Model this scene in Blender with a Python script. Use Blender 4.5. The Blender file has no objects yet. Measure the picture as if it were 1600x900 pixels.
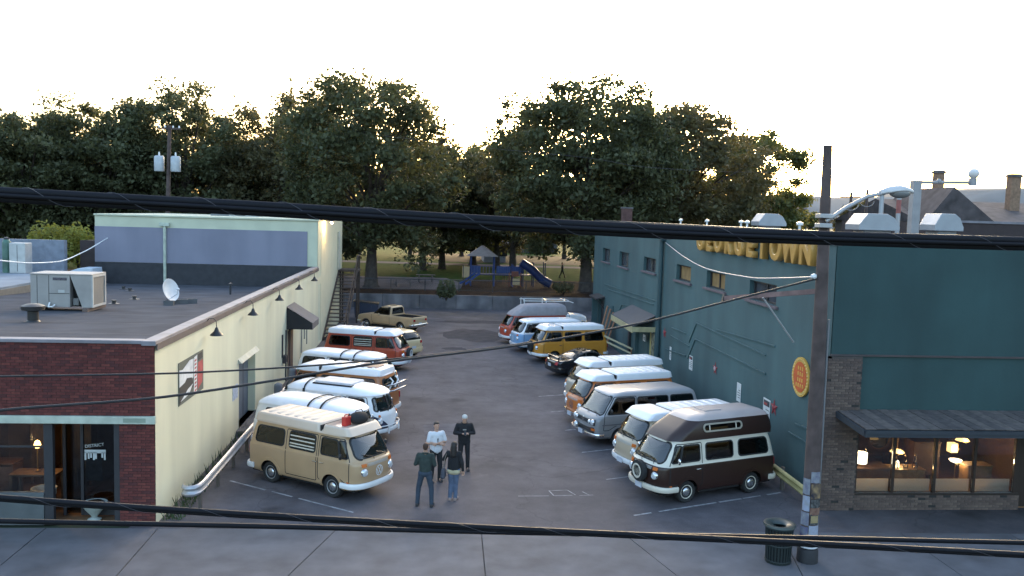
import bpy, bmesh, math, random
import numpy as np
from mathutils import Vector, Matrix
random.seed(7); RNG = np.random.default_rng(7)
scene = bpy.context.scene
col = scene.collection
# ------------------------------------------------------------------ camera, sky, sun, exposure
CAM_F, CAM_YAW, CAM_PITCH, CAM_ROLL, CAM_H = 1348.66, .0877672, .0849852, -.0286794, 8.148
def cam_axes():
    cy, sy, cp, sp = math.cos(CAM_YAW), math.sin(CAM_YAW), math.cos(CAM_PITCH), math.sin(CAM_PITCH)
    fwd = Vector((sy*cp, cy*cp, -sp)); right = Vector((cy, -sy, 0)); down = fwd.cross(right)
    r = right*math.cos(CAM_ROLL) + down*math.sin(CAM_ROLL)
    d = -right*math.sin(CAM_ROLL) + down*math.cos(CAM_ROLL)
    return r, d, fwd
AX = cam_axes(); CAM_C = Vector((0, 0, CAM_H))
def ray(x, y): return AX[0]*((x-800)/CAM_F) + AX[1]*((y-450)/CAM_F) + AX[2]
def on_ground(x, y, z=0.0):
    d = ray(x, y); return CAM_C + d*((z-CAM_H)/d.z)
def on_x(x, y, X):
    d = ray(x, y); return CAM_C + d*(X/d.x)
def on_y(x, y, Y):
    d = ray(x, y); return CAM_C + d*(Y/d.y)
cd = bpy.data.cameras.new('camera'); cam = bpy.data.objects.new('camera', cd); col.objects.link(cam)
cd.sensor_width = 36; cd.lens = CAM_F/1600*36; cd.clip_start = .05; cd.clip_end = 6000
m = Matrix((AX[0], -AX[1], -AX[2])).transposed().to_4x4(); m.translation = CAM_C
cam.matrix_world = m
scene.camera = cam
SUN_ELEV, SUN_AZ = math.radians(8), math.radians(16)      # azimuth from +Y towards +X: behind the trees
world = bpy.data.worlds.new('World'); scene.world = world; world.use_nodes = True
wn = world.node_tree; wn.nodes.clear()
sky = wn.nodes.new('ShaderNodeTexSky'); sky.sky_type = 'NISHITA'; sky.sun_disc = False
sky.sun_elevation = SUN_ELEV; sky.sun_rotation = SUN_AZ; sky.air_density = 1.0; sky.dust_density = 5.0; sky.ozone_density = 1.5
bgn = wn.nodes.new('ShaderNodeBackground'); bgn.inputs['Strength'].default_value = .15
wo = wn.nodes.new('ShaderNodeOutputWorld')
wn.links.new(sky.outputs['Color'], bgn.inputs['Color']); wn.links.new(bgn.outputs[0], wo.inputs['Surface'])
sl = bpy.data.lights.new('sun', 'SUN'); sl.energy = .3; sl.angle = math.radians(10); sl.color = (1, .82, .62)
so = bpy.data.objects.new('sun', sl); col.objects.link(so)
sdir = Vector((math.sin(SUN_AZ)*math.cos(SUN_ELEV), math.cos(SUN_AZ)*math.cos(SUN_ELEV), math.sin(SUN_ELEV)))
so.rotation_euler = sdir.to_track_quat('Z', 'Y').to_euler(); so.location = (0, 0, 60)
scene.view_settings.view_transform = 'Standard'; scene.view_settings.look = 'None'
scene.view_settings.gamma = 1; scene.view_settings.use_curve_mapping = False
scene.view_settings.exposure = 3.02
scene.cycles.use_denoising = True
scene.cycles.max_bounces = 6; scene.cycles.diffuse_bounces = 3; scene.cycles.glossy_bounces = 3
scene.cycles.transparent_max_bounces = 24; scene.cycles.sample_clamp_indirect = 6
# ------------------------------------------------------------------ materials
MATS = {}
def mat(name, c, rough=.6, metal=0., var=.12, scale=3., bump=0., bscale=40., spec=.5, emit=0., coat=0., c2=None, streak=0., sdir=2):
    if name in MATS: return MATS[name]
    m = bpy.data.materials.new(name); MATS[name] = m; m.use_nodes = True
    nt = m.node_tree; n = nt.nodes; L = nt.links
    b = n['Principled BSDF']; b.inputs['Roughness'].default_value = rough; b.inputs['Metallic'].default_value = metal
    b.inputs['Specular IOR Level'].default_value = spec; b.inputs['Coat Weight'].default_value = coat
    tc = n.new('ShaderNodeTexCoord')
    if var > 0:
        nz = n.new('ShaderNodeTexNoise'); nz.inputs['Scale'].default_value = scale; nz.inputs['Detail'].default_value = 6
        L.new(tc.outputs['Object'], nz.inputs['Vector'])
        rp = n.new('ShaderNodeValToRGB'); e = rp.color_ramp.elements
        e[0].position = .3; e[1].position = .72
        c2_ = c2 or [min(1, x*(1+var)) for x in c]
        e[0].color = [x*(1-var) for x in c] + [1]; e[1].color = list(c2_) + [1]
        L.new(nz.outputs['Fac'], rp.inputs['Fac']); L.new(rp.outputs['Color'], b.inputs['Base Color'])
    else:
        b.inputs['Base Color'].default_value = list(c) + [1]
    if streak > 0:                                   # run-off streaks: noise drawn out along one axis
        mp = n.new('ShaderNodeMapping'); sc_ = [.75, .75, .75]; sc_[sdir] = .10; mp.inputs['Scale'].default_value = sc_; L.new(tc.outputs['Object'], mp.inputs['Vector'])
        n3 = n.new('ShaderNodeTexNoise'); n3.inputs['Scale'].default_value = 1.; n3.inputs['Detail'].default_value = 3; n3.inputs['Roughness'].default_value = .5; L.new(mp.outputs[0], n3.inputs['Vector'])
        r3 = n.new('ShaderNodeValToRGB'); r3.color_ramp.elements[0].position = .38; r3.color_ramp.elements[1].position = .62
        r3.color_ramp.elements[0].color = (1-streak, 1-streak, 1-streak*.9, 1); r3.color_ramp.elements[1].color = (1+streak*.25, 1+streak*.25, 1+streak*.25, 1); L.new(n3.outputs['Fac'], r3.inputs['Fac'])
        mx = n.new('ShaderNodeMix'); mx.data_type = 'RGBA'; mx.blend_type = 'MULTIPLY'; mx.inputs[0].default_value = 1
        L.new(rp.outputs['Color'], mx.inputs[6]); L.new(r3.outputs['Color'], mx.inputs[7]); L.new(mx.outputs[2], b.inputs['Base Color'])
    if bump > 0:
        n2 = n.new('ShaderNodeTexNoise'); n2.inputs['Scale'].default_value = bscale; n2.inputs['Detail'].default_value = 4
        L.new(tc.outputs['Object'], n2.inputs['Vector'])
        bp = n.new('ShaderNodeBump'); bp.inputs['Strength'].default_value = bump; bp.inputs['Distance'].default_value = .02
        L.new(n2.outputs['Fac'], bp.inputs['Height']); L.new(bp.outputs['Normal'], b.inputs['Normal'])
    if emit > 0:
        b.inputs['Emission Color'].default_value = list(c) + [1]; b.inputs['Emission Strength'].default_value = emit
    return m
def glass(name, tint=(.35, .4, .42), rough=.02, refl=1.0, ior=1.55):
    if name in MATS: return MATS[name]
    m = bpy.data.materials.new(name); MATS[name] = m; m.use_nodes = True
    nt = m.node_tree; n = nt.nodes; L = nt.links; n.clear()
    o = n.new('ShaderNodeOutputMaterial'); t = n.new('ShaderNodeBsdfTransparent'); g = n.new('ShaderNodeBsdfGlossy')
    t.inputs['Color'].default_value = list(tint) + [1]; g.inputs['Roughness'].default_value = rough
    g.inputs['Color'].default_value = (refl, refl, refl, 1)
    f = n.new('ShaderNodeFresnel'); f.inputs['IOR'].default_value = ior
    mx = n.new('ShaderNodeMixShader')
    L.new(f.outputs[0], mx.inputs[0]); L.new(t.outputs[0], mx.inputs[1]); L.new(g.outputs[0], mx.inputs[2]); L.new(mx.outputs[0], o.inputs['Surface'])
    return m
def paint(name, c, rough=.32, coat=.3, var=.06): return mat('paint_' + name, c, rough=rough, var=var, scale=1.7, coat=coat, bump=.02, bscale=6)
# ------------------------------------------------------------------ objects
def link(o, parent=None):
    col.objects.link(o)
    if parent: o.parent = parent
    return o
def tag(o, label=None, cat=None, group=None, kind=None):
    if label: o['label'] = label
    if cat: o['category'] = cat
    if group: o['group'] = group
    if kind: o['kind'] = kind
    return o
def thing(name, label, cat, loc=(0, 0, 0), rz=0., group=None):
    o = bpy.data.objects.new(name, None); o.empty_display_size = .2
    link(o); o.location = loc; o.rotation_euler = (0, 0, rz)
    return tag(o, label, cat, group)
class MB:
    def __init__(s): s.v = []; s.f = []; s.mi = []; s.smooth = False
    def add(s, vs, fs, mi=0):
        k = len(s.v); s.v += [tuple(v) for v in vs]; s.f += [tuple(i+k for i in f) for f in fs]; s.mi += [mi]*len(fs); return s
    def box(s, c, d, rz=0., mi=0, rot=None):
        hx, hy, hz = d[0]/2, d[1]/2, d[2]/2
        M = rot if rot is not None else Matrix.Rotation(rz, 3, 'Z')
        vs = [Vector(c) + M @ Vector((x, y, z)) for z in (-hz, hz) for x, y in ((-hx, -hy), (hx, -hy), (hx, hy), (-hx, hy))]
        return s.add(vs, [(3, 2, 1, 0), (4, 5, 6, 7), (0, 1, 5, 4), (1, 2, 6, 5), (2, 3, 7, 6), (3, 0, 4, 7)], mi)
    def span(s, a, b, mi=0):
        c = [(a[i]+b[i])/2 for i in range(3)]; d = [abs(b[i]-a[i]) for i in range(3)]; return s.box(c, d, mi=mi)
    def bar(s, p, q, w, h=None, mi=0, up=(0, 0, 1)):
        p, q = Vector(p), Vector(q); d = q-p; L_ = d.length; h = h or w
        x = d.normalized(); u = Vector(up)
        if abs(x.dot(u)) > .98: u = Vector((1, 0, 0))
        y = u.cross(x).normalized(); z = x.cross(y)
        return s.box((p+q)/2, (L_, w, h), rot=Matrix((x, y, z)).transposed(), mi=mi)
    def tube(s, pts, r, n=8, mi=0, cap=True, r2=None):
        pts = [Vector(p) for p in pts]; N = len(pts); vs = []; prev = None
        for i, p in enumerate(pts):
            d = (pts[min(i+1, N-1)] - pts[max(i-1, 0)]).normalized()
            if prev is None:
                a = Vector((0, 0, 1)) if abs(d.z) < .95 else Vector((1, 0, 0)); u = d.cross(a).normalized()
            else: u = (prev - d*prev.dot(d)).normalized()
            prev = u; w = d.cross(u)
            rr = r[i] if isinstance(r, (list, tuple)) else (r if r2 is None else r+(r2-r)*i/(N-1))
            vs += [p + (u*math.cos(t) + w*math.sin(t))*rr for t in (2*math.pi*k/n for k in range(n))]
        fs = [(i*n+k, i*n+(k+1) % n, (i+1)*n+(k+1) % n, (i+1)*n+k) for i in range(N-1) for k in range(n)]
        if cap: fs += [tuple(range(n-1, -1, -1)), tuple((N-1)*n+k for k in range(n))]
        return s.add(vs, fs, mi)
    def lathe(s, prof, n=20, c=(0, 0, 0), axis=(0, 0, 1), mi=0, cap=True):
        # prof: (radius, height) along axis
        a = Vector(axis).normalized(); u = a.orthogonal().normalized(); w = a.cross(u); c = Vector(c)
        vs = [c + a*h + (u*math.cos(t) + w*math.sin(t))*r for r, h in prof for t in (2*math.pi*k/n for k in range(n))]
        fs = [(i*n+k, i*n+(k+1) % n, (i+1)*n+(k+1) % n, (i+1)*n+k) for i in range(len(prof)-1) for k in range(n)]
        if cap:
            if prof[0][0] > 1e-4: fs.append(tuple(range(n-1, -1, -1)))
            if prof[-1][0] > 1e-4: fs.append(tuple((len(prof)-1)*n+k for k in range(n)))
        return s.add(vs, fs, mi)
    def prism(s, poly, vec, mi=0):
        # poly: list of 3D points (planar), extruded by vec
        n = len(poly); p = [Vector(q) for q in poly]; v = Vector(vec)
        return s.add(p + [q+v for q in p], [tuple(range(n-1, -1, -1)), tuple(range(n, 2*n))] + [(i, (i+1) % n, n+(i+1) % n, n+i) for i in range(n)], mi)
    def ball(s, c, r, n=10, m=7, mi=0, M=None):
        r = (r, r, r) if not isinstance(r, (tuple, list)) else r
        vs = []
        for i in range(m+1):
            t = math.pi*i/m
            for k in range(n):
                a = 2*math.pi*k/n; q = Vector((math.sin(t)*math.cos(a)*r[0], math.sin(t)*math.sin(a)*r[1], math.cos(t)*r[2]))
                vs.append(Vector(c) + (M @ q if M else q))
        return s.add(vs, [(i*n+k, (i+1)*n+k, (i+1)*n+(k+1) % n, i*n+(k+1) % n) for i in range(m) for k in range(n)], mi)
    def mesh(s, name, mats, smooth=False, bevel=0., merge=False):
        me = bpy.data.meshes.new(name); me.from_pydata([tuple(v) for v in s.v], [], s.f)
        for mm in (mats if isinstance(mats, (list, tuple)) else [mats]): me.materials.append(mm)
        if any(s.mi): me.polygons.foreach_set('material_index', s.mi)
        bm = bmesh.new(); bm.from_mesh(me)
        if merge: bmesh.ops.remove_doubles(bm, verts=bm.verts, dist=1e-5)
        bmesh.ops.recalc_face_normals(bm, faces=bm.faces)
        if bevel > 0:
            ed = [e for e in bm.edges if len(e.link_faces) == 2 and e.calc_face_angle(0) > .5]
            bmesh.ops.bevel(bm, geom=ed, offset=bevel, segments=2, affect='EDGES', profile=.6, clamp_overlap=True)
        bm.to_mesh(me); bm.free()
        if smooth: shade(me, 40 if smooth is True else smooth)
        return me
    def build(s, name, mats, parent=None, smooth=False, bevel=0., merge=False, loc=None):
        o = bpy.data.objects.new(name, s.mesh(name, mats, smooth, bevel, merge)); link(o, parent)
        if loc is not None: o.location = loc
        return o
def shade(me, deg=40):
    me.polygons.foreach_set('use_smooth', [True]*len(me.polygons))
    try: me.set_sharp_from_angle(angle=math.radians(deg))
    except Exception: pass
def copy_tree(o, parent=None):
    c = o.copy(); col.objects.link(c)
    if parent:
        c.parent = parent
    for ch in list(o.children): copy_tree(ch, c)
    return c
def text_mesh(name, body, size, m, extrude=.0, bold=0., align='CENTER', spacing=1.0):
    cu = bpy.data.curves.new(name, 'FONT'); cu.body = body; cu.size = size; cu.extrude = extrude; cu.offset = bold
    cu.align_x = align; cu.align_y = 'CENTER'; cu.space_character = spacing; cu.resolution_u = 3
    if extrude > .02: cu.bevel_depth = extrude*.3; cu.bevel_resolution = 1
    t = bpy.data.objects.new(name, cu); col.objects.link(t)
    bpy.context.view_layer.update()
    me = bpy.data.meshes.new_from_object(t.evaluated_get(bpy.context.evaluated_depsgraph_get()))
    bpy.data.objects.remove(t); bpy.data.curves.remove(cu)
    me.name = name; me.materials.clear(); me.materials.append(m)
    return me
def rrect(x0, x1, y0, y1, r, n=5):
    rs = r if isinstance(r, (tuple, list)) else (r,)*4   # corners: (x1,y1),(x0,y1),(x0,y0),(x1,y0)
    pts = []
    for (cx, cy, a0), rr in zip(((x1, y1, 0), (x0, y1, 90), (x0, y0, 180), (x1, y0, 270)), rs):
        ox = cx - rr*(1 if cx == x1 else -1); oy = cy - rr*(1 if cy == y1 else -1)
        for k in range(n+1):
            t = math.radians(a0 + 90*k/n); pts.append((ox+rr*math.cos(t), oy+rr*math.sin(t)))
    return pts
def rpoly(pts, r, n=4):
    out = []; N = len(pts)
    for i in range(N):
        a, b, c_ = (np.array(pts[(i+k) % N], float) for k in (-1, 0, 1))
        u = (a-b)/np.linalg.norm(a-b); v = (c_-b)/np.linalg.norm(c_-b)
        rr = min(r, np.linalg.norm(a-b)*.45, np.linalg.norm(c_-b)*.45)
        for k in range(n+1):
            t = k/n; out.append(tuple(b + u*rr*(1-t)**2 + v*rr*t**2))
    return out
def inside(poly, x, y):
    p = np.array(poly); x = np.asarray(x); y = np.asarray(y); res = np.zeros(x.shape, bool); j = len(p)-1
    for i in range(len(p)):
        xi, yi = p[i]; xj, yj = p[j]
        c_ = ((yi > y) != (yj > y)) & (x < (xj-xi)*(y-yi)/((yj-yi) or 1e-12) + xi); res ^= c_; j = i
    return res
def outset(poly, d):
    p = np.array(poly); n = len(p); out = []
    area = .5*np.sum(p[:, 0]*np.roll(p[:, 1], -1) - np.roll(p[:, 0], -1)*p[:, 1]); sg = 1 if area > 0 else -1
    keep = [i for i in range(n) if np.linalg.norm(p[i]-p[i-1]) > 1e-6]; p = p[keep]; n = len(p)
    for i in range(n):
        e1 = p[i]-p[i-1]; e2 = p[(i+1) % n]-p[i]
        n1 = np.array([e1[1], -e1[0]])/np.linalg.norm(e1); n2 = np.array([e2[1], -e2[0]])/np.linalg.norm(e2)
        b = n1+n2; b /= max(np.linalg.norm(b), 1e-6); k = d/max(.5, b@n1)
        out.append(tuple(p[i] + sg*b*k))
    return [tuple(q) for q in p], out
# ------------------------------------------------------------------ vehicle kit
def pchip(t, x, y):
    x = np.asarray(x, float); y = np.asarray(y, float); h = np.diff(x); d = np.diff(y)/h; m_ = np.zeros_like(y)
    m_[0] = d[0]; m_[-1] = d[-1]
    for i in range(1, len(y)-1):
        m_[i] = 0 if d[i-1]*d[i] <= 0 else 2*d[i-1]*d[i]/(d[i-1]+d[i])
    i = np.clip(np.searchsorted(x, t, side='right')-1, 0, len(x)-2); s = (t-x[i])/h[i]
    return (2*s**3-3*s**2+1)*y[i] + (s**3-2*s**2+s)*h[i]*m_[i] + (-2*s**3+3*s**2)*y[i+1] + (s**3-s**2)*h[i]*m_[i+1]
class Body:
    """a car body as stacked footprints: rows of (z, front x, rear x, half width, front depth, front power, rear depth, rear power)"""
    def __init__(s, rows, cell=.036, nf=18, nr=14):
        full = []; last = None
        for r in rows:
            r = tuple(r) + tuple(last[len(r):]) if len(r) < 8 else tuple(r)
            full.append(r); last = r
        R_ = np.array(full); u = [0.]
        for a, b in zip(R_[:-1], R_[1:]): u.append(u[-1] + max(abs(b[0]-a[0]), abs(b[3]-a[3]), .5*abs(b[1]-a[1]), .5*abs(b[2]-a[2]), .01))
        n = max(12, int(u[-1]/cell)); t = np.unique(np.concatenate([np.linspace(0, u[-1], n), u]))
        s.rows = np.array([pchip(t, u, R_[:, k]) for k in range(8)]).T
        s.rows[:, 0] = np.maximum.accumulate(s.rows[:, 0] + np.arange(len(t))*1e-6)
        s.z = s.rows[:, 0]; s.nf, s.nr = nf, nr
        s.ns = int((R_[2, 1]-R_[2, 2])/cell); s.grid()
    def at(s, z): return [np.interp(z, s.z, s.rows[:, k]) for k in range(8)]
    def side(s, x, z, sg=1):
        _, xf, xr, hw, Df, pf, Dr, pr = s.at(z)
        if x > xf-Df: t = min(1, (x-xf+Df)/Df); y = hw*max(0, 1-t**pf)**(1/pf)
        elif x < xr+Dr: t = min(1, (xr+Dr-x)/Dr); y = hw*max(0, 1-t**pr)**(1/pr)
        else: y = hw
        return Vector((x, sg*y, z))
    def front(s, y, z):
        _, xf, xr, hw, Df, pf, Dr, pr = s.at(z); t = min(1, abs(y)/hw)
        return Vector((xf-Df+Df*(1-t**pf)**(1/pf), y, z))
    def rear(s, y, z):
        _, xf, xr, hw, Df, pf, Dr, pr = s.at(z); t = min(1, abs(y)/hw)
        return Vector((xr+Dr-Dr*(1-t**pr)**(1/pr), y, z))
    def grid(s):
        V = []
        for (z, xf, xr, hw, Df, pf, Dr, pr) in s.rows:
            h = []
            for k in range(s.nf):
                t = math.pi/2*k/s.nf; h.append((xf-Df+Df*math.cos(t)**(2/pf), hw*math.sin(t)**(2/pf), z))
            for k in range(s.ns+1): h.append((xf-Df + (xr+Dr-xf+Df)*k/s.ns, hw, z))
            for k in range(1, s.nr+1):
                t = math.pi/2*k/s.nr; c_ = max(0, math.cos(t)); h.append((xr+Dr-Dr*math.sin(t)**(2/pr), hw*c_**(2/pr), z))
            V.append(h + [(x, -y, zz) for x, y, zz in h[-2:0:-1]])
        s.V = np.array(V)                                   # rows x loop x 3
        nr_, K, _ = s.V.shape; s.K = K
        i, k = np.meshgrid(np.arange(nr_-1), np.arange(K), indexing='ij')
        s.F = np.stack([i*K+k, i*K+(k+1) % K, (i+1)*K+(k+1) % K, (i+1)*K+k], -1).reshape(-1, 4)
        s.P = s.V.reshape(-1, 3); s.C = s.P[s.F].mean(1); s.alive = np.ones(len(s.F), bool)
        s.top = list(range((nr_-1)*K, nr_*K))
    def hole(s, kind, poly, sg=0):
        P = s.P; _, xf, xr, hw, Df, pf, Dr, pr = [np.interp(P[:, 2], s.z, s.rows[:, k]) for k in range(8)]
        if kind == 'side': a = inside(poly, P[:, 0], P[:, 2]) & (P[:, 1]*sg > .55*hw)
        elif kind == 'front': a = inside(poly, P[:, 1], P[:, 2]) & (P[:, 0] > xf-Df)
        else: a = inside(poly, P[:, 1], P[:, 2]) & (P[:, 0] < xr+Dr)
        s.alive &= ~a[s.F].any(1)
    def arch(s, x, z, r):
        P = s.P; a = ((P[:, 0]-x)**2 + (P[:, 2]-z)**2 < r*r) & (abs(P[:, 1]) > .5); s.alive &= ~a[s.F].any(1)
    def piece(s, mask, zsplit=None, cap=False):
        """faces of the mask as a mesh builder; material slot 1 above zsplit"""
        idx = np.where(mask & s.alive)[0]; used, inv = np.unique(s.F[idx], return_inverse=True)
        b = MB(); b.v = [tuple(p) for p in s.P[used]]; b.f = [tuple(q) for q in inv.reshape(-1, 4)]
        b.mi = [int(zsplit is not None and (zsplit(s.C[i]) if callable(zsplit) else s.C[i][2] > zsplit)) for i in idx]
        if cap: b.add([s.P[i] for i in s.top], [tuple(range(len(s.top)))])
        return b
def norm_at(f, a, b, e=.01):
    p = f(a, b); n = (f(a+e, b)-f(a-e, b)).cross(f(a, b+e)-f(a, b-e))
    if n.length < 1e-9: return Vector((1, 0, 0))
    n.normalize()
    if n.dot(Vector((p.x*.3, p.y, (p.z-1)*.4))) < 0: n = -n
    return n
def put(f, a, b, off): return f(a, b) + norm_at(f, a, b)*off
def patch(f, poly, off=.006, rings=4, mb=None, mi=0):
    mb = mb or MB(); c = np.mean(poly, 0); n = len(poly); vs = []
    for k in range(rings):
        t = 1-k/rings; vs += [put(f, *(c+(np.array(q)-c)*t), off) for q in poly]
    vs.append(put(f, *c, off))
    fs = [(k*n+i, k*n+(i+1) % n, (k+1)*n+(i+1) % n, (k+1)*n+i) for k in range(rings-1) for i in range(n)]
    fs += [((rings-1)*n+i, (rings-1)*n+(i+1) % n, rings*n) for i in range(n)]
    return mb.add(vs, fs, mi)
def seal(f, poly, w=.045, hi=.012, mb=None):
    mb = mb or MB(); p0, p1 = outset(poly, w*.55); _, p2 = outset(poly, w); n = len(p0)
    rings = [[put(f, *q, o_) for q in pp] for pp, o_ in ((p0, -.02), (p0, hi*.8), (p1, hi), (p2, -.004))]
    return mb.add(sum(rings, []), [(k*n+i, k*n+(i+1) % n, (k+1)*n+(i+1) % n, (k+1)*n+i) for k in range(3) for i in range(n)])
def strip(f, pts, w=.012, off=.003, mb=None, sub=.08):
    mb = mb or MB(); q = []
    for a, b in zip(pts[:-1], pts[1:]):
        n = max(1, int(math.dist(a, b)/sub)); q += [(a[0]+(b[0]-a[0])*k/n, a[1]+(b[1]-a[1])*k/n) for k in range(n)]
    q.append(pts[-1]); vs = []
    for i, p in enumerate(q):
        d = np.array(q[min(i+1, len(q)-1)]) - np.array(q[max(i-1, 0)]); d = d/max(np.linalg.norm(d), 1e-9); nn = np.array([-d[1], d[0]])*w/2
        vs += [put(f, p[0]+nn[0], p[1]+nn[1], off), put(f, p[0]-nn[0], p[1]-nn[1], off)]
    return mb.add(vs, [(2*i, 2*i+1, 2*i+3, 2*i+2) for i in range(len(q)-1)])
def solid_strip(f, pts, w, off, th, mb=None, sub=.08):
    """a raised bar that follows the body surface"""
    mb = mb or MB(); q = []
    for a, b in zip(pts[:-1], pts[1:]):
        n = max(1, int(math.dist(a, b)/sub)); q += [(a[0]+(b[0]-a[0])*k/n, a[1]+(b[1]-a[1])*k/n) for k in range(n)]
    q.append(pts[-1]); vs = []
    for i, p in enumerate(q):
        d = np.array(q[min(i+1, len(q)-1)]) - np.array(q[max(i-1, 0)]); d = d/max(np.linalg.norm(d), 1e-9); nn = np.array([-d[1], d[0]])*w/2
        A, B_ = (p[0]+nn[0], p[1]+nn[1]), (p[0]-nn[0], p[1]-nn[1])
        vs += [put(f, *A, off), put(f, *A, off+th), put(f, *B_, off+th), put(f, *B_, off)]
    n = len(q); fs = [(4*i+k, 4*i+(k+1) % 4, 4*i+4+(k+1) % 4, 4*i+4+k) for i in range(n-1) for k in range(4)]
    return mb.add(vs, fs + [(0, 1, 2, 3), (4*n-1, 4*n-2, 4*n-3, 4*n-4)])
MESHES = {}
def shared(name, key, make, mats, parent):
    mats = list(mats) if isinstance(mats, (list, tuple)) else [mats]
    if key not in MESHES: MESHES[key] = make(mats)
    o = bpy.data.objects.new(name, MESHES[key]); link(o, parent)
    for sl_, mm in zip(o.material_slots, mats):
        if sl_.material != mm: sl_.link = 'OBJECT'; sl_.material = mm
    return o
RUBBER = mat('rubber', (.018, .018, .019), .75); TYRE = mat('tyre', (.02, .02, .021), .85, bump=.3, bscale=60)
CHROME = mat('chrome', (.72, .72, .74), .18, 1., var=.05); WHITE_P = paint('white', (.74, .74, .75)); DARK = mat('dark_underside', (.012, .012, .013), .9)
BLACKPL = mat('black_plastic', (.02, .02, .022), .45); LENS = mat('headlamp_glass', (.72, .74, .76), .08, .35, var=.05)
AMBER = mat('amber_lens', (.55, .13, .02), .2); REDL = mat('red_lens', (.35, .01, .015), .2); SEATM = mat('seat_cloth', (.09, .07, .05), .9)
GLASS = glass('car_glass', (.50, .54, .54), ior=2.0); GLASSD = glass('car_glass_dark', (.22, .25, .26)); PLATE = mat('number_plate', (.62, .63, .66), .4, c2=(.45, .48, .58), scale=26)
CREAM = paint('cream_trim', (.62, .57, .48)); SILVER = mat('hubcap_silver', (.6, .6, .62), .25, .9, var=.05)
def wheel(parent, x, y, r=.32, w=.19, rim='hub', rimmat=None, name='wheel'):
    sg = 1 if y > 0 else -1
    e = bpy.data.objects.new(name, None); link(e, parent); e.location = (x, y, r); e.rotation_euler = (0, 0, 0 if sg > 0 else math.pi)
    shared('tyre', ('tyre', r, w), lambda m_: MB().lathe([(r*.62, -w/2), (r*.93, -w/2), (r, -w*.36), (r, w*.36), (r*.93, w/2), (r*.66, w/2), (r*.60, w*.42)], 28, axis=(0, 1, 0)).mesh('tyre', m_, 50), TYRE, e)
    shared('rim', ('rim', r, w, rim), lambda m_: MB().lathe([(r*.66, w*.30), (r*.64, w*.47), (r*.58, w*.47), (r*.52, w*.30), (r*.34, w*.33), (r*.30, w*.42), (.001, w*.42)], 24, axis=(0, 1, 0)).mesh('rim', m_, 50), rimmat or mat('steel_rim', (.36, .36, .37), .4, .5), e)
    shared('hubcap', ('cap', r, w), lambda m_: MB().lathe([(r*.40, w*.36), (r*.38, w*.46), (r*.25, w*.56), (.001, w*.60)], 20, axis=(0, 1, 0)).mesh('hubcap', m_, 60), SILVER, e)
    if e.rotation_euler[2] == 0: pass
    return e
def headlamp(parent, f, y, z, r=.1, off=.0, name='headlight', mt=None, key=None):
    p = put(f, y, z, off); n = norm_at(f, y, z); n = (n + Vector((1.6, 0, 0))).normalized() if n.x > 0 else n
    o = MB().lathe([(r*1.18, -.05), (r*1.2, .012), (r*1.06, .028), (r, .02)], 20, c=p, axis=n, cap=False).build(name, CHROME, parent, 50)
    MB().lathe([(r, .015), (r*.86, .035), (r*.5, .05), (.001, .056)], 20, c=p, axis=n).build('lens', mt or LENS, o, 60)
    return o
def bumper(parent, B_, z, off=.1, h=.13, mt=None, wrap=.35, back=False, name='bumper', key=None, th=.05):
    def mk(m_):
        _, xf, xr, hw, Df, pf, Dr, pr = B_.at(max(z, B_.z[2])); pts = []
        N = 17
        for i in range(-N, N+1):
            t = i/N*math.pi/2*.93
            if not back: x = xf-Df+Df*math.cos(t)**(2/pf); y = hw*abs(math.sin(t))**(2/pf)*(1 if t > 0 else -1)
            else: x = xr+Dr-Dr*math.cos(t)**(2/pr); y = hw*abs(math.sin(t))**(2/pr)*(1 if t > 0 else -1)
            pts.append((x, y))
        s_ = -1 if back else 1
        if wrap: pts = [(pts[0][0]-s_*wrap, pts[0][1])] + pts + [(pts[-1][0]-s_*wrap, pts[-1][1])]
        b = MB(); vs = []
        prof = [(off-th, -h/2), (off, -h/2), (off+th*.35, -h*.2), (off+th*.35, h*.2), (off, h/2), (off-th, h/2)]
        for i, p in enumerate(pts):
            a = pts[max(i-1, 0)]; c = pts[min(i+1, len(pts)-1)]; d = (c[0]-a[0], c[1]-a[1]); L_ = math.hypot(*d) or 1
            nx, ny = (d[1]/L_, -d[0]/L_)
            if nx*p[0]*.3 + ny*p[1] < 0 or (abs(ny) < .3 and nx*s_ < 0): nx, ny = -nx, -ny
            vs += [(p[0]+nx*o_, p[1]+ny*o_, z+dz) for o_, dz in prof]
        n = len(prof); fs = [(i*n+k, i*n+(k+1) % n, (i+1)*n+(k+1) % n, (i+1)*n+k) for i in range(len(pts)-1) for k in range(n)]
        return b.add(vs, fs + [tuple(range(n)), tuple(range((len(pts)-1)*n, len(pts)*n))]).mesh(name, m_, 45)
    return shared(name, ('bumper', id(B_), z, back, key), mk, mt or WHITE_P, parent)
def plate_at(parent, p, rz=0, name='number_plate'):
    return MB().box((0, 0, 0), (.015, .31, .155)).build(name, PLATE, parent, bevel=.004, loc=p)
def emblem(parent, f, z, r, mt, key):
    def mk(m_):
        b = MB(); ring = [(r*math.cos(t), z+r*math.sin(t)) for t in (2*math.pi*k/24 for k in range(25))]
        strip(f, ring, r*.16, .012, b, .02)
        for pts in ([(-.42, .78), (0, .05), (.42, .78)], [(-.82, .45), (-.38, -.72), (0, -.02), (.38, -.72), (.82, .45)]):
            strip(f, [(a*r, z+c*r) for a, c in pts], r*.17, .012, b, .02)
        return b.mesh('emblem', m_)
    return shared('emblem', ('emblem', key), mk, mt, parent)
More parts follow.
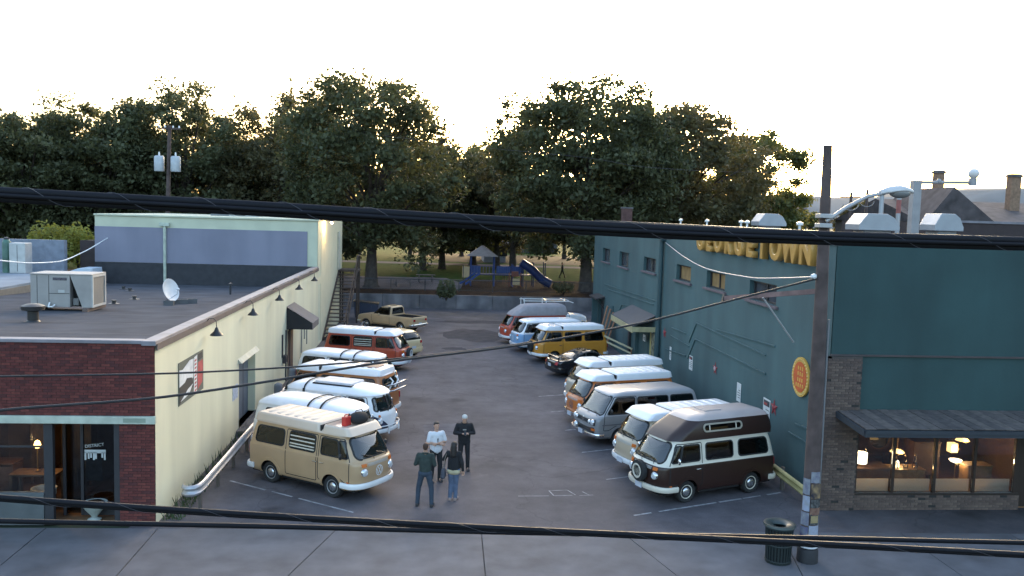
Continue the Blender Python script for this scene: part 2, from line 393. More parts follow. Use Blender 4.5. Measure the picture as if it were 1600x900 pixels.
def capshell(x0, x1, hw, z0, h, taper=.08, r=.14, front=.0, n=5, top=True, ribs=0, rib_h=.026):
    """a moulded roof section: rounded footprint, drawn-in top edge, optional cross ribs"""
    b = MB(); levels = [(0, 0), (h*.12, .008), (h*.72, taper*.55), (h*.9, taper*.85), (h, taper*1.6)]
    loops = []
    for dz, ins in levels:
        loops.append([(x, y, z0+dz) for x, y in rrect(x0+ins, x1-ins-front*dz/h, -hw+ins, hw-ins, r, n)])
    N = len(loops[0]); b.add(sum(loops, []), [(k*N+i, k*N+(i+1) % N, (k+1)*N+(i+1) % N, (k+1)*N+i) for k in range(len(loops)-1) for i in range(N)])
    if top: b.add(loops[-1], [tuple(range(N))])
    if ribs:
        a0, a1 = x0+taper*1.9+.18, x1-front-taper*1.9-.14
        for k in range(ribs):
            xa = a0 + (a1-a0)*(k+.15)/ribs; xb = a0 + (a1-a0)*(k+.62)/ribs; yw = hw-taper*1.9-.1
            b.add([(xa, -yw, z0+h), (xb, -yw, z0+h), (xb, yw, z0+h), (xa, yw, z0+h), (xa+.03, -yw+.03, z0+h+rib_h), (xb-.03, -yw+.03, z0+h+rib_h), (xb-.03, yw-.03, z0+h+rib_h), (xa+.03, yw-.03, z0+h+rib_h)],
                  [(4, 5, 6, 7), (0, 1, 5, 4), (1, 2, 6, 5), (2, 3, 7, 6), (3, 0, 4, 7)])
    return b
def interior(parent, key, x0, x1, hw, seats=((.95, .36), (.95, -.36)), floor=.42, zs=.55, bench=True, swy=.36):
    shared('floor_pan', ('floor', key), lambda m_: MB().span((x0, -hw, floor-.16), (x1, hw, floor)).mesh('floor_pan', m_, bevel=.02), DARK, parent)
    def seat(m_): return MB().box((0, 0, .1), (.48, .5, .2)).box((-.24, 0, .45), (.14, .48, .62), rot=Matrix.Rotation(-.15, 3, 'Y')).mesh('seat', m_, 50, bevel=.05)
    for sx, sy in seats:
        o = shared('seat', ('seat',), seat, SEATM, parent); o.location = (sx, sy, zs)
    if bench:
        o = shared('rear_bench', ('bench', key), lambda m_: MB().box((0, 0, .12), (.5, hw*1.7, .24)).box((-.28, 0, .42), (.16, hw*1.7, .5)).mesh('rear_bench', m_, 50, bevel=.05), SEATM, parent); o.location = (-1.25, 0, .75)
    def sw(m_):
        return MB().tube([(.2*math.sin(t)*.55, .2*math.cos(t), .2*math.sin(t)*.8) for t in (2*math.pi*k/16 for k in range(17))], .014, 6, cap=False).mesh('steering_wheel', m_, 60)
    o = shared('steering_wheel', ('sw',), sw, BLACKPL, parent); o.location = (seats[0][0]+.5, swy, zs+.52)
def wipers(parent, f, key, z, zt, ys=(.42, -.12)):
    for i, y in enumerate(ys):
        def mk(m_, y=y): return MB().tube([put(f, y, z-.05, .01), put(f, y-.02, z, .035), put(f, y+.36*(-1 if y > 0 else -1), zt, .02)], .009, 5).mesh('wiper', m_)
        shared('wiper', ('wiper', key, i), mk, BLACKPL, parent)
def mirror(parent, f, x, z, sg, mt=None):
    p = f(x, z); q = p + Vector((.04, sg*.16, .1))
    o = MB().tube([p, p + Vector((.02, sg*.1, .02)), q], .01, 6).ball(q, (.035, .075, .09), 10, 7).build('side_mirror', mt or BLACKPL, parent, 60)
    return o
# ---- the three van bodies
def t2_body():
    B_ = Body([(.30, 2.10, -2.08, .77, .44, 2.7, .28, 3.2), (.36, 2.16, -2.13, .83), (.55, 2.22, -2.16, .855), (.80, 2.245, -2.17, .862), (1.02, 2.225, -2.16, .86), (1.09, 2.20, -2.155, .855), (1.14, 2.15, -2.14, .838), (1.22, 2.105, -2.12, .826),
               (1.45, 1.97, -2.07, .795), (1.70, 1.80, -1.99, .752), (1.775, 1.745, -1.955, .732), (1.80, 1.74, -1.95, .728), (1.86, 1.62, -1.86, .67), (1.92, 1.38, -1.65, .54), (1.95, 1.0, -1.3, .36), (1.96, .4, -.7, .12)])
    L = lambda x, z: B_.side(x, z, 1); Rr = lambda x, z: B_.side(x, z, -1)
    B_.win = {'door': rpoly([(.80, 1.23), (1.46, 1.23), (1.36, 1.66), (.80, 1.66)], .06), 'quarter': rpoly([(1.53, 1.23), (1.77, 1.23), (1.60, 1.645), (1.43, 1.66)], .045),
              'mid': rrect(-.42, .55, 1.225, 1.665, .07), 'back': rpoly([(-1.78, 1.225), (-.66, 1.225), (-.66, 1.665), (-1.70, 1.665)], .1),
              'screen': rpoly([(-.685, 1.205), (.685, 1.205), (.615, 1.725), (-.615, 1.725)], .14, 6), 'tail': rrect(-.6, .6, 1.24, 1.66, .12)}
    for sg in (1, -1):
        for k in ('door', 'quarter', 'mid', 'back'): B_.hole('side', B_.win[k], sg)
    B_.hole('front', B_.win['screen']); B_.hole('rear', B_.win['tail'])
    B_.arch(1.2, .34, .40); B_.arch(-1.2, .34, .40); B_.sides = {1: L, -1: Rr}; return B_
def t1_body():
    B_ = Body([(.30, 1.98, -2.03, .76, .60, 2.25, .42, 2.6), (.38, 2.07, -2.09, .83), (.65, 2.13, -2.12, .868), (.95, 2.11, -2.11, .865), (1.06, 2.07, -2.09, .855), (1.10, 2.045, -2.08, .842), (1.35, 1.96, -2.04, .815), (1.60, 1.865, -1.97, .785), (1.655, 1.855, -1.96, .782), (1.675, 1.90, -1.955, .79),
               (1.72, 1.86, -1.92, .765), (1.80, 1.70, -1.80, .69), (1.88, 1.42, -1.58, .55), (1.93, 1.0, -1.2, .37), (1.945, .4, -.6, .12)])
    L = lambda x, z: B_.side(x, z, 1); Rr = lambda x, z: B_.side(x, z, -1)
    B_.win = {'door': rpoly([(.82, 1.16), (1.50, 1.16), (1.42, 1.56), (.82, 1.56)], .06), 'screen_l': rpoly([(.05, 1.14), (.66, 1.16), (.60, 1.58), (.05, 1.60)], .07), 'screen_r': rpoly([(-.66, 1.16), (-.05, 1.14), (-.05, 1.60), (-.60, 1.58)], .07), 'tail': rrect(-.5, .5, 1.2, 1.55, .12)}
    for i, x in enumerate((.25, -.42, -1.09)): B_.win['side%d' % i] = rrect(x-.28, x+.28, 1.17, 1.54, .06)
    for sg in (1, -1):
        for k in B_.win:
            if k.startswith('side') or k == 'door': B_.hole('side', B_.win[k], sg)
    for k in ('screen_l', 'screen_r'): B_.hole('front', B_.win[k])
    B_.hole('rear', B_.win['tail']); B_.arch(1.15, .34, .39); B_.arch(-1.2, .34, .39); B_.sides = {1: L, -1: Rr}; return B_
def t3_body():
    B_ = Body([(.28, 2.10, -2.18, .82, .26, 3.4, .2, 4), (.36, 2.20, -2.23, .885), (.60, 2.25, -2.25, .912), (.92, 2.23, -2.24, .918), (1.02, 2.17, -2.23, .912), (1.08, 2.08, -2.22, .902), (1.13, 2.0, -2.2, .893), (1.45, 1.76, -2.15, .855), (1.76, 1.53, -2.06, .80), (1.80, 1.50, -2.03, .79), (1.82, 1.47, -2.02, .78), (1.88, 1.34, -1.93, .72), (1.93, 1.08, -1.7, .57), (1.955, .7, -1.3, .36), (1.965, .2, -.7, .12)])
    L = lambda x, z: B_.side(x, z, 1); Rr = lambda x, z: B_.side(x, z, -1)
    B_.win = {'door': rpoly([(.62, 1.18), (1.72, 1.18), (1.36, 1.70), (.62, 1.70)], .06), 'mid': rrect(-.78, .48, 1.18, 1.70, .07), 'back': rpoly([(-1.94, 1.18), (-.92, 1.18), (-.92, 1.70), (-1.84, 1.70)], .07),
              'screen': rpoly([(-.79, 1.15), (.79, 1.15), (.70, 1.745), (-.70, 1.745)], .07), 'tail': rrect(-.66, .66, 1.2, 1.7, .1)}
    for sg in (1, -1):
        for k in ('door', 'mid', 'back'): B_.hole('side', B_.win[k], sg)
    B_.hole('front', B_.win['screen']); B_.hole('rear', B_.win['tail']); B_.arch(1.22, .34, .39); B_.arch(-1.24, .34, .39); B_.sides = {1: L, -1: Rr}; return B_
T2 = t2_body(); T1 = t1_body(); T3 = t3_body()
def arches(parent, B_, key, mt, xs, r=.40, zc=.34):
    for x in xs:
        for sg in (1, -1):
            f = B_.sides[sg]
            def mk(m_, x=x, f=f):
                pts = [(x+r*math.cos(t), zc+r*math.sin(t)) for t in np.linspace(math.pi*1.04, -math.pi*.04, 26)]
                return solid_strip(f, pts, .085, -.012, .026, sub=.5).mesh('wheel_arch', m_, 50)
            shared('wheel_arch', ('arch', key, x, sg), mk, mt, parent)
def shell_parts(root, B_, key, lower, upper, roof, belt, gutter, doors, belt_of=None):
    C = B_.C; left = np.zeros(len(C), bool); zs = belt_of or belt
    for nm, poly, sg in doors:
        msk = inside(poly, C[:, 0], C[:, 2]) & (C[:, 1]*sg > .45) & (C[:, 2] < gutter); left |= msk
        d = shared(nm, ('door', key, nm, sg, str(poly[0])), lambda m_, k=msk: B_.piece(k, zs).mesh(nm, m_, 60), [lower, upper], root)
        f = B_.sides[sg]; x0 = min(p[0] for p in poly); x1 = max(p[0] for p in poly)
        hx = x0+.10 if nm != 'sliding_door' else x1-.1
        shared('handle', ('handle', key, nm, sg, x0), lambda m_: MB().tube([put(f, hx, .985, .0), put(f, hx, .985, .035), put(f, hx+.14, .985, .035), put(f, hx+.14, .985, 0)], .013, 6).mesh('handle', m_, 60), CHROME, d)
        shared('shut_line', ('seam', key, nm, sg, x0), lambda m_: strip(f, list(poly)+[poly[0]], .024, .0035).mesh('shut_line', m_), RUBBER, d)
    shared('body', ('shell', key), lambda m_: B_.piece(~left & (C[:, 2] < gutter), zs).mesh('body', m_, 60), [lower, upper], root)
    shared('roof', ('roof', key), lambda m_: B_.piece(C[:, 2] >= gutter, cap=True).mesh('roof', m_, 60), roof, root)
def windows(root, B_, key, side_keys, fronts, rears, gl=None, seal_m=None, names=None, lou=()):
    for sg in (1, -1):
        f = B_.sides[sg]
        for k in side_keys:
            o = shared('side_window', ('glass', key, k, sg), lambda m_: patch(f, B_.win[k], -.006).mesh('side_window', m_, 60), gl or GLASSD, root)
            shared('seal', ('seal', key, k, sg), lambda m_: seal(f, B_.win[k]).mesh('seal', m_, 60), (seal_m or RUBBER), o)
            if (k, sg) in lou:
                xs = [p[0] for p in B_.win[k]]; zs_ = [p[1] for p in B_.win[k]]
                for i in range(4):
                    z = min(zs_) + (max(zs_)-min(zs_))*(i+.12)/4 + (.03 if i == 0 else 0)
                    shared('louvre_bar', ('lou', key, k, sg, i), lambda m_: solid_strip(f, [(min(xs)+.02, z), (max(xs)-.02, z)], .032, .0, .022).mesh('louvre_bar', m_), CREAM, o)
    for k in fronts:
        o = shared('windscreen', ('glass', key, k), lambda m_: patch(B_.front, B_.win[k], -.004, 6).mesh('windscreen', m_, 60), GLASS, root)
        shared('seal', ('seal', key, k), lambda m_: seal(B_.front, B_.win[k], .05).mesh('seal', m_, 60), seal_m or RUBBER, o)
    for k in rears:
        o = shared('rear_window', ('glass', key, k), lambda m_: patch(B_.rear, B_.win[k], -.004, 6).mesh('rear_window', m_, 60), gl or GLASSD, root)
        shared('seal', ('seal', key, k), lambda m_: seal(B_.rear, B_.win[k]).mesh('seal', m_, 60), seal_m or RUBBER, o)
def place(root, front_x, p, heading):
    """p: ground point under the middle of the front bumper; heading: direction the nose points, degrees from +X"""
    a = math.radians(heading); root.location = (p[0]-math.cos(a)*front_x, p[1]-math.sin(a)*front_x, 0); root.rotation_euler = (0, 0, a)
def spare_wheel(root, f, z=.88, cover=None):
    p = put(f, 0, z, .06)
    e = bpy.data.objects.new('spare_wheel', None); link(e, root); e.location = p; e.rotation_euler = (0, 0, -math.pi/2)
    MB().lathe([(.2, -.06), (.3, -.06), (.325, 0), (.3, .09), (.2, .1)], 26, axis=(0, 1, 0)).build('tyre', TYRE, e, 50)
    MB().lathe([(.2, .10), (.215, .115), (.17, .12), (.15, .07), (.07, .075), (.06, .1), (.001, .1)], 24, axis=(0, 1, 0)).build('rim', cover or CREAM, e, 50)
def van_t2(label, lower, upper, roof, p, heading, top=None, topmat=None, bump=None, plate=True, spare=None, louvre=(), rim=None, emb=None, tail_up=True, group='camper vans parked in angled rows', grille=None, belt=1.115, overrider=False, seal_m=None, arch_m=None, name='camper_van', ribs=6):
    r = thing(name, label, 'van', group=group); K = 't2'
    fd = rpoly([(.70, .52), (.80, .45), (1.02, .70), (1.38, .70), (1.72, .52), (1.86, .56), (1.86, 1.14), (1.58, 1.72), (.72, 1.72)], .05)
    sd = rpoly([(-.55, .42), (.64, .42), (.64, 1.72), (-.55, 1.72)], .05)
    shell_parts(r, T2, K, lower, upper, roof, belt, 1.775, [('front_door', fd, 1), ('front_door', fd, -1), ('sliding_door', sd, -1)], belt)
    windows(r, T2, K, ('door', 'quarter', 'mid', 'back'), ('screen',), ('tail',), seal_m=seal_m, lou=louvre)
    arches(r, T2, K, arch_m or lower, (1.2, -1.2))
    for sg in (1, -1):
        f = T2.sides[sg]
        shared('rain_gutter', ('gutter', K, sg), lambda m_: solid_strip(f, [(-1.85, 1.775), (1.6, 1.775)], .022, .0, .03).mesh('rain_gutter', m_), upper, r)
        shared('belt_moulding', ('beltm', K, sg), lambda m_: solid_strip(f, [(-2.0, 1.115), (1.95, 1.115)], .022, -.004, .014).mesh('belt_moulding', m_, 50), upper, r)
        headlamp(r, T2.front, sg*.56, .84, .098)
        shared('indicator', ('ind', K, sg), lambda m_: solid_strip(T2.front, [(sg*.56-.075, 1.03), (sg*.56+.075, 1.03)], .09, 0, .025).mesh('indicator', m_, bevel=.006), AMBER, r)
        shared('side_marker', ('mark', K, sg), lambda m_: solid_strip(f, [(1.78, .55), (1.86, .55)], .045, 0, .012).mesh('side_marker', m_), AMBER, r)
        shared('air_intake', ('intake', K, sg), lambda m_: [strip(f, [(-2.0, 1.3+.045*i), (-1.86, 1.3+.045*i)], .022, .006, b_) for b_ in [MB()] for i in range(8)][0].mesh('air_intake', m_), RUBBER, r)
        shared('tail_light', ('tl', K, sg), lambda m_: solid_strip(T2.rear, [(sg*.68, .78), (sg*.68, 1.02)], .12, 0, .035).mesh('tail_light', m_, bevel=.01), REDL, r)
        mirror(r, f, 1.62, 1.2, sg, BLACKPL if lower is not BROWNP else CHROME)
    shared('fresh_air_grille', ('grl', K), lambda m_: [strip(T2.front, [(-.42, 1.0+.017*i), (.42, 1.0+.017*i)], .009, .006, b_) for b_ in [MB()] for i in range(5)][0].mesh('fresh_air_grille', m_), grille or mat('grille_grey', (.42, .41, .40), .5), r)
    shared('front_moulding', ('fmould', K), lambda m_: solid_strip(T2.front, [(-.80, 1.12), (.80, 1.12)], .03, -.004, .012).mesh('front_moulding', m_, 60), upper, r)
    if emb: emblem(r, T2.front, .80, .14, emb, 't2')
    bumper(r, T2, .47, .09, .15, bump, .25); bumper(r, T2, .47, .08, .15, bump, .15, True, name='rear_bumper')
    if plate: plate_at(r, (T2.front(0, .47).x+.13, 0, .46))
    wipers(r, T2.front, K, 1.19, 1.30)
    for x in (1.2, -1.2):
        for y in (.70, -.70): wheel(r, x, y, rimmat=rim)
    shared('underbody', ('under', K), lambda m_: MB().span((-1.95, -.5, .22), (1.95, .5, .5)).span((-.75, -.78, .26), (.75, .78, .5)).mesh('underbody', m_), DARK, r)
    interior(r, K, -2.0, 1.95, .74, seats=((.95, .36), (.95, -.36)), zs=.62)
    if spare is not None: spare_wheel(r, T2.front, .86, spare)
    tm = topmat or roof
    if top == 'westy' or top == 'tray':
        shared('pop_top', ('pop', ribs), lambda m_: capshell(-1.93, .66, .735, 1.815, .23, .06, .10, ribs=ribs).mesh('pop_top', m_, 50), tm, r)
        if top == 'westy':
            shared('front_fairing', ('fair',), lambda m_: capshell(.70, 1.78, .735, 1.815, .215, .06, .11, front=.20).mesh('front_fairing', m_, 50), tm, r)
        else:
            def tray(m_):
                b = capshell(.70, 1.80, .735, 1.815, .215, .05, .13, front=.12, top=False); N = 24
                A = [(x, y, 2.03) for x, y in rrect(.795, 1.585, -.64, .64, .13, 5)]; Bt = [(x, y, 1.93) for x, y in rrect(.84, 1.52, -.60, .60, .12, 5)]
                n = len(A); b.add(A+Bt, [(i, (i+1) % n, n+(i+1) % n, n+i) for i in range(n)] + [tuple(range(n, 2*n))]); return b.mesh('luggage_tray', m_, 50)
            shared('luggage_tray', ('tray',), tray, tm, r)
        shared('roof_gap', ('rgap',), lambda m_: MB().span((.655, -.70, 1.82), (.705, .70, 2.0)).mesh('roof_gap', m_), RUBBER, r)
    elif top == 'high':
        def high(m_):
            b = MB(); lv = [(1.80, 1.76, -1.98, .745), (1.95, 1.62, -1.99, .745), (2.12, 1.36, -1.97, .715), (2.28, 1.10, -1.92, .675), (2.33, 1.02, -1.89, .65)]
            lp = [[(x, y, z) for x, y in rpoly([(xr, -hw), (xf-.30, -hw), (xf, -hw*.72), (xf, hw*.72), (xf-.30, hw), (xr, hw)], .12, 5)] for z, xf, xr, hw in lv]
            n = len(lp[0]); b.add(sum(lp, []), [(k*n+i, k*n+(i+1) % n, (k+1)*n+(i+1) % n, (k+1)*n+i) for k in range(len(lp)-1) for i in range(n)]); return b.mesh('high_roof', m_, 35)
        def hightop(m_):
            b = MB(); lv = [(2.325, 1.03, -1.90, .655), (2.40, .92, -1.86, .60), (2.47, .66, -1.74, .47), (2.50, .4, -1.5, .3)]
            lp = [[(x, y, z) for x, y in rpoly([(xr, -hw), (xf-.22, -hw), (xf, -hw*.72), (xf, hw*.72), (xf-.22, hw), (xr, hw)], .12, 5)] for z, xf, xr, hw in lv]
            n = len(lp[0]); b.add(sum(lp, []), [(k*n+i, k*n+(i+1) % n, (k+1)*n+(i+1) % n, (k+1)*n+i) for k in range(len(lp)-1) for i in range(n)] + [tuple(range((len(lp)-1)*n, len(lp)*n))]); return b.mesh('high_roof_crown', m_, 50)
        shared('high_roof', ('hi',), high, tm, r); shared('high_roof_crown', ('hit',), hightop, roof, r)
        if tm is BROWNP:
            for sg in (1, -1):
                f = lambda x, z, sg=sg: Vector((x, sg*np.interp(z, (1.95, 2.12, 2.28), (.745, .715, .675)), z))
                po = rrect(-.78, .62, 2.02, 2.22, .095)
                o = shared('roof_window', ('rwin', sg), lambda m_: patch(f, po, .006).mesh('roof_window', m_), GLASSD, r)
                shared('frame', ('rwinf', sg), lambda m_: [solid_strip(f, po+[po[0]], .045, .002, .028, b_) and strip(f, [(x_, 2.04), (x_, 2.2)], .035, .03, b_) for b_ in [MB()] for x_ in (-.56, .42)][0].mesh('frame', m_, 40), CREAM, o)
            MB().span((-.35, -.3, 2.49), (.25, .3, 2.53)).build('roof_hatch', roof, r, bevel=.012)
    place(r, 2.32, p, heading); return r
def van_t1(label, lower, upper, roof, p, heading, vee=True, hatch=False, name='camper_van'):
    r = thing(name, label, 'van', group='camper vans parked in angled rows'); K = 't1'
    def isup(c):
        if c[2] > 1.075: return True
        x = c[0]
        if x > 1.3:                                   # the swoop of the vee on the nose
            yv = .03 + .80*max(0, (c[2]-.42)/.65)**1.35
            return abs(c[1]) < yv
        return False
    fd = rpoly([(.72, .48), (.84, .46), (1.0, .72), (1.3, .72), (1.6, .55), (1.68, .6), (1.66, 1.1), (1.52, 1.62), (.72, 1.62)], .05)
    shell_parts(r, T1, K, lower, upper, roof, 1.075, 1.665, [('front_door', fd, 1), ('front_door', fd, -1)], isup)
    windows(r, T1, K, ('door', 'side0', 'side1', 'side2'), ('screen_l', 'screen_r'), ('tail',), seal_m=RUBBER)
    arches(r, T1, K, lower, (1.15, -1.2), .39)
    def vpts(sg): return [(sg*(.03+.80*max(0, (z-.42)/.65)**1.35), z) for z in np.linspace(.42, 1.07, 14)]
    for sg in (1, -1):
        f = T1.sides[sg]
        shared('nose_moulding', ('vee', sg), lambda m_: solid_strip(T1.front, vpts(sg), .05, -.004, .014, sub=.5).mesh('nose_moulding', m_, 50), upper, r)
        shared('belt_moulding', ('t1belt', sg), lambda m_: solid_strip(f, [(-2.0, 1.075), (1.75, 1.075)], .045, -.004, .014).mesh('belt_moulding', m_, 50), upper, r)
        headlamp(r, T1.front, sg*.58, .80, .095)
        shared('indicator', ('t1ind', sg), lambda m_: MB().ball(put(T1.front, sg*.6, .98, .01), .05, 10, 7).mesh('indicator', m_, 60), AMBER, r)
        mirror(r, f, 1.55, 1.13, sg, CHROME)
    bumper(r, T1, .46, .10, .13, WHITE_P, .1, key='t1'); bumper(r, T1, .46, .09, .13, WHITE_P, .1, True, name='rear_bumper', key='t1r')
    for y in (.36, -.36): MB().tube([(T1.front(y, .5).x+.15, y, .36), (T1.front(y, .5).x+.16, y, .48), (T1.front(y, .5).x+.13, y, .66)], .03, 8).build('overrider', WHITE_P, r, 50)
    MB().tube([(T1.front(y/10*.78, .64).x+.12, y/10*.78, .64) for y in range(-10, 11)], .02, 6).build('overrider_bar', WHITE_P, r, 60)
    wipers(r, T1.front, K, 1.13, 1.25, (.5, -.12))
    for x in (1.15, -1.2):
        for y in (.70, -.70): wheel(r, x, y)
    shared('underbody', ('under', K), lambda m_: MB().span((-1.9, -.5, .22), (1.8, .5, .5)).span((-.75, -.78, .26), (.7, .78, .5)).mesh('underbody', m_), DARK, r)
    interior(r, K, -1.9, 1.75, .72, seats=((.85, .36), (.85, -.36)), zs=.58)
    if hatch:
        capshell(-.75, .75, .50, 1.925, .07, .03, .05).build('roof_hatch', mat('hatch_grey', (.50, .50, .53), .5), r, 50)
        MB().span((-.8, -.55, 1.86), (.8, .55, 1.93)).build('hatch_seal', RUBBER, r, bevel=.01)
    place(r, 2.2, p, heading); return r
def roof_straps(parent, B_, xs, rail=.0, top=None):
    for x in xs:
        pts = []
        for t in np.linspace(-1, 1, 21):
            hwg = .80; y = t*hwg
            zs_ = np.linspace(1.66, B_.z[-1], 40); hw = np.array([B_.at(z)[3] for z in zs_])
            z = np.interp(-abs(y), -hw, zs_) if abs(y) < hw[0] else 1.66
            pts.append((x, y, z + .05 + (0 if abs(t) < .93 else -.03)))
        b = MB(); vs = []
        for p in pts: vs += [(p[0]-.03, p[1], p[2]-.02), (p[0]-.03, p[1], p[2]), (p[0]+.03, p[1], p[2]), (p[0]+.03, p[1], p[2]-.02)]
        n = len(pts); b.add(vs, [(4*i+k, 4*i+(k+1) % 4, 4*i+4+(k+1) % 4, 4*i+4+k) for i in range(n-1) for k in range(4)])
        for sg in (1, -1): b.bar((x, sg*.80, 1.62), (x, sg*.78, 1.74), .05, .08)
        b.build('roof_bar', RUBBER, parent)
def van_t3(label, lower, upper, roof, p, heading):
    r = thing('camper_van', label, 'van', group='camper vans parked in angled rows'); K = 't3'
    fd = rpoly([(.55, .48), (.80, .46), (1.0, .74), (1.42, .74), (1.68, .6), (1.90, .6), (1.86, 1.12), (1.42, 1.76), (.55, 1.76)], .05)
    sd = rpoly([(-.85, .42), (.52, .42), (.52, 1.76), (-.85, 1.76)], .05)
    shell_parts(r, T3, K, lower, upper, roof, 1.10, 1.80, [('front_door', fd, 1), ('front_door', fd, -1), ('sliding_door', sd, -1)], 1.10)
    windows(r, T3, K, ('door', 'mid', 'back'), ('screen',), ('tail',), gl=glass('tinted_van_glass', (.08, .09, .1)))
    arches(r, T3, K, lower, (1.22, -1.24), .39)
    gr = MB(); patch(T3.front, rrect(-.80, .80, .76, .98, .03), .012, 5, gr); gr.build('front_grille', BLACKPL, r)
    for i in range(3): solid_strip(T3.front, [(-.36, .82+.05*i), (.36, .82+.05*i)], .014, .012, .012).build('grille_bar', mat('grille_dark', (.05, .05, .055), .4), r)
    emblem(r, T3.front, .87, .085, CHROME, 't3')
    for sg in (1, -1):
        f = T3.sides[sg]
        headlamp(r, T3.front, sg*.66, .87, .085, .012); headlamp(r, T3.front, sg*.47, .87, .06, .012, 'driving_lamp')
        solid_strip(T3.front, [(sg*.80, .62), (sg*.62, .62)], .08, .0, .02).build('indicator', AMBER, r)
        solid_strip(f, [(-2.1, .80), (1.95, .80)], .035, -.002, .016).build('side_stripe', mat('stripe_grey', (.10, .10, .11), .5), r)
        mirror(r, f, 1.62, 1.2, sg)
        solid_strip(T3.rear, [(sg*.80, .78), (sg*.80, 1.05)], .14, 0, .03).build('tail_light', REDL, r)
    bumper(r, T3, .45, .12, .12, CHROME, .1, key='t3'); bumper(r, T3, .45, .09, .12, CHROME, .1, True, name='rear_bumper', key='t3r')
    patch(T3.front, rrect(-.78, .78, .48, .70, .03), .012, 5).build('front_apron', BLACKPL, r)
    plate_at(r, (T3.front(0, .47).x+.16, .1, .47)); headlamp(r, T3.front, -.36, .6, .09, .1, 'fog_lamp')
    wipers(r, T3.front, K, 1.14, 1.2, (.62, .02))
    for x in (1.22, -1.24):
        for y in (.74, -.74): wheel(r, x, y)
    MB().span((-2.0, -.55, .22), (1.95, .55, .5)).span((-.75, -.84, .26), (.75, .84, .5)).build('underbody', DARK, r)
    interior(r, K, -2.1, 2.0, .8, seats=((.9, .4), (.9, -.4)), zs=.6, swy=.4)
    place(r, 2.36, p, heading); return r
BROWNP = paint('dark_brown', (.026, .010, .007), .38, .12)
def car(name, label, cat, rows, wins, paintm, p, heading, wheels, front_x, doors=(), gutter=9, wheel_r=.31, extra=None, glassm=None, light_y=.6, light_z=.62, tail_z=.75, bump_m=None, group=None, bz=.45, rimm=None, bumph=.16, roofm=None):
    B_ = Body(rows); L = lambda x, z: B_.side(x, z, 1); Rr = lambda x, z: B_.side(x, z, -1); B_.sides = {1: L, -1: Rr}; B_.win = wins
    r = thing(name, label, cat, group=group); side_k = [k for k in wins if k.startswith('s')]
    for sg in (1, -1):
        for k in side_k: B_.hole('side', wins[k], sg)
    if 'front' in wins: B_.hole('front', wins['front'])
    if 'rear' in wins: B_.hole('rear', wins['rear'])
    for x in wheels: B_.arch(x, wheel_r+.02, wheel_r+.07)
    if extra: extra(r, B_)
    shell_parts(r, B_, name, paintm, roofm or paintm, roofm or paintm, 9, gutter, doors)
    windows(r, B_, name, side_k, ('front',) if 'front' in wins else (), ('rear',) if 'rear' in wins else (), gl=glassm)
    arches(r, B_, name, paintm, wheels, wheel_r+.07, wheel_r+.02)
    for sg in (1, -1):
        solid_strip(B_.front, [(sg*(light_y-.12), light_z), (sg*(light_y+.1), light_z)], .12, -.01, .03).build('headlight', LENS, r)
        solid_strip(B_.rear, [(sg*(light_y-.05), tail_z), (sg*(light_y+.14), tail_z)], .14, -.01, .03).build('tail_light', REDL, r)
        mirror(r, B_.sides[sg], doors[0][1][0][0]+.75 if doors else .6, 1.0, sg, paintm)
    bumper(r, B_, bz, .05, bumph, bump_m or paintm, .2, key=name); bumper(r, B_, bz, .05, bumph, bump_m or paintm, .2, True, name='rear_bumper', key=name+'r')
    hw = B_.at(.5)[3]
    q = plate_at(r, (B_.rear(0, .62).x-.03, 0, .60)); q.name = 'number_plate'
    for x in wheels:
        for sg in (1, -1): wheel(r, x, sg*(hw-.13), wheel_r, rimmat=rimm)
    MB().span((wheels[1]-.3, -.5, .2), (wheels[0]+.3, .5, .45)).span((wheels[1]+.42, -hw+.06, .22), (wheels[0]-.42, hw-.06, .42)).build('underbody', DARK, r)
    place(r, front_x, p, heading); return r
# ------------------------------------------------------------------ the parked vehicles
TAN = paint('tan', (.43, .283, .162)); BEIGE = paint('beige', (.47, .375, .27)); ORANGE = paint('orange', (.52, .15, .03)); REDP = paint('red_orange', (.42, .065, .03))
YELL = paint('mustard', (.55, .24, .035)); BLUE = paint('sky_blue', (.20, .36, .58)); OLIVE = paint('olive', (.14, .15, .07)); NAVY = paint('navy', (.03, .035, .07))
GREYP = paint('silver_grey', (.22, .215, .22), .35); LGREY = paint('light_grey', (.33, .32, .335), .35); ROOFW = paint('roof_white', (.76, .75, .77), .45); WOODOR = paint('burnt_orange', (.36, .13, .04))
TANROOF = paint('tan_roof', (.60, .47, .37), .45); HIGREY = mat('canvas_grey', (.30, .27, .28), .8, bump=.1); MAUVE = paint('mauve_roof', (.42, .36, .35), .45)
LH = 180+19.5
tan_van = van_t2('tan camper van with a red fuel can in its roof tray', TAN, TAN, TANROOF, (-1.45, 24.22), -35, top='tray', topmat=TANROOF, louvre=(('mid', -1),), emb=WHITE_P, bump=WHITE_P, plate=False, ribs=6)
brown_van = van_t2('dark brown camper van with high moulded roof and cream window band', BROWNP, CREAM, MAUVE, (5.98, 24.1), 180+21.5, top='high', topmat=BROWNP, spare=CREAM, bump=CREAM, rim=CREAM)
van_t2('beige camper van with white ribbed pop top beside the dark brown high roof van', BEIGE, BEIGE, ROOFW, (5.95, 26.6), 180+19, top='westy', bump=WHITE_P, plate=True)
van_t3('boxy silver grey van with black grille and tinted windows', GREYP, LGREY, LGREY, (5.28, 30.35), 180+18)
van_t2('orange camper van with white pop top and chrome bar bumper beside the silver van', ORANGE, ORANGE, ROOFW, (5.3, 33.0), 180+18, top='westy', bump=CHROME, emb=CHROME)
van_t2('beige camper van with white pop top parked behind the black coupe', BEIGE, BEIGE, ROOFW, (5.72, 36.1), 180+17, top='westy', bump=WHITE_P)
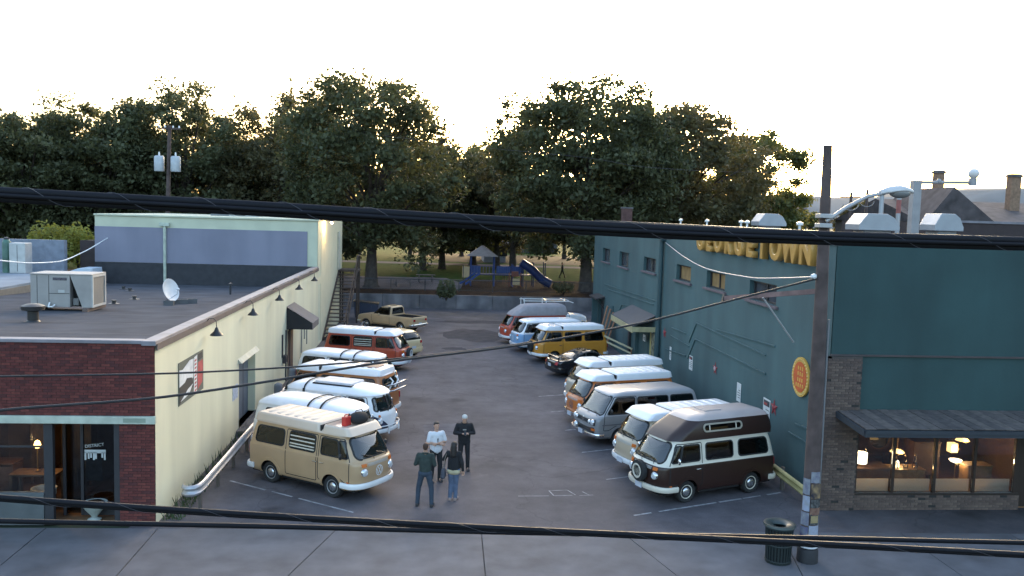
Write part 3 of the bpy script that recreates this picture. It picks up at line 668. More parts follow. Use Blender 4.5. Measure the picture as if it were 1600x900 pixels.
van_t2('mustard yellow camper van with white pop top and spare wheel on its nose', YELL, YELL, ROOFW, (5.3, 47.5), 180+16, top='westy', spare=TYRE, bump=WHITE_P)
bv = van_t2('sky blue van with plain white roof and white window band', BLUE, ROOFW, ROOFW, (4.55, 51.0), 180+16, bump=WHITE_P, emb=WHITE_P, louvre=())
van_t2('red orange van with tall grey canvas high roof', REDP, REDP, HIGREY, (4.1, 54.2), 180+15, top='high', topmat=HIGREY, bump=WHITE_P)
w2 = van_t1('all white split screen van with two roof bars beside the tan van', WHITE_P, WHITE_P, ROOFW, (-2.0, 27.65), -29); roof_straps(w2, T1, (.75, .25))
sp = van_t1('white over navy split screen van with grey roof hatch', NAVY, WHITE_P, ROOFW, (-1.42, 30.4), -25, hatch=True); roof_straps(sp, T1, (-1.0, -1.75))
ov = van_t2('burnt orange van backed in with chrome rack bars on its tail', WOODOR, WOODOR, ROOFW, (-5.75, 35.25), 180-22, top='westy', bump=WHITE_P, plate=False)
w5 = van_t2('white over olive van with two roof bars between the orange and red vans', OLIVE, WHITE_P, ROOFW, (-1.75, 37.3), -24, bump=WHITE_P); roof_straps(w5, T2, (.75, .1))
van_t2('red camper van with white pop top and white spare wheel on its nose', REDP, REDP, ROOFW, (-1.3, 44.3), -18, top='westy', spare=WHITE_P, louvre=(('mid', -1),), bump=WHITE_P)
# rack and roof vent on the van that is backed in
rk = MB()
for z in (1.28, 1.52):
    MB().tube([(-2.12, .55, z-.1), (-2.46, .58, z), (-2.46, -.58, z), (-2.12, -.55, z-.1)], .028, 8).build('rack_bar', CHROME, ov, 60)
for y in (.28, -.2): MB().tube([(-2.15, y, 1.7), (-2.3, y+.05, 1.6), (-2.2, y+.12, 1.3)], .03, 8).build('rack_hook', WHITE_P, ov, 60)
capshell(-1.6, -.75, .40, 2.04, .05, .02, .05).build('skylight', mat('skylight_brown', (.30, .17, .12), .4), ov, 50)
# the load in the tan van's tray
Mt = tan_van.matrix_basis
def on_van(v, p): return Matrix.Translation(v.location) @ Matrix.Rotation(v.rotation_euler[2], 4, 'Z') @ Vector(p)
jc = thing('fuel_can', 'red fuel can lying in the roof tray of the tan van', 'fuel can', on_van(tan_van, (1.12, -.12, 1.93)), math.radians(-35))
MB().box((0, 0, .14), (.15, .28, .28)).build('can_body', mat('red_can', (.45, .03, .025), .4), jc, bevel=.04)
MB().tube([(0, -.09, .27), (0, -.07, .33), (0, .07, .33), (0, .09, .27)], .018, 6).build('handle', mat('red_can', (.45, .03, .025)), jc, 60)
MB().lathe([(.035, .0), (.035, .06), (.02, .07)], 12, c=(0, .11, .27)).build('cap', BLACKPL, jc, 60)
bg = thing('duffel_bag', 'black duffel bag in the roof tray of the tan van', 'bag', on_van(tan_van, (1.22, .3, 1.93)), math.radians(-35))
MB().ball((0, 0, .17), (.26, .34, .18), 14, 9).build('bag_body', mat('black_cloth', (.018, .018, .02), .9, bump=.4, bscale=12), bg, 60)
MB().tube([(0, -.2, .3), (0, -.12, .4), (0, .12, .4), (0, .2, .3)], .015, 6).build('handle', BLACKPL, bg, 60)
# cars
def no(*a): pass
BLK = paint('black', (.012, .012, .014), .2, .6)
def spoiler(r, B_):
    b = MB(); n = 13; pts = []
    for i in range(n):
        y = -.68+1.36*i/(n-1); pts.append((-1.98, y, 1.07-.05*(abs(y)/.68)**3))
    vs = []
    for p_ in pts: vs += [(p_[0]-.12, p_[1], p_[2]+.005), (p_[0]-.05, p_[1], p_[2]+.03), (p_[0]+.08, p_[1], p_[2]+.01), (p_[0]-.02, p_[1], p_[2]-.015)]
    b.add(vs, [(4*i+k, 4*i+(k+1) % 4, 4*i+4+(k+1) % 4, 4*i+4+k) for i in range(n-1) for k in range(4)])
    for sg in (1, -1): b.bar((-1.95, sg*.55, .86), (-1.97, sg*.58, 1.06), .10, .04)
    b.build('spoiler', BLK, r, 50)
cd_ = rpoly([(-.55, .38), (.72, .38), (.78, .86), (.62, .93), (.32, 1.22), (-.50, 1.24)], .05)
car('black_coupe', 'black two door coupe parked nose to the teal wall', 'car',
    [(.22, 2.0, -2.05, .72, .35, 2.8, .3, 2.8), (.32, 2.12, -2.12, .80), (.55, 2.17, -2.17, .84), (.74, 2.10, -2.15, .845), (.82, 1.95, -2.08, .83), (.87, 1.55, -1.92, .80), (.90, 1.05, -1.62, .775), (.94, .86, -1.38, .755), (1.08, .58, -1.08, .70), (1.22, .24, -.72, .63), (1.28, .05, -.5, .57), (1.32, -.1, -.35, .4), (1.33, -.18, -.25, .15)],
    {'s0': rpoly([(-.45, .96), (.60, .96), (.24, 1.21), (-.42, 1.22)], .04), 's1': rpoly([(-1.15, .97), (-.52, .96), (-.50, 1.22), (-.76, 1.2)], .04), 'front': rpoly([(-.62, .95), (.62, .95), (.5, 1.22), (-.5, 1.22)], .05), 'rear': rpoly([(-.60, .96), (.60, .96), (.5, 1.22), (-.5, 1.22)], .05)},
    BLK, (5.92+.95*4.3, 43.2+.31*4.3), 18, (1.28, -1.22), 2.2, [('front_door', cd_, 1), ('front_door', cd_, -1)], extra=spoiler, glassm=GLASSD, light_y=.56, tail_z=.72, bz=.42, bumph=.22)
CRM = paint('pale_yellow', (.66, .50, .29))
hd = rpoly([(-.28, .40), (.80, .40), (.86, .92), (.80, 1.0), (.36, 1.40), (-.28, 1.42)], .05); hr = rpoly([(-1.02, .62), (-.84, .42), (-.32, .40), (-.32, 1.42), (-1.2, 1.40)], .05)
car('hatchback', 'pale yellow hatchback parked between the red van and tan pickup', 'car',
    [(.22, 1.85, -1.85, .72, .4, 2.6, .3, 3), (.32, 1.96, -1.93, .80), (.60, 2.0, -1.98, .84), (.80, 1.92, -1.98, .845), (.90, 1.6, -1.97, .83), (.97, 1.2, -1.95, .80), (1.02, 1.0, -1.92, .78), (1.22, .68, -1.80, .72), (1.40, .34, -1.62, .65), (1.46, .1, -1.48, .58), (1.50, -.2, -1.2, .42), (1.51, -.4, -.9, .15)],
    {'s0': rpoly([(-.22, 1.03), (.78, 1.03), (.34, 1.38), (-.22, 1.39)], .04), 's1': rpoly([(-1.05, 1.03), (-.36, 1.03), (-.36, 1.39), (-1.05, 1.38)], .04), 's2': rpoly([(-1.62, 1.06), (-1.15, 1.04), (-1.15, 1.37), (-1.45, 1.36)], .04), 'front': rpoly([(-.64, 1.03), (.64, 1.03), (.52, 1.39), (-.52, 1.39)], .05), 'rear': rpoly([(-.62, 1.04), (.62, 1.04), (.5, 1.38), (-.5, 1.38)], .08)},
    CRM, (-1.2-.72*4.0, 48.0+.69*4.0), 180-44, (1.2, -1.25), 2.05, [('front_door', hd, 1), ('front_door', hd, -1), ('rear_door', hr, 1), ('rear_door', hr, -1)], glassm=GLASSD, light_y=.56, light_z=.7, tail_z=.88, bz=.45, bumph=.25)
def bed(paintm):
    def f(r, B_):
        C = B_.C; B_.alive &= ~((C[:, 0] < -.70) & (C[:, 0] > -2.44) & (abs(C[:, 1]) < .735) & (C[:, 2] > .9))
        b = MB(); x0, x1, y, z0, z1 = -2.46, -.68, .75, .55, 1.03
        b.add([(x0, -y, z1), (x1, -y, z1), (x1, y, z1), (x0, y, z1), (x0, -y, z0), (x1, -y, z0), (x1, y, z0), (x0, y, z0)], [(4, 5, 6, 7), (0, 1, 5, 4), (1, 2, 6, 5), (2, 3, 7, 6), (3, 0, 4, 7)])
        b.build('load_bed', mat('bed_liner', (.03, .026, .026), .8), r)
        rail = MB()
        for sg in (1, -1): rail.span((-2.5, sg*.735, 1.02), (-.66, sg*.80, 1.055))
        rail.span((-2.52, -.80, 1.02), (-2.45, .80, 1.055)); rail.build('bed_rail', paintm, r, bevel=.01)
    return f
PROWS = [(.36, 2.2, -2.5, .74, .35, 3, .08, 6), (.44, 2.32, -2.54, .82), (.70, 2.36, -2.55, .85), (.90, 2.27, -2.55, .85), (.98, 2.0, -2.54, .84), (1.03, 1.4, -2.53, .825), (1.05, 1.12, -2.5, .815), (1.06, 1.05, -.66, .80), (1.10, 1.0, -.66, .79), (1.35, .70, -.65, .73), (1.58, .40, -.62, .65), (1.64, .22, -.52, .58), (1.67, .05, -.35, .40), (1.68, -.05, -.25, .12)]
PW = {'s0': rpoly([(-.52, 1.12), (.84, 1.12), (.38, 1.55), (-.50, 1.55)], .05), 'front': rpoly([(-.66, 1.12), (.66, 1.12), (.54, 1.56), (-.54, 1.56)], .05), 'rear': rpoly([(-.60, 1.18), (.60, 1.18), (.54, 1.52), (-.54, 1.52)], .05)}
pd = rpoly([(-.58, .45), (.80, .45), (.95, .62), (.98, 1.06), (.45, 1.60), (-.56, 1.60)], .05)
car('pickup_truck', 'tan pickup truck with empty open bed near the outdoor stair', 'pickup', PROWS, PW, paint('gold_tan', (.46, .33, .20)), (-5.1, 61.2), 180-35, (1.45, -1.5), 2.4, [('front_door', pd, 1), ('front_door', pd, -1)], gutter=1.60, wheel_r=.34, extra=bed(paint('gold_tan', (.46, .33, .20))), glassm=GLASSD, light_z=.78, tail_z=.85, bump_m=CHROME, bz=.52, bumph=.15)
wp = car('work_truck', 'white pickup truck with a white ladder rack by the far end of the teal wall', 'pickup', PROWS, PW, WHITE_P, (11.0, 62.4), 4, (1.45, -1.5), 2.4, [('front_door', pd, 1), ('front_door', pd, -1)], gutter=1.60, wheel_r=.34, extra=bed(WHITE_P), glassm=GLASSD, light_z=.78, tail_z=.85, bump_m=CHROME, bz=.52, bumph=.15)
for sg in (1, -1):
    for x in (-2.35, -.75): MB().bar((x, sg*.76, 1.04), (x, sg*.76, 2.02), .06).build('rack_post', WHITE_P, wp)
    MB().bar((-2.45, sg*.76, 2.0), (.95, sg*.76, 2.0), .05, .06).build('rack_rail', WHITE_P, wp)
    MB().bar((.95, sg*.76, 2.0), (1.25, sg*.76, 1.9), .05, .06).build('rack_rail', WHITE_P, wp)
for x in (-2.35, -.75, .6): MB().bar((x, -.80, 2.06), (x, .80, 2.06), .05).build('rack_crossbar', WHITE_P, wp)
# ------------------------------------------------------------------ surfaces
def asphalt_mat():
    m = bpy.data.materials.new('asphalt'); m.use_nodes = True; nt = m.node_tree; n = nt.nodes; L = nt.links; b = n['Principled BSDF']
    tc = n.new('ShaderNodeTexCoord')
    def noise(scale, det=6, rough=.6):
        z = n.new('ShaderNodeTexNoise'); z.inputs['Scale'].default_value = scale; z.inputs['Detail'].default_value = det; z.inputs['Roughness'].default_value = rough
        L.new(tc.outputs['Object'], z.inputs['Vector']); return z.outputs['Fac']
    def ramp(src, a, b_, ca, cb):
        r = n.new('ShaderNodeValToRGB'); r.color_ramp.elements[0].position = a; r.color_ramp.elements[1].position = b_
        r.color_ramp.elements[0].color = (*ca, 1); r.color_ramp.elements[1].color = (*cb, 1); L.new(src, r.inputs['Fac']); return r.outputs['Color']
    def mul(a, c, f=1., mode='MULTIPLY'):
        x = n.new('ShaderNodeMix'); x.data_type = 'RGBA'; x.blend_type = mode; x.inputs[0].default_value = f; L.new(a, x.inputs[6]); L.new(c, x.inputs[7]); return x.outputs[2]
    base = ramp(noise(.16, 8, .62), .32, .70, (.070, .063, .070), (.130, .116, .127))
    mid = ramp(noise(.75, 6, .7), .30, .66, (.68, .68, .68), (1.16, 1.15, 1.14))
    fine = ramp(noise(34, 3), .3, .7, (.8, .8, .8), (1.15, 1.15, 1.15))
    stain = ramp(noise(.42, 3, .5), .60, .72, (1, 1, 1), (.55, .55, .56))
    pale = ramp(noise(.30, 10, .75), .58, .74, (1, 1, 1), (1.5, 1.48, 1.46))
    wv = n.new('ShaderNodeTexVoronoi'); wv.feature = 'DISTANCE_TO_EDGE'; wv.inputs['Scale'].default_value = .16
    nz = n.new('ShaderNodeTexNoise'); nz.inputs['Scale'].default_value = .9; nz.inputs['Detail'].default_value = 5; L.new(tc.outputs['Object'], nz.inputs['Vector'])
    mp = n.new('ShaderNodeVectorMath'); mp.operation = 'MULTIPLY_ADD'; mp.inputs[1].default_value = (5, 5, 0); L.new(nz.outputs['Color'], mp.inputs[0]); L.new(tc.outputs['Object'], mp.inputs[2]); L.new(mp.outputs[0], wv.inputs['Vector']); nz.inputs['Scale'].default_value = .35
    crack = ramp(wv.outputs['Distance'], .0, .006, (.45, .45, .45), (1, 1, 1))
    cfinal = mul(mul(mul(mul(mul(base, mid), fine), stain), pale), crack, .5)
    L.new(cfinal, b.inputs['Base Color']); b.inputs['Roughness'].default_value = .85; b.inputs['Specular IOR Level'].default_value = .3
    bp = n.new('ShaderNodeBump'); bp.inputs['Strength'].default_value = .35; bp.inputs['Distance'].default_value = .01; L.new(noise(60, 2), bp.inputs['Height']); L.new(bp.outputs['Normal'], b.inputs['Normal'])
    return m
ASPHALT = asphalt_mat()
CONC = mat('sidewalk_concrete', (.104, .099, .108), .85, var=.28, scale=1.1, bump=.25, bscale=50); CONC2 = mat('weathered_concrete', (.135, .125, .13), .9, var=.4, scale=.8, bump=.3, bscale=20, streak=.3)
GRASS = mat('grass_turf', (.030, .058, .014), 1., spec=.03, var=.35, scale=1.4, bump=.5, bscale=30); DIRT = mat('bark_mulch', (.040, .026, .020), 1., spec=.03, var=.35, scale=2, bump=.4, bscale=30)
PATHM = mat('path_paving', (.13, .12, .13), 1., spec=.05, var=.15, scale=.6)
LINE = mat('worn_line_paint', (.27, .265, .275), .85, var=.5, scale=5)
def sheet(name, pts, z, m, parent=None):
    o = MB().add([(x, y, z) for x, y in pts], [tuple(range(len(pts)))]).build(name, m, parent)
    if not parent: o['kind'] = 'structure'
    return o
sheet('ground', [(-900, -60), (900, -60), (900, 1500), (-900, 1500)], -.05, mat('far_ground', (.03, .04, .02), .95, var=.3, scale=.05))
lot = sheet('parking_lot', [(-7.6, 21.2), (30, 20.6), (30, 73.2), (-30, 73.2), (-30, 52), (-7.6, 52)], 0, ASPHALT)
def blob(name, cx, cy, rx, ry, z, m_, seed, n=18):
    rg = random.Random(seed); sheet(name, [(cx+rx*math.cos(2*math.pi*k/n)*rg.uniform(.7, 1.1), cy+ry*math.sin(2*math.pi*k/n)*rg.uniform(.7, 1.1)) for k in range(n)], z, m_)
PATCHM = mat('asphalt_patch_dark', (.052, .048, .054), .9, var=.25, scale=1.5, bump=.3, bscale=50, spec=.2)
blob('asphalt_patch', 2.6, 57.5, 2.3, 3.2, .004, PATCHM, 3); blob('asphalt_patch', 1.2, 51.5, .8, .7, .004, PATCHM, 4); blob('asphalt_patch', 3.0, 64.5, 3.4, 1.0, .004, PATCHM, 5)
sheet('asphalt_patch', [(-.3, 31.0), (1.6, 31.4), (1.4, 33.2), (-.4, 32.8)], .004, mat('asphalt_patch_pale', (.10, .093, .104), .9, var=.3, scale=2, bump=.3, bscale=50, spec=.2))
sheet('road', [(-60, 3), (60, 3), (60, 17.4), (-60, 17.4)], -.03, ASPHALT)
sw = MB().box((0, 0, 0), (.01, .01, .01)); sw = bpy.data.objects.new('sidewalk', None); link(sw); sw['kind'] = 'structure'
def back_y(x): return 21.86 if x < -7 else np.interp(x, (-7, 16), (21.80, 21.2))
JO = [(-17.0, -17.0), (-14.0, -14.0), (-12.3, -12.3), (-9.58, -9.55), (-6.85, -6.84), (-2.41, -3.15), (1.28, 1.24), (4.91, 5.6), (9.15, 8.6), (12.4, 12.4), (15.4, 15.4), (18.5, 18.5)]
for (a, b), (c, d) in zip(JO[:-1], JO[1:]):
    g = .014; y1a, y1b = back_y(a), back_y(c)
    for ya, yb, fa in ((17.55, 18.15, 0), (18.165, None, 1)):
        ta = lambda y, p, q: p + (q-p)*(21.5-y)/2.7
        if fa == 0: P = [(ta(ya, a, b)+g, ya), (ta(ya, c, d)-g, ya), (ta(yb, c, d)-g, yb), (ta(yb, a, b)+g, yb)]
        else: P = [(ta(ya, a, b)+g, ya), (ta(ya, c, d)-g, ya), (c-g, y1b), (a+g, y1a)]
        dz = random.uniform(-.003, .003)
        MB().prism([(x, y, .0) for x, y in P], (0, 0, .022+dz)).build('slab', CONC, sw)
MB().span((-18, 17.4, -.05), (19, 17.55, .012)).build('kerb', CONC2, sw, bevel=.02)
MB().span((-18, 17.5, -.04), (19, 21.15, .004)).build('joint_bed', mat('joint_dirt', (.035, .035, .036), .95), sw)
pm = bpy.data.objects.new('painted_bay_lines', None); link(pm); pm['kind'] = 'structure'
def pline(a, b, w=.09, gaps=()):
    a, b = Vector((*a, .004)), Vector((*b, .004)); d = (b-a).normalized(); n = Vector((-d.y, d.x, 0))*w/2; L_ = (b-a).length; t = 0
    while t < L_:
        l = random.uniform(.35, .9); e = min(L_, t+l)
        wob = random.uniform(.7, 1.05)
        MB().add([a+d*t-n*wob, a+d*e-n*wob, a+d*e+n*wob, a+d*t+n*wob], [(0, 1, 2, 3)]).build('line_segment', LINE, pm); t = e + random.choice((0, 0, .05, .1, .25))
pline((-6.0, 25.75), (-1.96, 22.89)); pline((5.54, 22.72), (10.5, 24.68)); pline((5.4, 25.94), (7.4, 26.7), .07)
for k in range(1, 5): pline((5.3-.15*k, 25.94+3.05*k), (9.8, 27.7+3.05*k), .08)
for k in range(1, 6): pline((-5.9, 26+3.2*k), (-2.2, 23.9+3.2*k), .08)
for a, b in (((3.46, 24.85), (4.02, 24.9)), ((4.02, 24.9), (4.2, 24.45)), ((3.55, 24.38), (4.1, 24.42)), ((3.46, 24.85), (3.55, 24.38)), ((4.3, 24.4), (4.75, 24.45)), ((4.45, 24.75), (4.6, 24.45)), ((2.5, 24.35), (3.4, 24.37))): pline(a, b, .035)
# ------------------------------------------------------------------ building helpers
def holed(P, u0, u1, v0, v1, holes, depth):
    """a wall face with recessed openings: P(u, v, d) gives the point d behind the face"""
    b = MB(); us = sorted({u0, u1, *[h[0] for h in holes], *[h[1] for h in holes]}); vs = sorted({v0, v1, *[h[2] for h in holes], *[h[3] for h in holes]})
    us = [u for u in us if u0 <= u <= u1]; vs = [v for v in vs if v0 <= v <= v1]
    for a, c in zip(us[:-1], us[1:]):
        for e, f in zip(vs[:-1], vs[1:]):
            mu, mv = (a+c)/2, (e+f)/2
            if any(h[0] < mu < h[1] and h[2] < mv < h[3] for h in holes): continue
            b.add([P(a, e, 0), P(c, e, 0), P(c, f, 0), P(a, f, 0)], [(0, 1, 2, 3)])
    for a, c, e, f in holes:
        q = [(a, e), (c, e), (c, f), (a, f)]
        for (s, t), (x, y) in zip(q, q[1:]+q[:1]): b.add([P(s, t, 0), P(x, y, 0), P(x, y, depth), P(s, t, depth)], [(0, 1, 2, 3)])
    return b
BRICK_M = [mat('brick_red_%d' % i, c, .9, var=.2, scale=9, bump=.3, bscale=60) for i, c in enumerate(((.118, .029, .026), (.095, .023, .021), (.140, .036, .030), (.078, .023, .023)))]
BRICK_T = [mat('brick_tan_%d' % i, c, .9, var=.2, scale=9, bump=.3, bscale=60) for i, c in enumerate(((.112, .078, .066), (.096, .066, .057), (.130, .092, .076), (.084, .060, .053)))] + [mat('brick_black', (.025, .022, .022), .7)]
MORTAR = mat('mortar', (.05, .03, .028), .95); MORTAR2 = mat('mortar_tan', (.075, .062, .056), .95)
def brick_field(parent, P, u0, u1, v0, v1, mats, singles, holes=(), bl=.205, bh=.062, j=.011, proud=.012, dark=0., first=None, name='brick'):
    """running bond on a wall face; the first `singles` bricks (nearest u=first) are objects, the rest one part"""
    cells = []; r = 0; v = v0
    while v + bh <= v1 + .02:
        u = u0 - (bl+j)/2*(r % 2)
        while u < u1:
            a, c = max(u, u0), min(u+bl, u1)
            if c-a > .03 and not any(h[0]-.01 < (a+c)/2 < h[1]+.01 and h[2]-.01 < v+bh/2 < h[3]+.01 for h in holes): cells.append((a, c, v, min(v+bh, v1)))
            u += bl+j
        v += bh+j; r += 1
    cells.sort(key=lambda q: abs((q[0]+q[1])/2 - (first if first is not None else u0)) + .6*abs(q[2]-(v0+v1)/2))
    def faces(a, c, e, f, pr):
        q = [P(a, e, -pr), P(c, e, -pr), P(c, f, -pr), P(a, f, -pr), P(a, e, .0), P(c, e, .0), P(c, f, .0), P(a, f, .0)]
        return q, [(0, 1, 2, 3), (0, 1, 5, 4), (1, 2, 6, 5), (2, 3, 7, 6), (3, 0, 4, 7)]
    rest = MB(); nm = len(mats)-(1 if dark else 0); cache = {}
    for i, (a, c, e, f) in enumerate(cells):
        pr = proud + random.choice((0, .001, .002, -.002)); mi = nm if random.random() < dark else random.choices(range(nm), [4, 3, 2, 2][:nm])[0]
        if i < singles:
            k = (round(c-a, 3), round(f-e, 3), round(pr, 3), mi)
            o0 = Vector(P(a, e, 0)); q, fs = faces(a, c, e, f, pr)
            if k not in cache:
                cache[k] = MB().add([Vector(x)-o0 for x in q], fs).mesh(name, mats[mi])
            o = bpy.data.objects.new(name, cache[k]); link(o, parent); o.location = o0
        else:
            q, fs = faces(a, c, e, f, pr); rest.add(q, fs, mi)
    if rest.v:
        o = rest.build(name+'work', list(mats), parent); o['kind'] = 'stuff'
def bevbox(name, a, b, m, parent=None, bevel=.01): return MB().span(a, b).build(name, m, parent, bevel=bevel)
# ------------------------------------------------------------------ left shop (brick front, pale side wall, low roof)
PALE = mat('pale_yellow_render', (.66, .63, .46), .8, var=.05, scale=.5, bump=.08, bscale=14, streak=.10); PALE2 = mat('pale_green_trim', (.44, .48, .40), .7, var=.2, scale=3)
ROOFM = mat('roof_felt', (.082, .083, .095), 1., spec=.05, var=.22, scale=.7, bump=.2, bscale=18); CAPM = mat('metal_coping', (.20, .185, .205), .6, .0, var=.25, scale=2); FRAME_D = mat('dark_frame', (.03, .03, .036), .5)
SLATE = mat('slate_blue_door', (.10, .125, .16), .6); DKROOM = mat('dark_interior', (.03, .024, .02), .9)
LX, LY = -7.0, 22.1
def zroof(y): return 4.62 - (y-22.1)*.038
def on_roof(x, y):
    d = ray(x, y); # z = 4.62 - (Y-22.1)*.038
    t = (4.62 + 22.1*.038 - CAM_H)/(d.z + .038*d.y); return CAM_C + d*t
shop = thing('brick_shop', 'low shop with dark red brick front and pale yellow side wall', 'building', (LX, LY, 0))
def rel(o, root):   # keep world coordinates under a moved root
    o.location = Vector(o.location) - Vector(root.location); return o
def B(name, mb, m, parent, root, **k):
    o = mb.build(name, m, parent, **k)
    if parent is root: o.location = -Vector(root.location)
    return o
PS = lambda u, v, d: (LX-d, u, v)                     # side wall: u = world Y
door_h = (31.35, 34.15, .18, 2.55)
B('side_wall', holed(PS, LY+.02, 51.7, 0, 4.62, [door_h], .35), PALE, shop, shop)
for i, y in enumerate(range(22, 51, 3)):
    B('coping_strip', MB().span((LX-.30, max(y, 22.02)+.004, 4.62), (LX+.05, min(y+3, 51.68), 4.74)), CAPM, shop, shop, bevel=.012)
B('coping_strip', MB().span((-18, LY-.06, 4.66), (LX-.305, LY+.28, 4.745)), CAPM, shop, shop, bevel=.012)
B('coping_fascia', MB().span((LX+.051, LY-.02, 4.50), (LX+.075, 51.68, 4.66)), mat('brown_fascia', (.09, .07, .07), .7), shop, shop)
B('roof_deck', MB().add([(-19, LY+.1, zroof(22.2)), (LX-.28, LY+.1, zroof(22.2)), (LX-.28, 51.7, zroof(51.7)), (-19, 51.7, zroof(51.7))], [(0, 1, 2, 3)]), ROOFM, shop, shop)
for i in range(9):
    y = 24.6+3.1*i
    B('roof_seam', MB().add([(-18.5, y, zroof(y)+.006), (LX-.3, y, zroof(y)+.006), (LX-.3, y+.09, zroof(y)+.003), (-18.5, y+.09, zroof(y)+.003)], [(0, 1, 2, 3)]), mat('felt_lap', (.075, .075, .085), .9), shop, shop)
dl = B('side_door', MB().span((LX-.30, 31.45, .18), (LX-.26, 34.05, 2.52)), SLATE, shop, shop)
for y in (32.3, 33.2): MB().span((LX-.262, y-.012, .2), (LX-.25, y+.012, 2.5)).build('panel_groove', FRAME_D, dl)
MB().tube([(LX-.25, 32.1, 1.15), (LX-.2, 32.1, 1.15), (LX-.2, 32.1, 1.35), (LX-.25, 32.1, 1.35)], .015, 6).build('handle', CHROME, dl)
B('door_hood', MB().prism([(LX, 31.2, 2.56), (LX+.14, 31.2, 2.56), (LX, 31.2, 2.72)], (0, 3.1, 0)), mat('pale_trim', (.42, .42, .36), .7), shop, shop)
B('door_step', MB().span((LX-.34, 30.9, 0), (LX+.42, 34.6, .18)), CONC2, shop, shop, bevel=.02)
B('notice', MB().box((LX+.008, 30.75, 1.62), (.012, .75, .5)), mat('pale_blue_notice', (.38, .42, .52), .6, var=.3, scale=9), shop, shop)
PF = lambda u, v, d: (u, LY+d, v)
B('front_backing', MB().span((-18, LY+.0, 2.70), (LX-.02, LY+.25, 4.655)), MORTAR, shop, shop)
def child_at(root):
    e = bpy.data.objects.new('brick_front', None); link(e, root); e.location = -Vector(root.location); return e
bf = child_at(shop)
brick_field(bf, PF, -17.9, LX, 2.835, 4.655, BRICK_M, 150, first=LX)
B('pillar_core', MB().span((-7.86, LY+.0, 0), (LX-.02, LY+.5, 2.62)), MORTAR, shop, shop)
brick_field(bf, PF, -7.87, LX, .02, 2.62, BRICK_M, 170, first=LX)
B('lintel', MB().span((-18, LY-.09, 2.63), (LX+.03, LY+.02, 2.82)), PALE2, shop, shop, bevel=.015)
B('lintel_patch', MB().span((-7.75, LY-.093, 2.67), (-7.2, LY-.088, 2.78)), mat('patch_green', (.24, .29, .23), .7), shop, shop)
# shop window (lit) and recessed door
GL_SHOP = glass('shop_glass', (.80, .82, .82))
for nm, a, c in (('window_post', -9.72, -9.50), ('window_post', -12.6, -12.45), ('door_post', -8.02, -7.88)):
    B(nm, MB().span((a, LY+.02, .0), (c, LY+.16, 2.62)), FRAME_D, shop, shop, bevel=.01)
B('window_sill', MB().span((-12.45, LY+.0, .0), (-9.73, LY+.2, .82)), mat('bulkhead_grey', (.09, .10, .105), .7), shop, shop, bevel=.01)
B('shop_window', MB().span((-12.44, LY+.10, .83), (-9.73, LY+.11, 2.61)), GL_SHOP, shop, shop)
B('transom_bar', MB().span((-12.44, LY+.07, 1.98), (-9.73, LY+.13, 2.02)), FRAME_D, shop, shop)
B('door_glass', MB().span((-9.49, LY+.62, .1), (-8.04, LY+.63, 2.6)), glass('door_glass', (.35, .37, .38)), shop, shop)
for x in (-9.46, -9.02, -8.08): B('door_frame', MB().span((x-.035, LY+.58, .05), (x+.035, LY+.66, 2.6)), FRAME_D, shop, shop)
B('door_frame', MB().span((-9.0, LY+.58, .05), (-8.1, LY+.66, .25)), FRAME_D, shop, shop)
B('door_recess_wall', MB().span((-8.02, LY+.17, 0), (-7.9, LY+.7, 2.6)), DKROOM, shop, shop)
room = MB().span((-12.7, LY+4.4, 0), (-7.2, LY+4.5, 2.75)).span((-12.75, LY+.2, 0), (-12.65, LY+4.4, 2.75)).span((-7.3, LY+.72, 0), (-7.2, LY+4.4, 2.75)).span((-12.7, LY+.2, 2.68), (-7.2, LY+4.5, 2.75)).span((-12.7, LY+.2, -.02), (-7.2, LY+4.5, .012))
B('shop_interior', room, mat('brown_interior', (.16, .085, .04), .9, var=.4, scale=1.2), shop, shop)
sg1 = text_mesh('door_lettering', 'DISTRICT', .115, mat('white_vinyl', (.48, .5, .5), .6), .003)
def flat_text(me, loc, root, face='-Y', name='lettering'):
    o = bpy.data.objects.new(name, me); link(o, root)
    o.location = Vector(loc) - Vector(root.location)
    o.rotation_euler = {'-Y': (math.pi/2, 0, 0), '-X': (math.pi/2, 0, -math.pi/2), '+X': (math.pi/2, 0, math.pi/2)}[face]; return o
flat_text(sg1, (-8.70, LY+.572, 1.90), shop).rotation_euler = (math.pi/2, -.12, 0)
lg = MB()
lg.span((-8.95, LY+.572, 1.70), (-8.42, LY+.575, 1.79))
for i, x in enumerate((-8.95, -8.87, -8.81, -8.74, -8.69, -8.53, -8.47)): lg.span((x, LY+.572, 1.52+.03*(i % 3)), (x+.045, LY+.575, 1.72))
B('door_logo', lg, mat('white_vinyl', (.48, .5, .5)), shop, shop)
B('door_poster', MB().span((-8.95, LY+.66, .95), (-8.55, LY+.67, 1.55)), mat('grey_poster', (.18, .19, .20), .7, var=.5, scale=8), shop, shop)
pot = thing('planter_urn', 'pale stone urn standing in the dark shop doorway', 'urn', (-8.62, LY+.32, .01))
MB().lathe([(.16, 0), (.17, .04), (.07, .09), (.09, .14), (.22, .30), (.30, .44), (.31, .48), (.27, .48), (.2, .3), (.001, .28)], 22).build('bowl', mat('pale_stone', (.34, .37, .35), .8), pot, 50)
MB().ball((0, 0, .46), (.24, .24, .07), 12, 6).build('soil', DIRT, pot, 60)
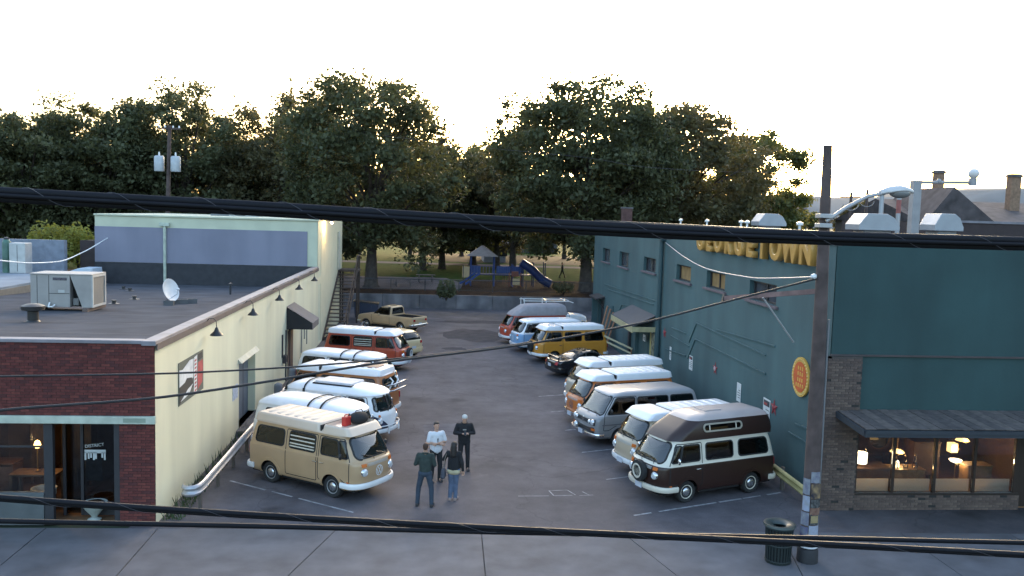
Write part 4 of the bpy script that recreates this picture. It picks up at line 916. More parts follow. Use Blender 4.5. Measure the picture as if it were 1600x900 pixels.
# things in the left shop window
LAMP = lambda c, e, n: mat(n, c, .5, var=0, emit=e*.2)
def plight(name, loc, power, c=(1, .62, .25), r=.08, parent=None):
    l = bpy.data.lights.new(name, 'POINT'); l.energy = power*.5; l.color = c; l.shadow_soft_size = r; o = bpy.data.objects.new(name, l); link(o, parent); o.location = loc; return o
tl = thing('table_lamp', 'small glowing lamp on a table in the dark shop window', 'lamp', (-10.48, LY+1.4, 1.0))
MB().lathe([(.08, 0), (.02, .03), (.02, .55)], 12).build('stand', mat('brass', (.35, .22, .08), .35, .8), tl, 60)
MB().lathe([(.05, .6), (.09, .68), (.06, .78), (.001, .82)], 14).build('bulb_globe', LAMP((1, .55, .18), 6, 'lamp_globe_small'), tl, 60)
plight('lamp_light', (0, -.25, .95), 12, parent=tl)
for i, (x, y, w, h, m_) in enumerate(((-10.5, 1.4, 1.2, .95, (.12, .07, .04)), (-11.6, 1.9, .8, 1.1, (.10, .05, .03)), (-10.0, 3.4, .5, 2.1, (.30, .19, .07)), (-11.2, 3.6, .7, 1.9, (.14, .08, .04)))):
    t = thing(('display_table', 'display_cabinet', 'tall_shelf', 'dark_dresser')[i], ('wooden table holding the small glowing lamp in the shop window', 'dark wooden cabinet behind the left shop window', 'pale wooden shelf against the back of the left shop', 'dark dresser at the back of the left shop')[i], 'furniture', (x, LY+y, .012))
    fm = mat('furniture_%d' % i, m_, .6, var=.3, scale=5)
    MB().span((-w/2, -.3, h-.05), (w/2, .3, h)).build('top', fm, t, bevel=.01)
    for sx in (-1, 1):
        for sy in (-1, 1): MB().span((sx*(w/2-.05)-.03, sy*.25-.03, 0), (sx*(w/2-.05)+.03, sy*.25+.03, h-.05)).build('leg', fm, t)
    if i: MB().span((-w/2+.03, -.27, h*.25), (w/2-.03, .27, h*.92)).build('carcass', fm, t, bevel=.01)
ch = thing('white_chair', 'white moulded shell chair in the left shop window', 'chair', (-10.05, LY+.75, .012), .5)
MB().lathe([(.02, .40), (.22, .42), (.30, .55), (.31, .72), (.28, .72), (.2, .5), (.001, .46)], 16).build('seat', mat('white_shell', (.4, .4, .38), .5), ch, 50)
for k in range(4): MB().bar((.05*math.cos(k*1.57+.7), .05*math.sin(k*1.57+.7), .42), (.22*math.cos(k*1.57+.7), .22*math.sin(k*1.57+.7), 0), .03).build('leg', mat('furniture_0', (.12, .07, .04)), ch)
# gooseneck lamps along the pale wall
for i, y in enumerate((26.8, 32.05, 37.35, 42.6, 47.85)):
    g = thing('gooseneck_lamp', ('black gooseneck wall lamp above the red and white poster', 'black gooseneck wall lamp above the slate blue door', 'black gooseneck wall lamp midway between blue door and black awning', 'black gooseneck wall lamp above the black awning', 'black gooseneck wall lamp next to the purple building corner')[i], 'lamp', (LX, y, 4.3), group='gooseneck lamps on the pale wall')
    MB().lathe([(.05, 0), (.05, .03)], 12, c=(0, 0, .25), axis=(1, 0, 0)).tube([(0, 0, .25), (.12, 0, .42), (.26, 0, .44), (.34, 0, .34), (.35, 0, .16)], .014, 8).build('arm', BLACKPL, g, 60)
    MB().lathe([(.03, .16), (.05, .12), (.08, .04), (.18, -.05), (.20, -.09), (.19, -.09), (.07, .02), (.001, .06)], 18, c=(.35, 0, 0)).build('shade', BLACKPL, g, 50)
# wall poster
ps = thing('wall_poster', 'torn white, black and red poster panel on the pale wall', 'poster', (LX+.012, 25.3, 3.22))
MB().span((-.008, -1.25, -.6), (.008, 1.25, .6)).build('panel', mat('poster_board', (.10, .11, .09), .7), ps)
def pos(name, poly, m_, z=.011): MB().prism([(z, y, zz) for y, zz in poly], (.003, 0, 0)).build(name, m_, ps)
WVI = mat('poster_white', (.66, .66, .66), .7, var=.15, scale=5); RVI = mat('poster_red', (.42, .07, .07), .7, var=.25, scale=5); BVI = mat('poster_black', (.03, .03, .032), .7)
pos('white_field', [(-1.2, -.1), (.15, -.05), (.18, .5), (-.2, .52), (-.9, .36), (-1.2, .4)], WVI)
pos('black_figure', [(-1.2, -.55), (-.4, -.42), (.2, -.3), (.0, -.02), (-.5, .05), (-.7, -.04), (-1.2, -.08)], BVI, .012); pos('white_shape', [(-1.1, -.5), (-.3, -.45), (.1, -.22), (-.4, -.28)], WVI, .0145)
pos('red_field', [(.62, -.5), (1.1, -.36), (1.2, .0), (1.15, .32), (.7, .3), (.58, 0)], RVI); pos('dark_corner', [(.6, .35), (1.15, .38), (1.1, .56), (.65, .54)], BVI)
pos('pale_band', [(.2, -.58), (.52, -.52), (.56, .55), (.24, .52)], WVI, .012)
for i in range(9): pos('band_letter', [(.26, -.5+.11*i), (.46, -.49+.11*i), (.47, -.43+.11*i), (.30, -.45+.11*i)], RVI, .0155)
# black canvas awning
aw = thing('canvas_awning', 'black canvas awning with grey top over a side doorway', 'awning', (LX, 42.2, 2.45))
cv = mat('black_canvas', (.022, .022, .025), .9); cv2 = mat('grey_canvas', (.13, .12, .125), .9)
for sy in (-1.05, 1.05): MB().add([(0, sy, 0), (1.2, sy, 0), (1.2, sy, .28), (.0, sy, 1.05)], [(0, 1, 2, 3)]).build('side_panel', cv, aw)
MB().prism([(0, -1.07, 1.06), (1.22, -1.07, .29), (1.22, 1.07, .29), (0, 1.07, 1.06)], (.01, 0, .015)).build('top_panel', cv2, aw)
MB().span((1.2, -1.06, 0), (1.215, 1.06, .29)).build('valance', cv2, aw)
for sy in (-.8, .2): MB().span((.0, sy-.55, -2.4), (.06, sy-.47, 0)).build('door_jamb', FRAME_D, aw)
MB().span((.005, -.75, -2.4), (.03, .7, -.15)).build('doorway_panel', mat('brown_door', (.09, .055, .04), .7), aw)
for i, (y, z0, z1, c_) in enumerate(((40.0, 1.3, 2.35, 0), (45.6, .6, 2.1, 1), (47.4, .8, 2.0, 1), (46.6, 1.2, 1.9, 1))):
    B('wall_fitting', MB().span((LX+.002, y-.09, z0), (LX+.05, y+.09, z1)), FRAME_D if i == 0 else mat('pale_box', (.30, .30, .27), .7), shop, shop, bevel=.008)
B('meter_box', MB().span((LX+.002, 40.1, 1.0), (LX+.16, 40.5, 1.35)), FRAME_D, shop, shop, bevel=.02)
# ------------------------------------------------------------------ purple and pale tall building behind
PURP = mat('lavender_blue_paint', (.225, .222, .285), .8, var=.06, scale=.6, streak=.10); PALE3 = mat('pale_band_paint', (.53, .54, .41), .8, var=.08, scale=1)
tb = thing('lavender_building', 'taller building with lavender blue wall and pale yellow band', 'building', (LX, 51.72, 0))
zt = 7.52; TLx = on_y(148, 360, 51.72).x
B('wall_shell', MB().span((TLx, 51.75, 0), (LX-.02, 64.6, zt-.1)), PALE3, tb, tb)
B('lavender_panel', MB().span((TLx, 51.70, 4.75), (LX-.62, 51.748, 6.80)), PURP, tb, tb)
B('base_flashing', MB().span((TLx, 51.66, 3.3), (LX-.3, 51.74, 4.74)), mat('black_flashing', (.035, .035, .042), .8, var=.2), tb, tb)
B('parapet_cap', MB().span((TLx-.05, 51.66, zt-.1), (LX+.04, 64.7, zt)), PALE3, tb, tb, bevel=.02)
PT = lambda u, v, d: (LX-d, u, v)
B('side_wall', holed(PT, 51.69, 64.6, 0, zt-.1, [(51.9, 53.15, .15, 3.65), (51.9, 53.15, 4.05, 6.7)], .25), mat('cream_side_render', (.60, .56, .40), .8, var=.07, scale=1), tb, tb)
for z0, z1 in ((.15, 3.65), (4.05, 6.7)):
    d = B('tall_door', MB().span((LX-.24, 51.95, z0), (LX-.19, 53.1, z1)), mat('brown_timber_door', (.12, .055, .03), .6, var=.25, scale=3), tb, tb, bevel=.01)
    MB().ball((LX-.17, 52.9, z0+1.1), .04, 8, 6).build('knob', CHROME, d, 60)
dp = B('downpipe', MB().tube([(on_y(257, 340, 51.6).x, 51.62, 6.95), (on_y(257, 340, 51.6).x, 51.62, 3.7)], .085, 10), PALE2, tb, tb, smooth=60)
MB().span((on_y(257, 340, 51.6).x-.28, 51.5, 6.9), (on_y(257, 340, 51.6).x+.28, 51.69, 7.1)).build('rain_hopper', PALE2, dp, bevel=.02)
B('corner_post', MB().span((LX+.0, 61.6, 3.9), (LX+.12, 62.3, 6.6)), mat('pale_trim', (.42, .42, .36)), tb, tb, bevel=.02)
B('brown_return', MB().span((TLx-.9, 51.9, 3.3), (TLx-.02, 53.0, 5.95)), mat('dark_brown_siding', (.045, .03, .03), .8), tb, tb)
wl = thing('wall_floodlight', 'lit floodlight fixed high on the pale corner wall', 'lamp', (LX, 54.4, 7.3))
MB().tube([(0, 0, .2), (.3, 0, .3), (.42, 0, .22)], .02, 8).build('arm', FRAME_D, wl, 60)
MB().lathe([(.16, 0), (.12, .1), (.05, .16), (.001, .18)], 14, c=(.45, 0, .08)).build('shade', FRAME_D, wl, 50)
MB().ball((.45, 0, .04), .09, 10, 7).build('bulb', LAMP((1, .66, .32), 10, 'flood_bulb'), wl, 60)
plight('flood_light', (.5, 0, -.12), 60, (1, .66, .30), .1, wl)
hv = thing('rooftop_hvac', 'pale grey rooftop unit on the lavender building', 'rooftop unit', (on_y(372, 308, 58).x, 58, zt))
MB().span((-1.6, -.6, 0), (-.45, .6, .62)).build('coil_section', mat('grey_grille', (.20, .20, .21), .6), hv, bevel=.02)
MB().span((-.44, -.65, 0), (-.2, .65, .68)).build('divider', mat('pale_metal', (.45, .45, .45), .5, .3), hv, bevel=.02); MB().span((-.19, -.6, 0), (1.45, .6, .66)).build('cabinet', mat('pale_metal', (.45, .45, .45)), hv, bevel=.02)
# outdoor stair on the pale wall
st = thing('outdoor_stair', 'steep timber stair rising along the pale wall', 'stair', (LX, 52, 0))
TIM = mat('dark_timber', (.055, .040, .034), .85, var=.3, scale=4)
NST = 19
for k in range(NST):
    y, z = 2.0+8.6*k/NST, .2*(k+1)
    MB().span((.08, y, z-.05), (1.3, y+.34, z)).build('tread', TIM, st)
for x in (.05, 1.33): MB().bar((x, 1.9, .05), (x, 10.7, 3.95), .06, .26).build('stringer', TIM, st)
MB().span((.05, 10.6, 3.72), (1.4, 12.4, 3.86)).build('landing', TIM, st)
for x in (.12, 1.3):
    for y in (10.8, 12.3): MB().span((x-.06, y-.06, 0), (x+.06, y+.06, 4.9 if x > 1 else 3.7)).build('post', TIM, st)
for k in range(0, NST, 3):
    y, z = 2.15+8.6*k/NST, .2*(k+1); MB().bar((1.33, y, z), (1.33, y, z+.95), .05).build('baluster', TIM, st)
MB().bar((1.33, 2.1, 1.1), (1.33, 10.7, 4.85), .06, .08).build('handrail', TIM, st); MB().bar((1.33, 10.7, 4.85), (1.33, 12.3, 4.85), .06, .08).build('handrail', TIM, st)
# ------------------------------------------------------------------ things on the left roof
def roofthing(name, label, cat, x, y, rz=0.): return thing(name, label, cat, on_roof(x, y), rz)
GALV = mat('weathered_beige_metal', (.32, .30, .29), .55, .2, var=.12, scale=2); GALV2 = mat('coil_grey', (.16, .155, .15), .7, var=.1, scale=30)
ac = roofthing('air_conditioner', 'large beige rooftop air conditioner with mesh coil end', 'air conditioner', 96, 486); s = .92
MB().span((-1.05, 0, .14), (.30, 1.25, 1.30)).build('cabinet', GALV, ac, bevel=.015)
MB().prism([(.305, 0, 1.30), (1.05, 0, 1.30), (1.05, 0, .14), (.72, 0, .14)], (0, 1.25, 0)).build('coil_housing', GALV, ac)
MB().span((.31, .3, .14), (.70, 1.2, 1.0)).build('dark_bay', DARK, ac); MB().span((.36, .1, .2), (.56, .3, .45)).build('motor', GALV2, ac, bevel=.02)
MB().span((-1.08, -.03, 1.302), (1.08, 1.28, 1.34)).build('lid', GALV, ac, bevel=.01)
cl = MB().span((1.052, .08, .22), (1.06, 1.17, 1.22)).build('coil_mesh', GALV2, ac)
for a, b in (((1.05, 0, .14), (1.09, .08, 1.3)), ((1.05, 1.17, .14), (1.09, 1.25, 1.3))): MB().span(a, b).build('coil_frame', mat('pale_metal', (.45, .45, .45)), ac)
for z in (.14, 1.22): MB().span((1.051, .081, z), (1.089, 1.169, z+.08)).build('coil_frame', mat('pale_metal', (.45, .45, .45)), ac)
for x in (-.82, -.42): MB().span((x-.008, -.006, .16), (x+.008, .01, 1.28)).build('panel_seam', FRAME_D, ac)
MB().span((-.42, -.006, .62), (.29, .01, .64)).build('panel_seam', FRAME_D, ac)
MB().span((-.28, -.008, 1.1), (.2, .01, 1.2)).build('badge', mat('badge_dark', (.08, .07, .09), .5, var=.6, scale=30), ac); MB().span((-.1, -.008, .66), (.12, .01, .76)).build('label_plate', mat('pale_metal', (.45, .45, .45)), ac)
for x in (-.85, .9): MB().span((x-.09, -.25, 0), (x+.09, 1.5, .13)).build('skid', mat('weathered_plank', (.14, .10, .085), .9), ac, bevel=.01)
MB().tube([(-.38, -.05, .3), (-.36, -.2, .16), (-.2, -.22, .18), (-.2, -.08, .22)], .03, 8).build('drain_pipe', WHITE_P, ac, 60)
vp = roofthing('roof_vent', 'short black roof vent pipe with wide cap', 'vent', 52, 503)
MB().lathe([(.2, 0), (.19, .04), (.16, .06), (.16, .36)], 18).build('pipe', BLACKPL, vp, 50); MB().lathe([(.16, .34), (.33, .38), (.34, .5), (.2, .56), (.001, .58)], 18).build('cap', BLACKPL, vp, 50)
dish = roofthing('satellite_dish', 'white satellite dish on a roof mast', 'satellite dish', 262, 476, math.radians(68))
MB().tube([(0, 0, 0), (0, 0, .55)], .03, 8).build('mast', CHROME, dish, 60)
Mx = Matrix.Rotation(math.radians(72), 3, 'X')
db = MB(); db.lathe([(.001, 0), (.2, .015), (.36, .06), (.47, .12), (.465, .13), (.34, .075), (.2, .03), (.001, .012)], 26, axis=(0, -1, .3)); db.v = [(x, y-.05, z+.58) for x, y, z in db.v]
db.build('reflector', mat('dish_white', (.62, .62, .64), .5), dish, 50)
MB().tube([(0, -.05, .22), (0, -.45, .45), (0, -.5, .62)], .018, 6).ball((0, -.5, .66), (.05, .08, .05), 8, 6).build('feed_arm', mat('dish_white', (.62, .62, .64)), dish, 60)
blk = mat('cinder_block', (.11, .11, .115), .9, bump=.4, bscale=30)
for i, (x, y) in enumerate(((264, 477), (275, 475), (286, 475), (300, 474))):
    c_ = roofthing('cinder_block', ('grey cinder block against the foot of the satellite mast', 'second cinder block out from the satellite mast', 'third cinder block out from the satellite mast', 'cinder block farthest out from the satellite mast')[i], 'block', x, y, .15*i); c_['group'] = 'blocks beside the satellite dish'
    for sx in (-.17, 0, .17): MB().span((sx-.02, -.09, 0), (sx+.02, .09, .19)).build('web', blk, c_)
    for sy in (-.08, .08): MB().span((-.19, sy-.018, 0), (.19, sy+.018, .19)).build('face', blk, c_)
for i, (x, y) in enumerate(((178, 475), (193, 452), (203, 455), (210, 468))):
    c_ = roofthing('roof_flange', ('black roof flange nearest the air conditioner', 'black roof flange at the foot of the lavender wall', 'black roof flange beside the wall flange', 'black roof flange left of the satellite dish')[i], 'vent', x, y)
    MB().lathe([(.22, 0), (.22, .02), (.08, .05), (.07, .13), (.001, .14)], 14).build('collar', BLACKPL, c_, 50); MB().lathe([(.1, .13), (.1, .16), (.001, .17)], 12).build('cap', BLACKPL, c_, 50)
c_ = roofthing('standpipe', 'thin dark standpipe near the wall coping', 'pipe', 360, 460); MB().tube([(0, 0, 0), (0, 0, .5)], .05, 10).build('pipe', FRAME_D, c_, 60); MB().lathe([(.09, .48), (.09, .55), (.001, .58)], 12).build('cap', FRAME_D, c_, 60)
sk = roofthing('roof_skylight', 'white and pale blue skylight box behind the air conditioner', 'skylight', 118, 446)
MB().span((-1.0, 0, 0), (.9, 1.3, .5)).build('curb', mat('white_metal', (.55, .57, .60), .5), sk, bevel=.02); MB().prism([(-1.05, -.05, .52), (.2, -.05, .95), (.9, -.05, .95), (.95, -.05, .52)], (0, 1.4, 0)).build('cover', mat('pale_blue_metal', (.46, .52, .60), .45), sk, bevel=.02)
for i, x in enumerate((150, 160)):
    c_ = roofthing('flue_pipe', ('short galvanised flue left of the taller flue', 'taller galvanised flue beside the brown siding')[i], 'flue', x, 436); MB().lathe([(.13, 0), (.13, .7+.25*i), (.18, .72+.25*i), (.18, .8+.25*i), (.001, .86+.25*i)], 12).build('pipe', mat('galvanised', (.40, .41, .42), .45, .6), c_, 50); MB().lathe([(.2, 0), (.2, .03), (.14, .08)], 12).build('flashing', FRAME_D, c_)
# neighbour to the left
nb = thing('grey_neighbour_building', 'pale grey low building beyond the left shop roof', 'building', (-19, 40, 0))
B('wall', MB().span((-45, 33.0, 0), (-19.02, 50, 4.2)), mat('tan_stucco', (.20, .17, .14), .9), nb, nb); B('roof', MB().span((-45, 33.2, 4.2), (-19.1, 50, 4.3)), mat('pale_roof', (.20, .225, .26), .8, var=.3, scale=.5), nb, nb)
B('back_wall', MB().span((-45, 50, 0), (TLx-1.0, 50.4, 6.0)), mat('pale_blue_render', (.20, .22, .27), .8, var=.2), nb, nb)
for i, (x0, x1, m_) in enumerate(((20, 45, mat('pale_metal', (.45, .45, .45))), (4, 17, mat('green_tank', (.06, .13, .10), .5, var=.4, scale=2)))):
    a, b_ = on_y(x0, 400, 48).x, on_y(x1, 400, 48).x
    t = thing(('storage_cabinet', 'green_tank')[i], ('pale metal storage cabinet on the neighbour roof', 'dark green cylindrical tank on the neighbour roof')[i], 'cabinet' if i == 0 else 'tank', ((a+b_)/2, 48, 4.3))
    if i == 0: MB().span((a-(a+b_)/2, -.4, 0), (b_-(a+b_)/2, .4, 1.6)).build('cabinet_body', m_, t, bevel=.03); MB().span((-.01, -.41, .1), (.01, -.4, 1.5)).build('door_gap', FRAME_D, t)
    else: MB().lathe([((b_-a)/2, 0), ((b_-a)/2, 1.6), ((b_-a)/3, 1.75), (.001, 1.8)], 18).build('tank_body', m_, t, 50); MB().lathe([(.12, 1.76), (.12, 1.86), (.001, 1.9)], 12).build('lid', FRAME_D, t)
# guard rail along the pale wall
def guard_rail(name, label, y0, y1, X, m_, curl=True, side=1, z=.62):
    g = thing(name, label, 'guard rail', (X, y0, 0))
    path = [(0, t) for t in np.linspace(.5, y1-y0, 24)]
    if curl: path = [(-side*.42, .28), (-side*.40, .12), (-side*.28, .02), (-side*.12, .05), (-side*.03, .22)] + path
    prof = [(-.155, .0), (-.12, .045), (-.075, .06), (-.03, .01), (.03, .01), (.075, .06), (.12, .045), (.155, 0)]
    vs = []; n = len(prof)
    for i, p in enumerate(path):
        a, b_ = path[max(i-1, 0)], path[min(i+1, len(path)-1)]; d = Vector((b_[0]-a[0], b_[1]-a[1], 0)).normalized(); nn = Vector((d.y, -d.x, 0))*side
        vs += [(p[0]+nn.x*o_, p[1]+nn.y*o_, z+h_) for h_, o_ in prof] + [(p[0]+nn.x*(o_-.006), p[1]+nn.y*(o_-.006), z+h_) for h_, o_ in reversed(prof)]
    n = 2*n; MB().add(vs, [(i*n+k, i*n+(k+1) % n, (i+1)*n+(k+1) % n, (i+1)*n+k) for i in range(len(path)-1) for k in range(n)]).build('rail_beam', m_, g, 60)
    for y in np.arange(.45, y1-y0, 1.9): MB().span((-side*.02-.07 if side > 0 else .01, y-.07, 0), (-side*.02+.0 if side > 0 else .09, y+.07, .72)).build('post', mat('timber_post', (.10, .085, .075), .9), g)
    return g
guard_rail('guard_rail', 'galvanised guard rail with curled end below the pale wall', 22.85, 36.5, -6.16, mat('galvanised_rail', (.46, .46, .49), .45, .55, var=.2, scale=2))
guard_rail('guard_rail', 'yellow painted guard rail at the foot of the teal wall', 22.6, 40.5, 10.6, mat('yellow_rail', (.36, .31, .14), .6, var=.25, scale=2), False, -1, .5)
for i, (y, lb) in enumerate(((35.2, 'grey concrete bollard beside the blue door step'), (38.6, 'grey concrete bollard close to the black awning'))):
    b_ = thing('bollard', lb, 'bollard', (-6.3, y, 0)); MB().lathe([(.17, 0), (.17, .95), (.15, 1.03), (.08, 1.07), (.001, 1.08)], 16).build('post', mat('bollard_grey', (.17, .18, .20), .8), b_, 50); MB().lathe([(.22, 0), (.22, .04), (.18, .06)], 14).build('base_collar', CONC2, b_)
# weeds at the wall foot
wd = MB()
for k in range(420):
    y = 22.4+RNG.random()**1.3*14; x = -6.95+RNG.random()*.5; h = .12+.3*RNG.random(); a = RNG.random()*6.28; l = .05+.1*RNG.random()
    wd.add([(x, y, .01), (x+.03, y, .01), (x+l*math.cos(a), y+l*math.sin(a), h)], [(0, 1, 2)])
o = wd.build('weeds', mat('weed_green', (.05, .075, .03), .9, var=.4, scale=3)); tag(o, 'straggling green weeds along the foot of the pale wall', 'weeds', kind='stuff')
# ------------------------------------------------------------------ teal building on the right
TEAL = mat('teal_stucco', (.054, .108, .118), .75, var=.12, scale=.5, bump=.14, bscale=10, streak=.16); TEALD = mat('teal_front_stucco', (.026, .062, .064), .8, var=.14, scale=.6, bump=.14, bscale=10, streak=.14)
RX, RY = 11.1, 23.2; RT = 7.86
tw = thing('teal_building', 'long two storey teal stucco building with gold letters on its wall', 'building', (RX, RY, 0))
PR = lambda u, v, d: (RX+d, u, v)
WIN = [(54.9, 57.3, 5.22, 6.1), (49.4, 51.95, 5.22, 6.1), (43.1, 45.7, 5.36, 6.1), (36.95, 39.25, 5.36, 6.08), (32.4, 34.7, 5.40, 6.08), (27.3, 29.75, 5.40, 6.08)]
DOORS = [(42.7, 46.9, .05, 2.35), (56.2, 58.2, .05, 2.55)]
SLIT = [(53.0, 53.35, 1.9, 2.6)]
B('side_wall', holed(PR, RY+.02, 60.4, 0, RT, WIN+DOORS+SLIT, .28), TEAL, tw, tw)
B('wall_top_band', MB().span((RX-.03, RY+.0, 7.52), (RX-.001, 60.42, 7.58)), TEAL, tw, tw)
B('parapet_cap', MB().span((RX-.06, RY-.05, RT), (RX+.3, 60.45, RT+.07)), mat('dark_coping', (.06, .065, .07), .5, .3), tw, tw, bevel=.012)
OCHRE = mat('ochre_blind', (.26, .16, .065), .8, var=.2, scale=3); PANE = mat('grey_pane', (.06, .065, .08), .15, var=.3, scale=2)
for i, (a, b_, z0, z1) in enumerate(WIN):
    w = B('window', MB().span((RX+.22, a, z0), (RX+.235, b_, z1)), OCHRE if i in (3, 4) else PANE, tw, tw)
    fr = MB().span((RX+.16, a, z0), (RX+.215, a+.09, z1)).span((RX+.16, b_-.09, z0), (RX+.215, b_, z1)).span((RX+.16, a+.09, z1-.07), (RX+.215, b_-.09, z1)).span((RX+.16, a+.09, z0), (RX+.215, b_-.09, z0+.06))
    if i in (4, 5, 2): fr.span((RX+.165, (a+b_)/2-.03, z0+.06), (RX+.21, (a+b_)/2+.03, z1-.07))
    fr.build('frame', mat('dark_frame', (.03, .03, .036)), w)
    MB().span((RX-.10, a-.22, z0-.10), (RX+.2, b_+.22, z0-.005)).build('sill', mat('sill_mauve', (.13, .10, .115), .8), w, bevel=.012)
B('slit_window', MB().span((RX+.2, 53.0, 1.9), (RX+.22, 53.35, 2.6)), DARK, tw, tw)
for nm, z, t in (('downpipe', 7.1, .09), ):
    d = B(nm, MB().tube([(RX-.12, 41.55, 7.25), (RX-.12, 41.55, .2)], .09, 10), mat('teal_pipe', (.022, .055, .065), .6), tw, tw, smooth=60)
    MB().span((RX-.25, 41.3, 7.05), (RX-.01, 41.8, 7.35)).build('rain_hopper', mat('teal_pipe', (.022, .055, .065)), d, bevel=.02)
    MB().tube([(RX-.05, 42.2, 7.0), (RX-.05, 42.2, .2)], .035, 8).build('conduit', TEAL, d)
def ridge(pix, th=.05, pr=.045):
    P_ = [on_x(x, y, RX) for x, y in pix]
    for p, q in zip(P_[:-1], P_[1:]): B('stucco_ridge', MB().bar(p - Vector((.0, 0, 0)), q, pr*2, th), TEAL, tw, tw, bevel=.008)
for px in (((1077, 535), (1089, 505), (1197, 555)), ((1075, 560), (1087, 530), (1197, 584)), ((1048, 524), (1077, 541)), ((1050, 512), (1072, 521)), ((1120, 515), (1212, 541)), ((945, 444), (1024, 470)), ((950, 452), (1022, 476)), ((966, 492), (972, 476), (985, 478)), ((1233, 675), (1262, 692)), ((1243, 662), (1262, 670)), ((1040, 545), (1072, 556))): ridge(px)
# doors in the long wall
for i, (a, b_, z0, z1) in enumerate(DOORS):
    d = B('service_door', MB().span((RX+.2, a, z0), (RX+.25, b_, z1)), TEAL if i == 0 else FRAME_D, tw, tw)
    MB().span((RX+.19, (a+b_)/2-.015, z0), (RX+.198, (a+b_)/2+.015, z1)).build('leaf_gap', FRAME_D, d)
B('yellow_door_edge', MB().span((RX-.02, 43.3, .1), (RX+.05, 43.55, 2.3)), mat('yellow_paint', (.48, .40, .14), .6), tw, tw); B('black_door_jamb', MB().span((RX-.12, 47.9, .1), (RX+.02, 48.3, 2.6)), FRAME_D, tw, tw)
B('dark_entry', MB().span((RX-.03, 42.72, .1), (RX+.02, 43.25, 2.3)), mat('sticker_board', (.05, .05, .04), .7, var=.9, scale=7, c2=(.4, .38, .28)), tw, tw)
cn = thing('wall_canopy', 'small dark canopy with yellow fascia over a teal wall doorway', 'awning', (RX, 45.3, 2.35))
MB().prism([(0, -2.6, .85), (-1.15, -2.6, .28), (-1.15, 2.7, .28), (0, 2.7, .85)], (0, 0, .05)).build('canopy_roof', mat('canopy_dark', (.05, .055, .07), .7), cn)
YT = mat('yellow_fascia', (.40, .35, .20), .6, var=.2); MB().span((-1.19, -2.62, .0), (-1.152, 2.72, .30)).build('fascia', YT, cn); MB().span((-1.15, -2.66, .05), (-.0, -2.605, .3)).build('fascia_end', YT, cn)
en = thing('entry_hood', 'flat dark hood over the far door of the teal wall', 'awning', (RX, 57.2, 2.6)); MB().prism([(.0, -1.3, .25), (-.6, -1.3, .1), (-.6, 1.3, .1), (.0, 1.3, .25)], (0, 0, .08)).build('hood', FRAME_D, en)
for sy in (-1.2, 1.2): MB().bar((-.02, sy, -.5), (-.5, sy, .08), .04).build('brace', FRAME_D, en)
MB().span((-.45, .9, -2.6), (-.05, 1.0, .05)).build('side_screen', TEAL, en)
pl = mat('sawn_timber', (.26, .13, .075), .8, var=.25, scale=4)
for i, (y, w) in enumerate(((53.6, .3), (53.15, .35), (52.7, .22), (52.3, .26))):
    t = thing('timber_plank', ('wide brown plank leaning on the teal wall', 'widest brown plank leaning among the boards', 'narrow brown plank leaning among the boards', 'last brown plank leaning beside the wall post')[i], 'plank', (RX-.9+.1*i, y, .01)); t['group'] = 'planks leaning on the teal wall'
    MB().bar((0, 0, 0), (.62, 0, 2.55-.15*i), .05, w, up=(0, 1, 0)).build('board', pl, t, bevel=.005); MB().bar((-.03, 0, .3), (-.022, 0, .36), .02, w*.8, up=(0, 1, 0)).build('end_mark', mat('pale_trim', (.42, .42, .36)), t)
for i in range(2):
    t = thing('pale_batten', ('upper pale timber batten jutting past the yellow van', 'lower pale timber batten jutting past the yellow van')[i], 'plank', (10.0, 47.6+.12*i, 1.25-.28*i)); MB().bar((-.6, .4, .25), (1.0, -.5, -.42), .06, .09).build('batten', mat('pale_timber', (.52, .46, .30), .7), t); MB().bar((.95, -.5, -.45), (.95, -.5, -1.25+.28*i), .06).build('foot', pl, t)
# notices, stars and round badge on the wall
WN = mat('notice_white', (.62, .63, .63), .6, var=.1, scale=9); INK = mat('notice_ink', (.05, .05, .06), .7)
for i, (x, y, w, h, lb) in enumerate(((1048, 552, .28, .62, 'plain white parking notice nearest the downpipe'), (1080, 567, .5, .62, 'white towing notice with printed heading under the ridge line'), (1155, 613, .42, .68, 'plain white notice between the red star and the brown van'), (1198, 645, .60, .95, 'white towing notice with red and black heading beside a red star'), (1019, 525, .22, .55, 'small white notice on the canopy doorway'), (1007, 528, .5, .35, 'small pale notice under the dark canopy'))):
    p = on_x(x, y, RX); t = thing('wall_notice', lb, 'sign', (RX-.016, p.y, p.z)); MB().span((-.004, -w/2, -h/2), (.004, w/2, h/2)).build('panel', WN, t)
    for k in range(4): MB().span((-.008, -w*.38, h*(.1-.13*k)), (-.005, w*(.1+.08*((k*7) % 4)), h*(.1-.13*k)+.022)).build('text_line', INK, t)
    if i in (1, 3): MB().span((-.008, -w*.42, h*.24), (-.005, w*.42, h*.44)).build('heading', INK, t); MB().span((-.012, -w*.1, h*.27), (-.009, w*.36, h*.35)).build('heading_mark', RVI, t)
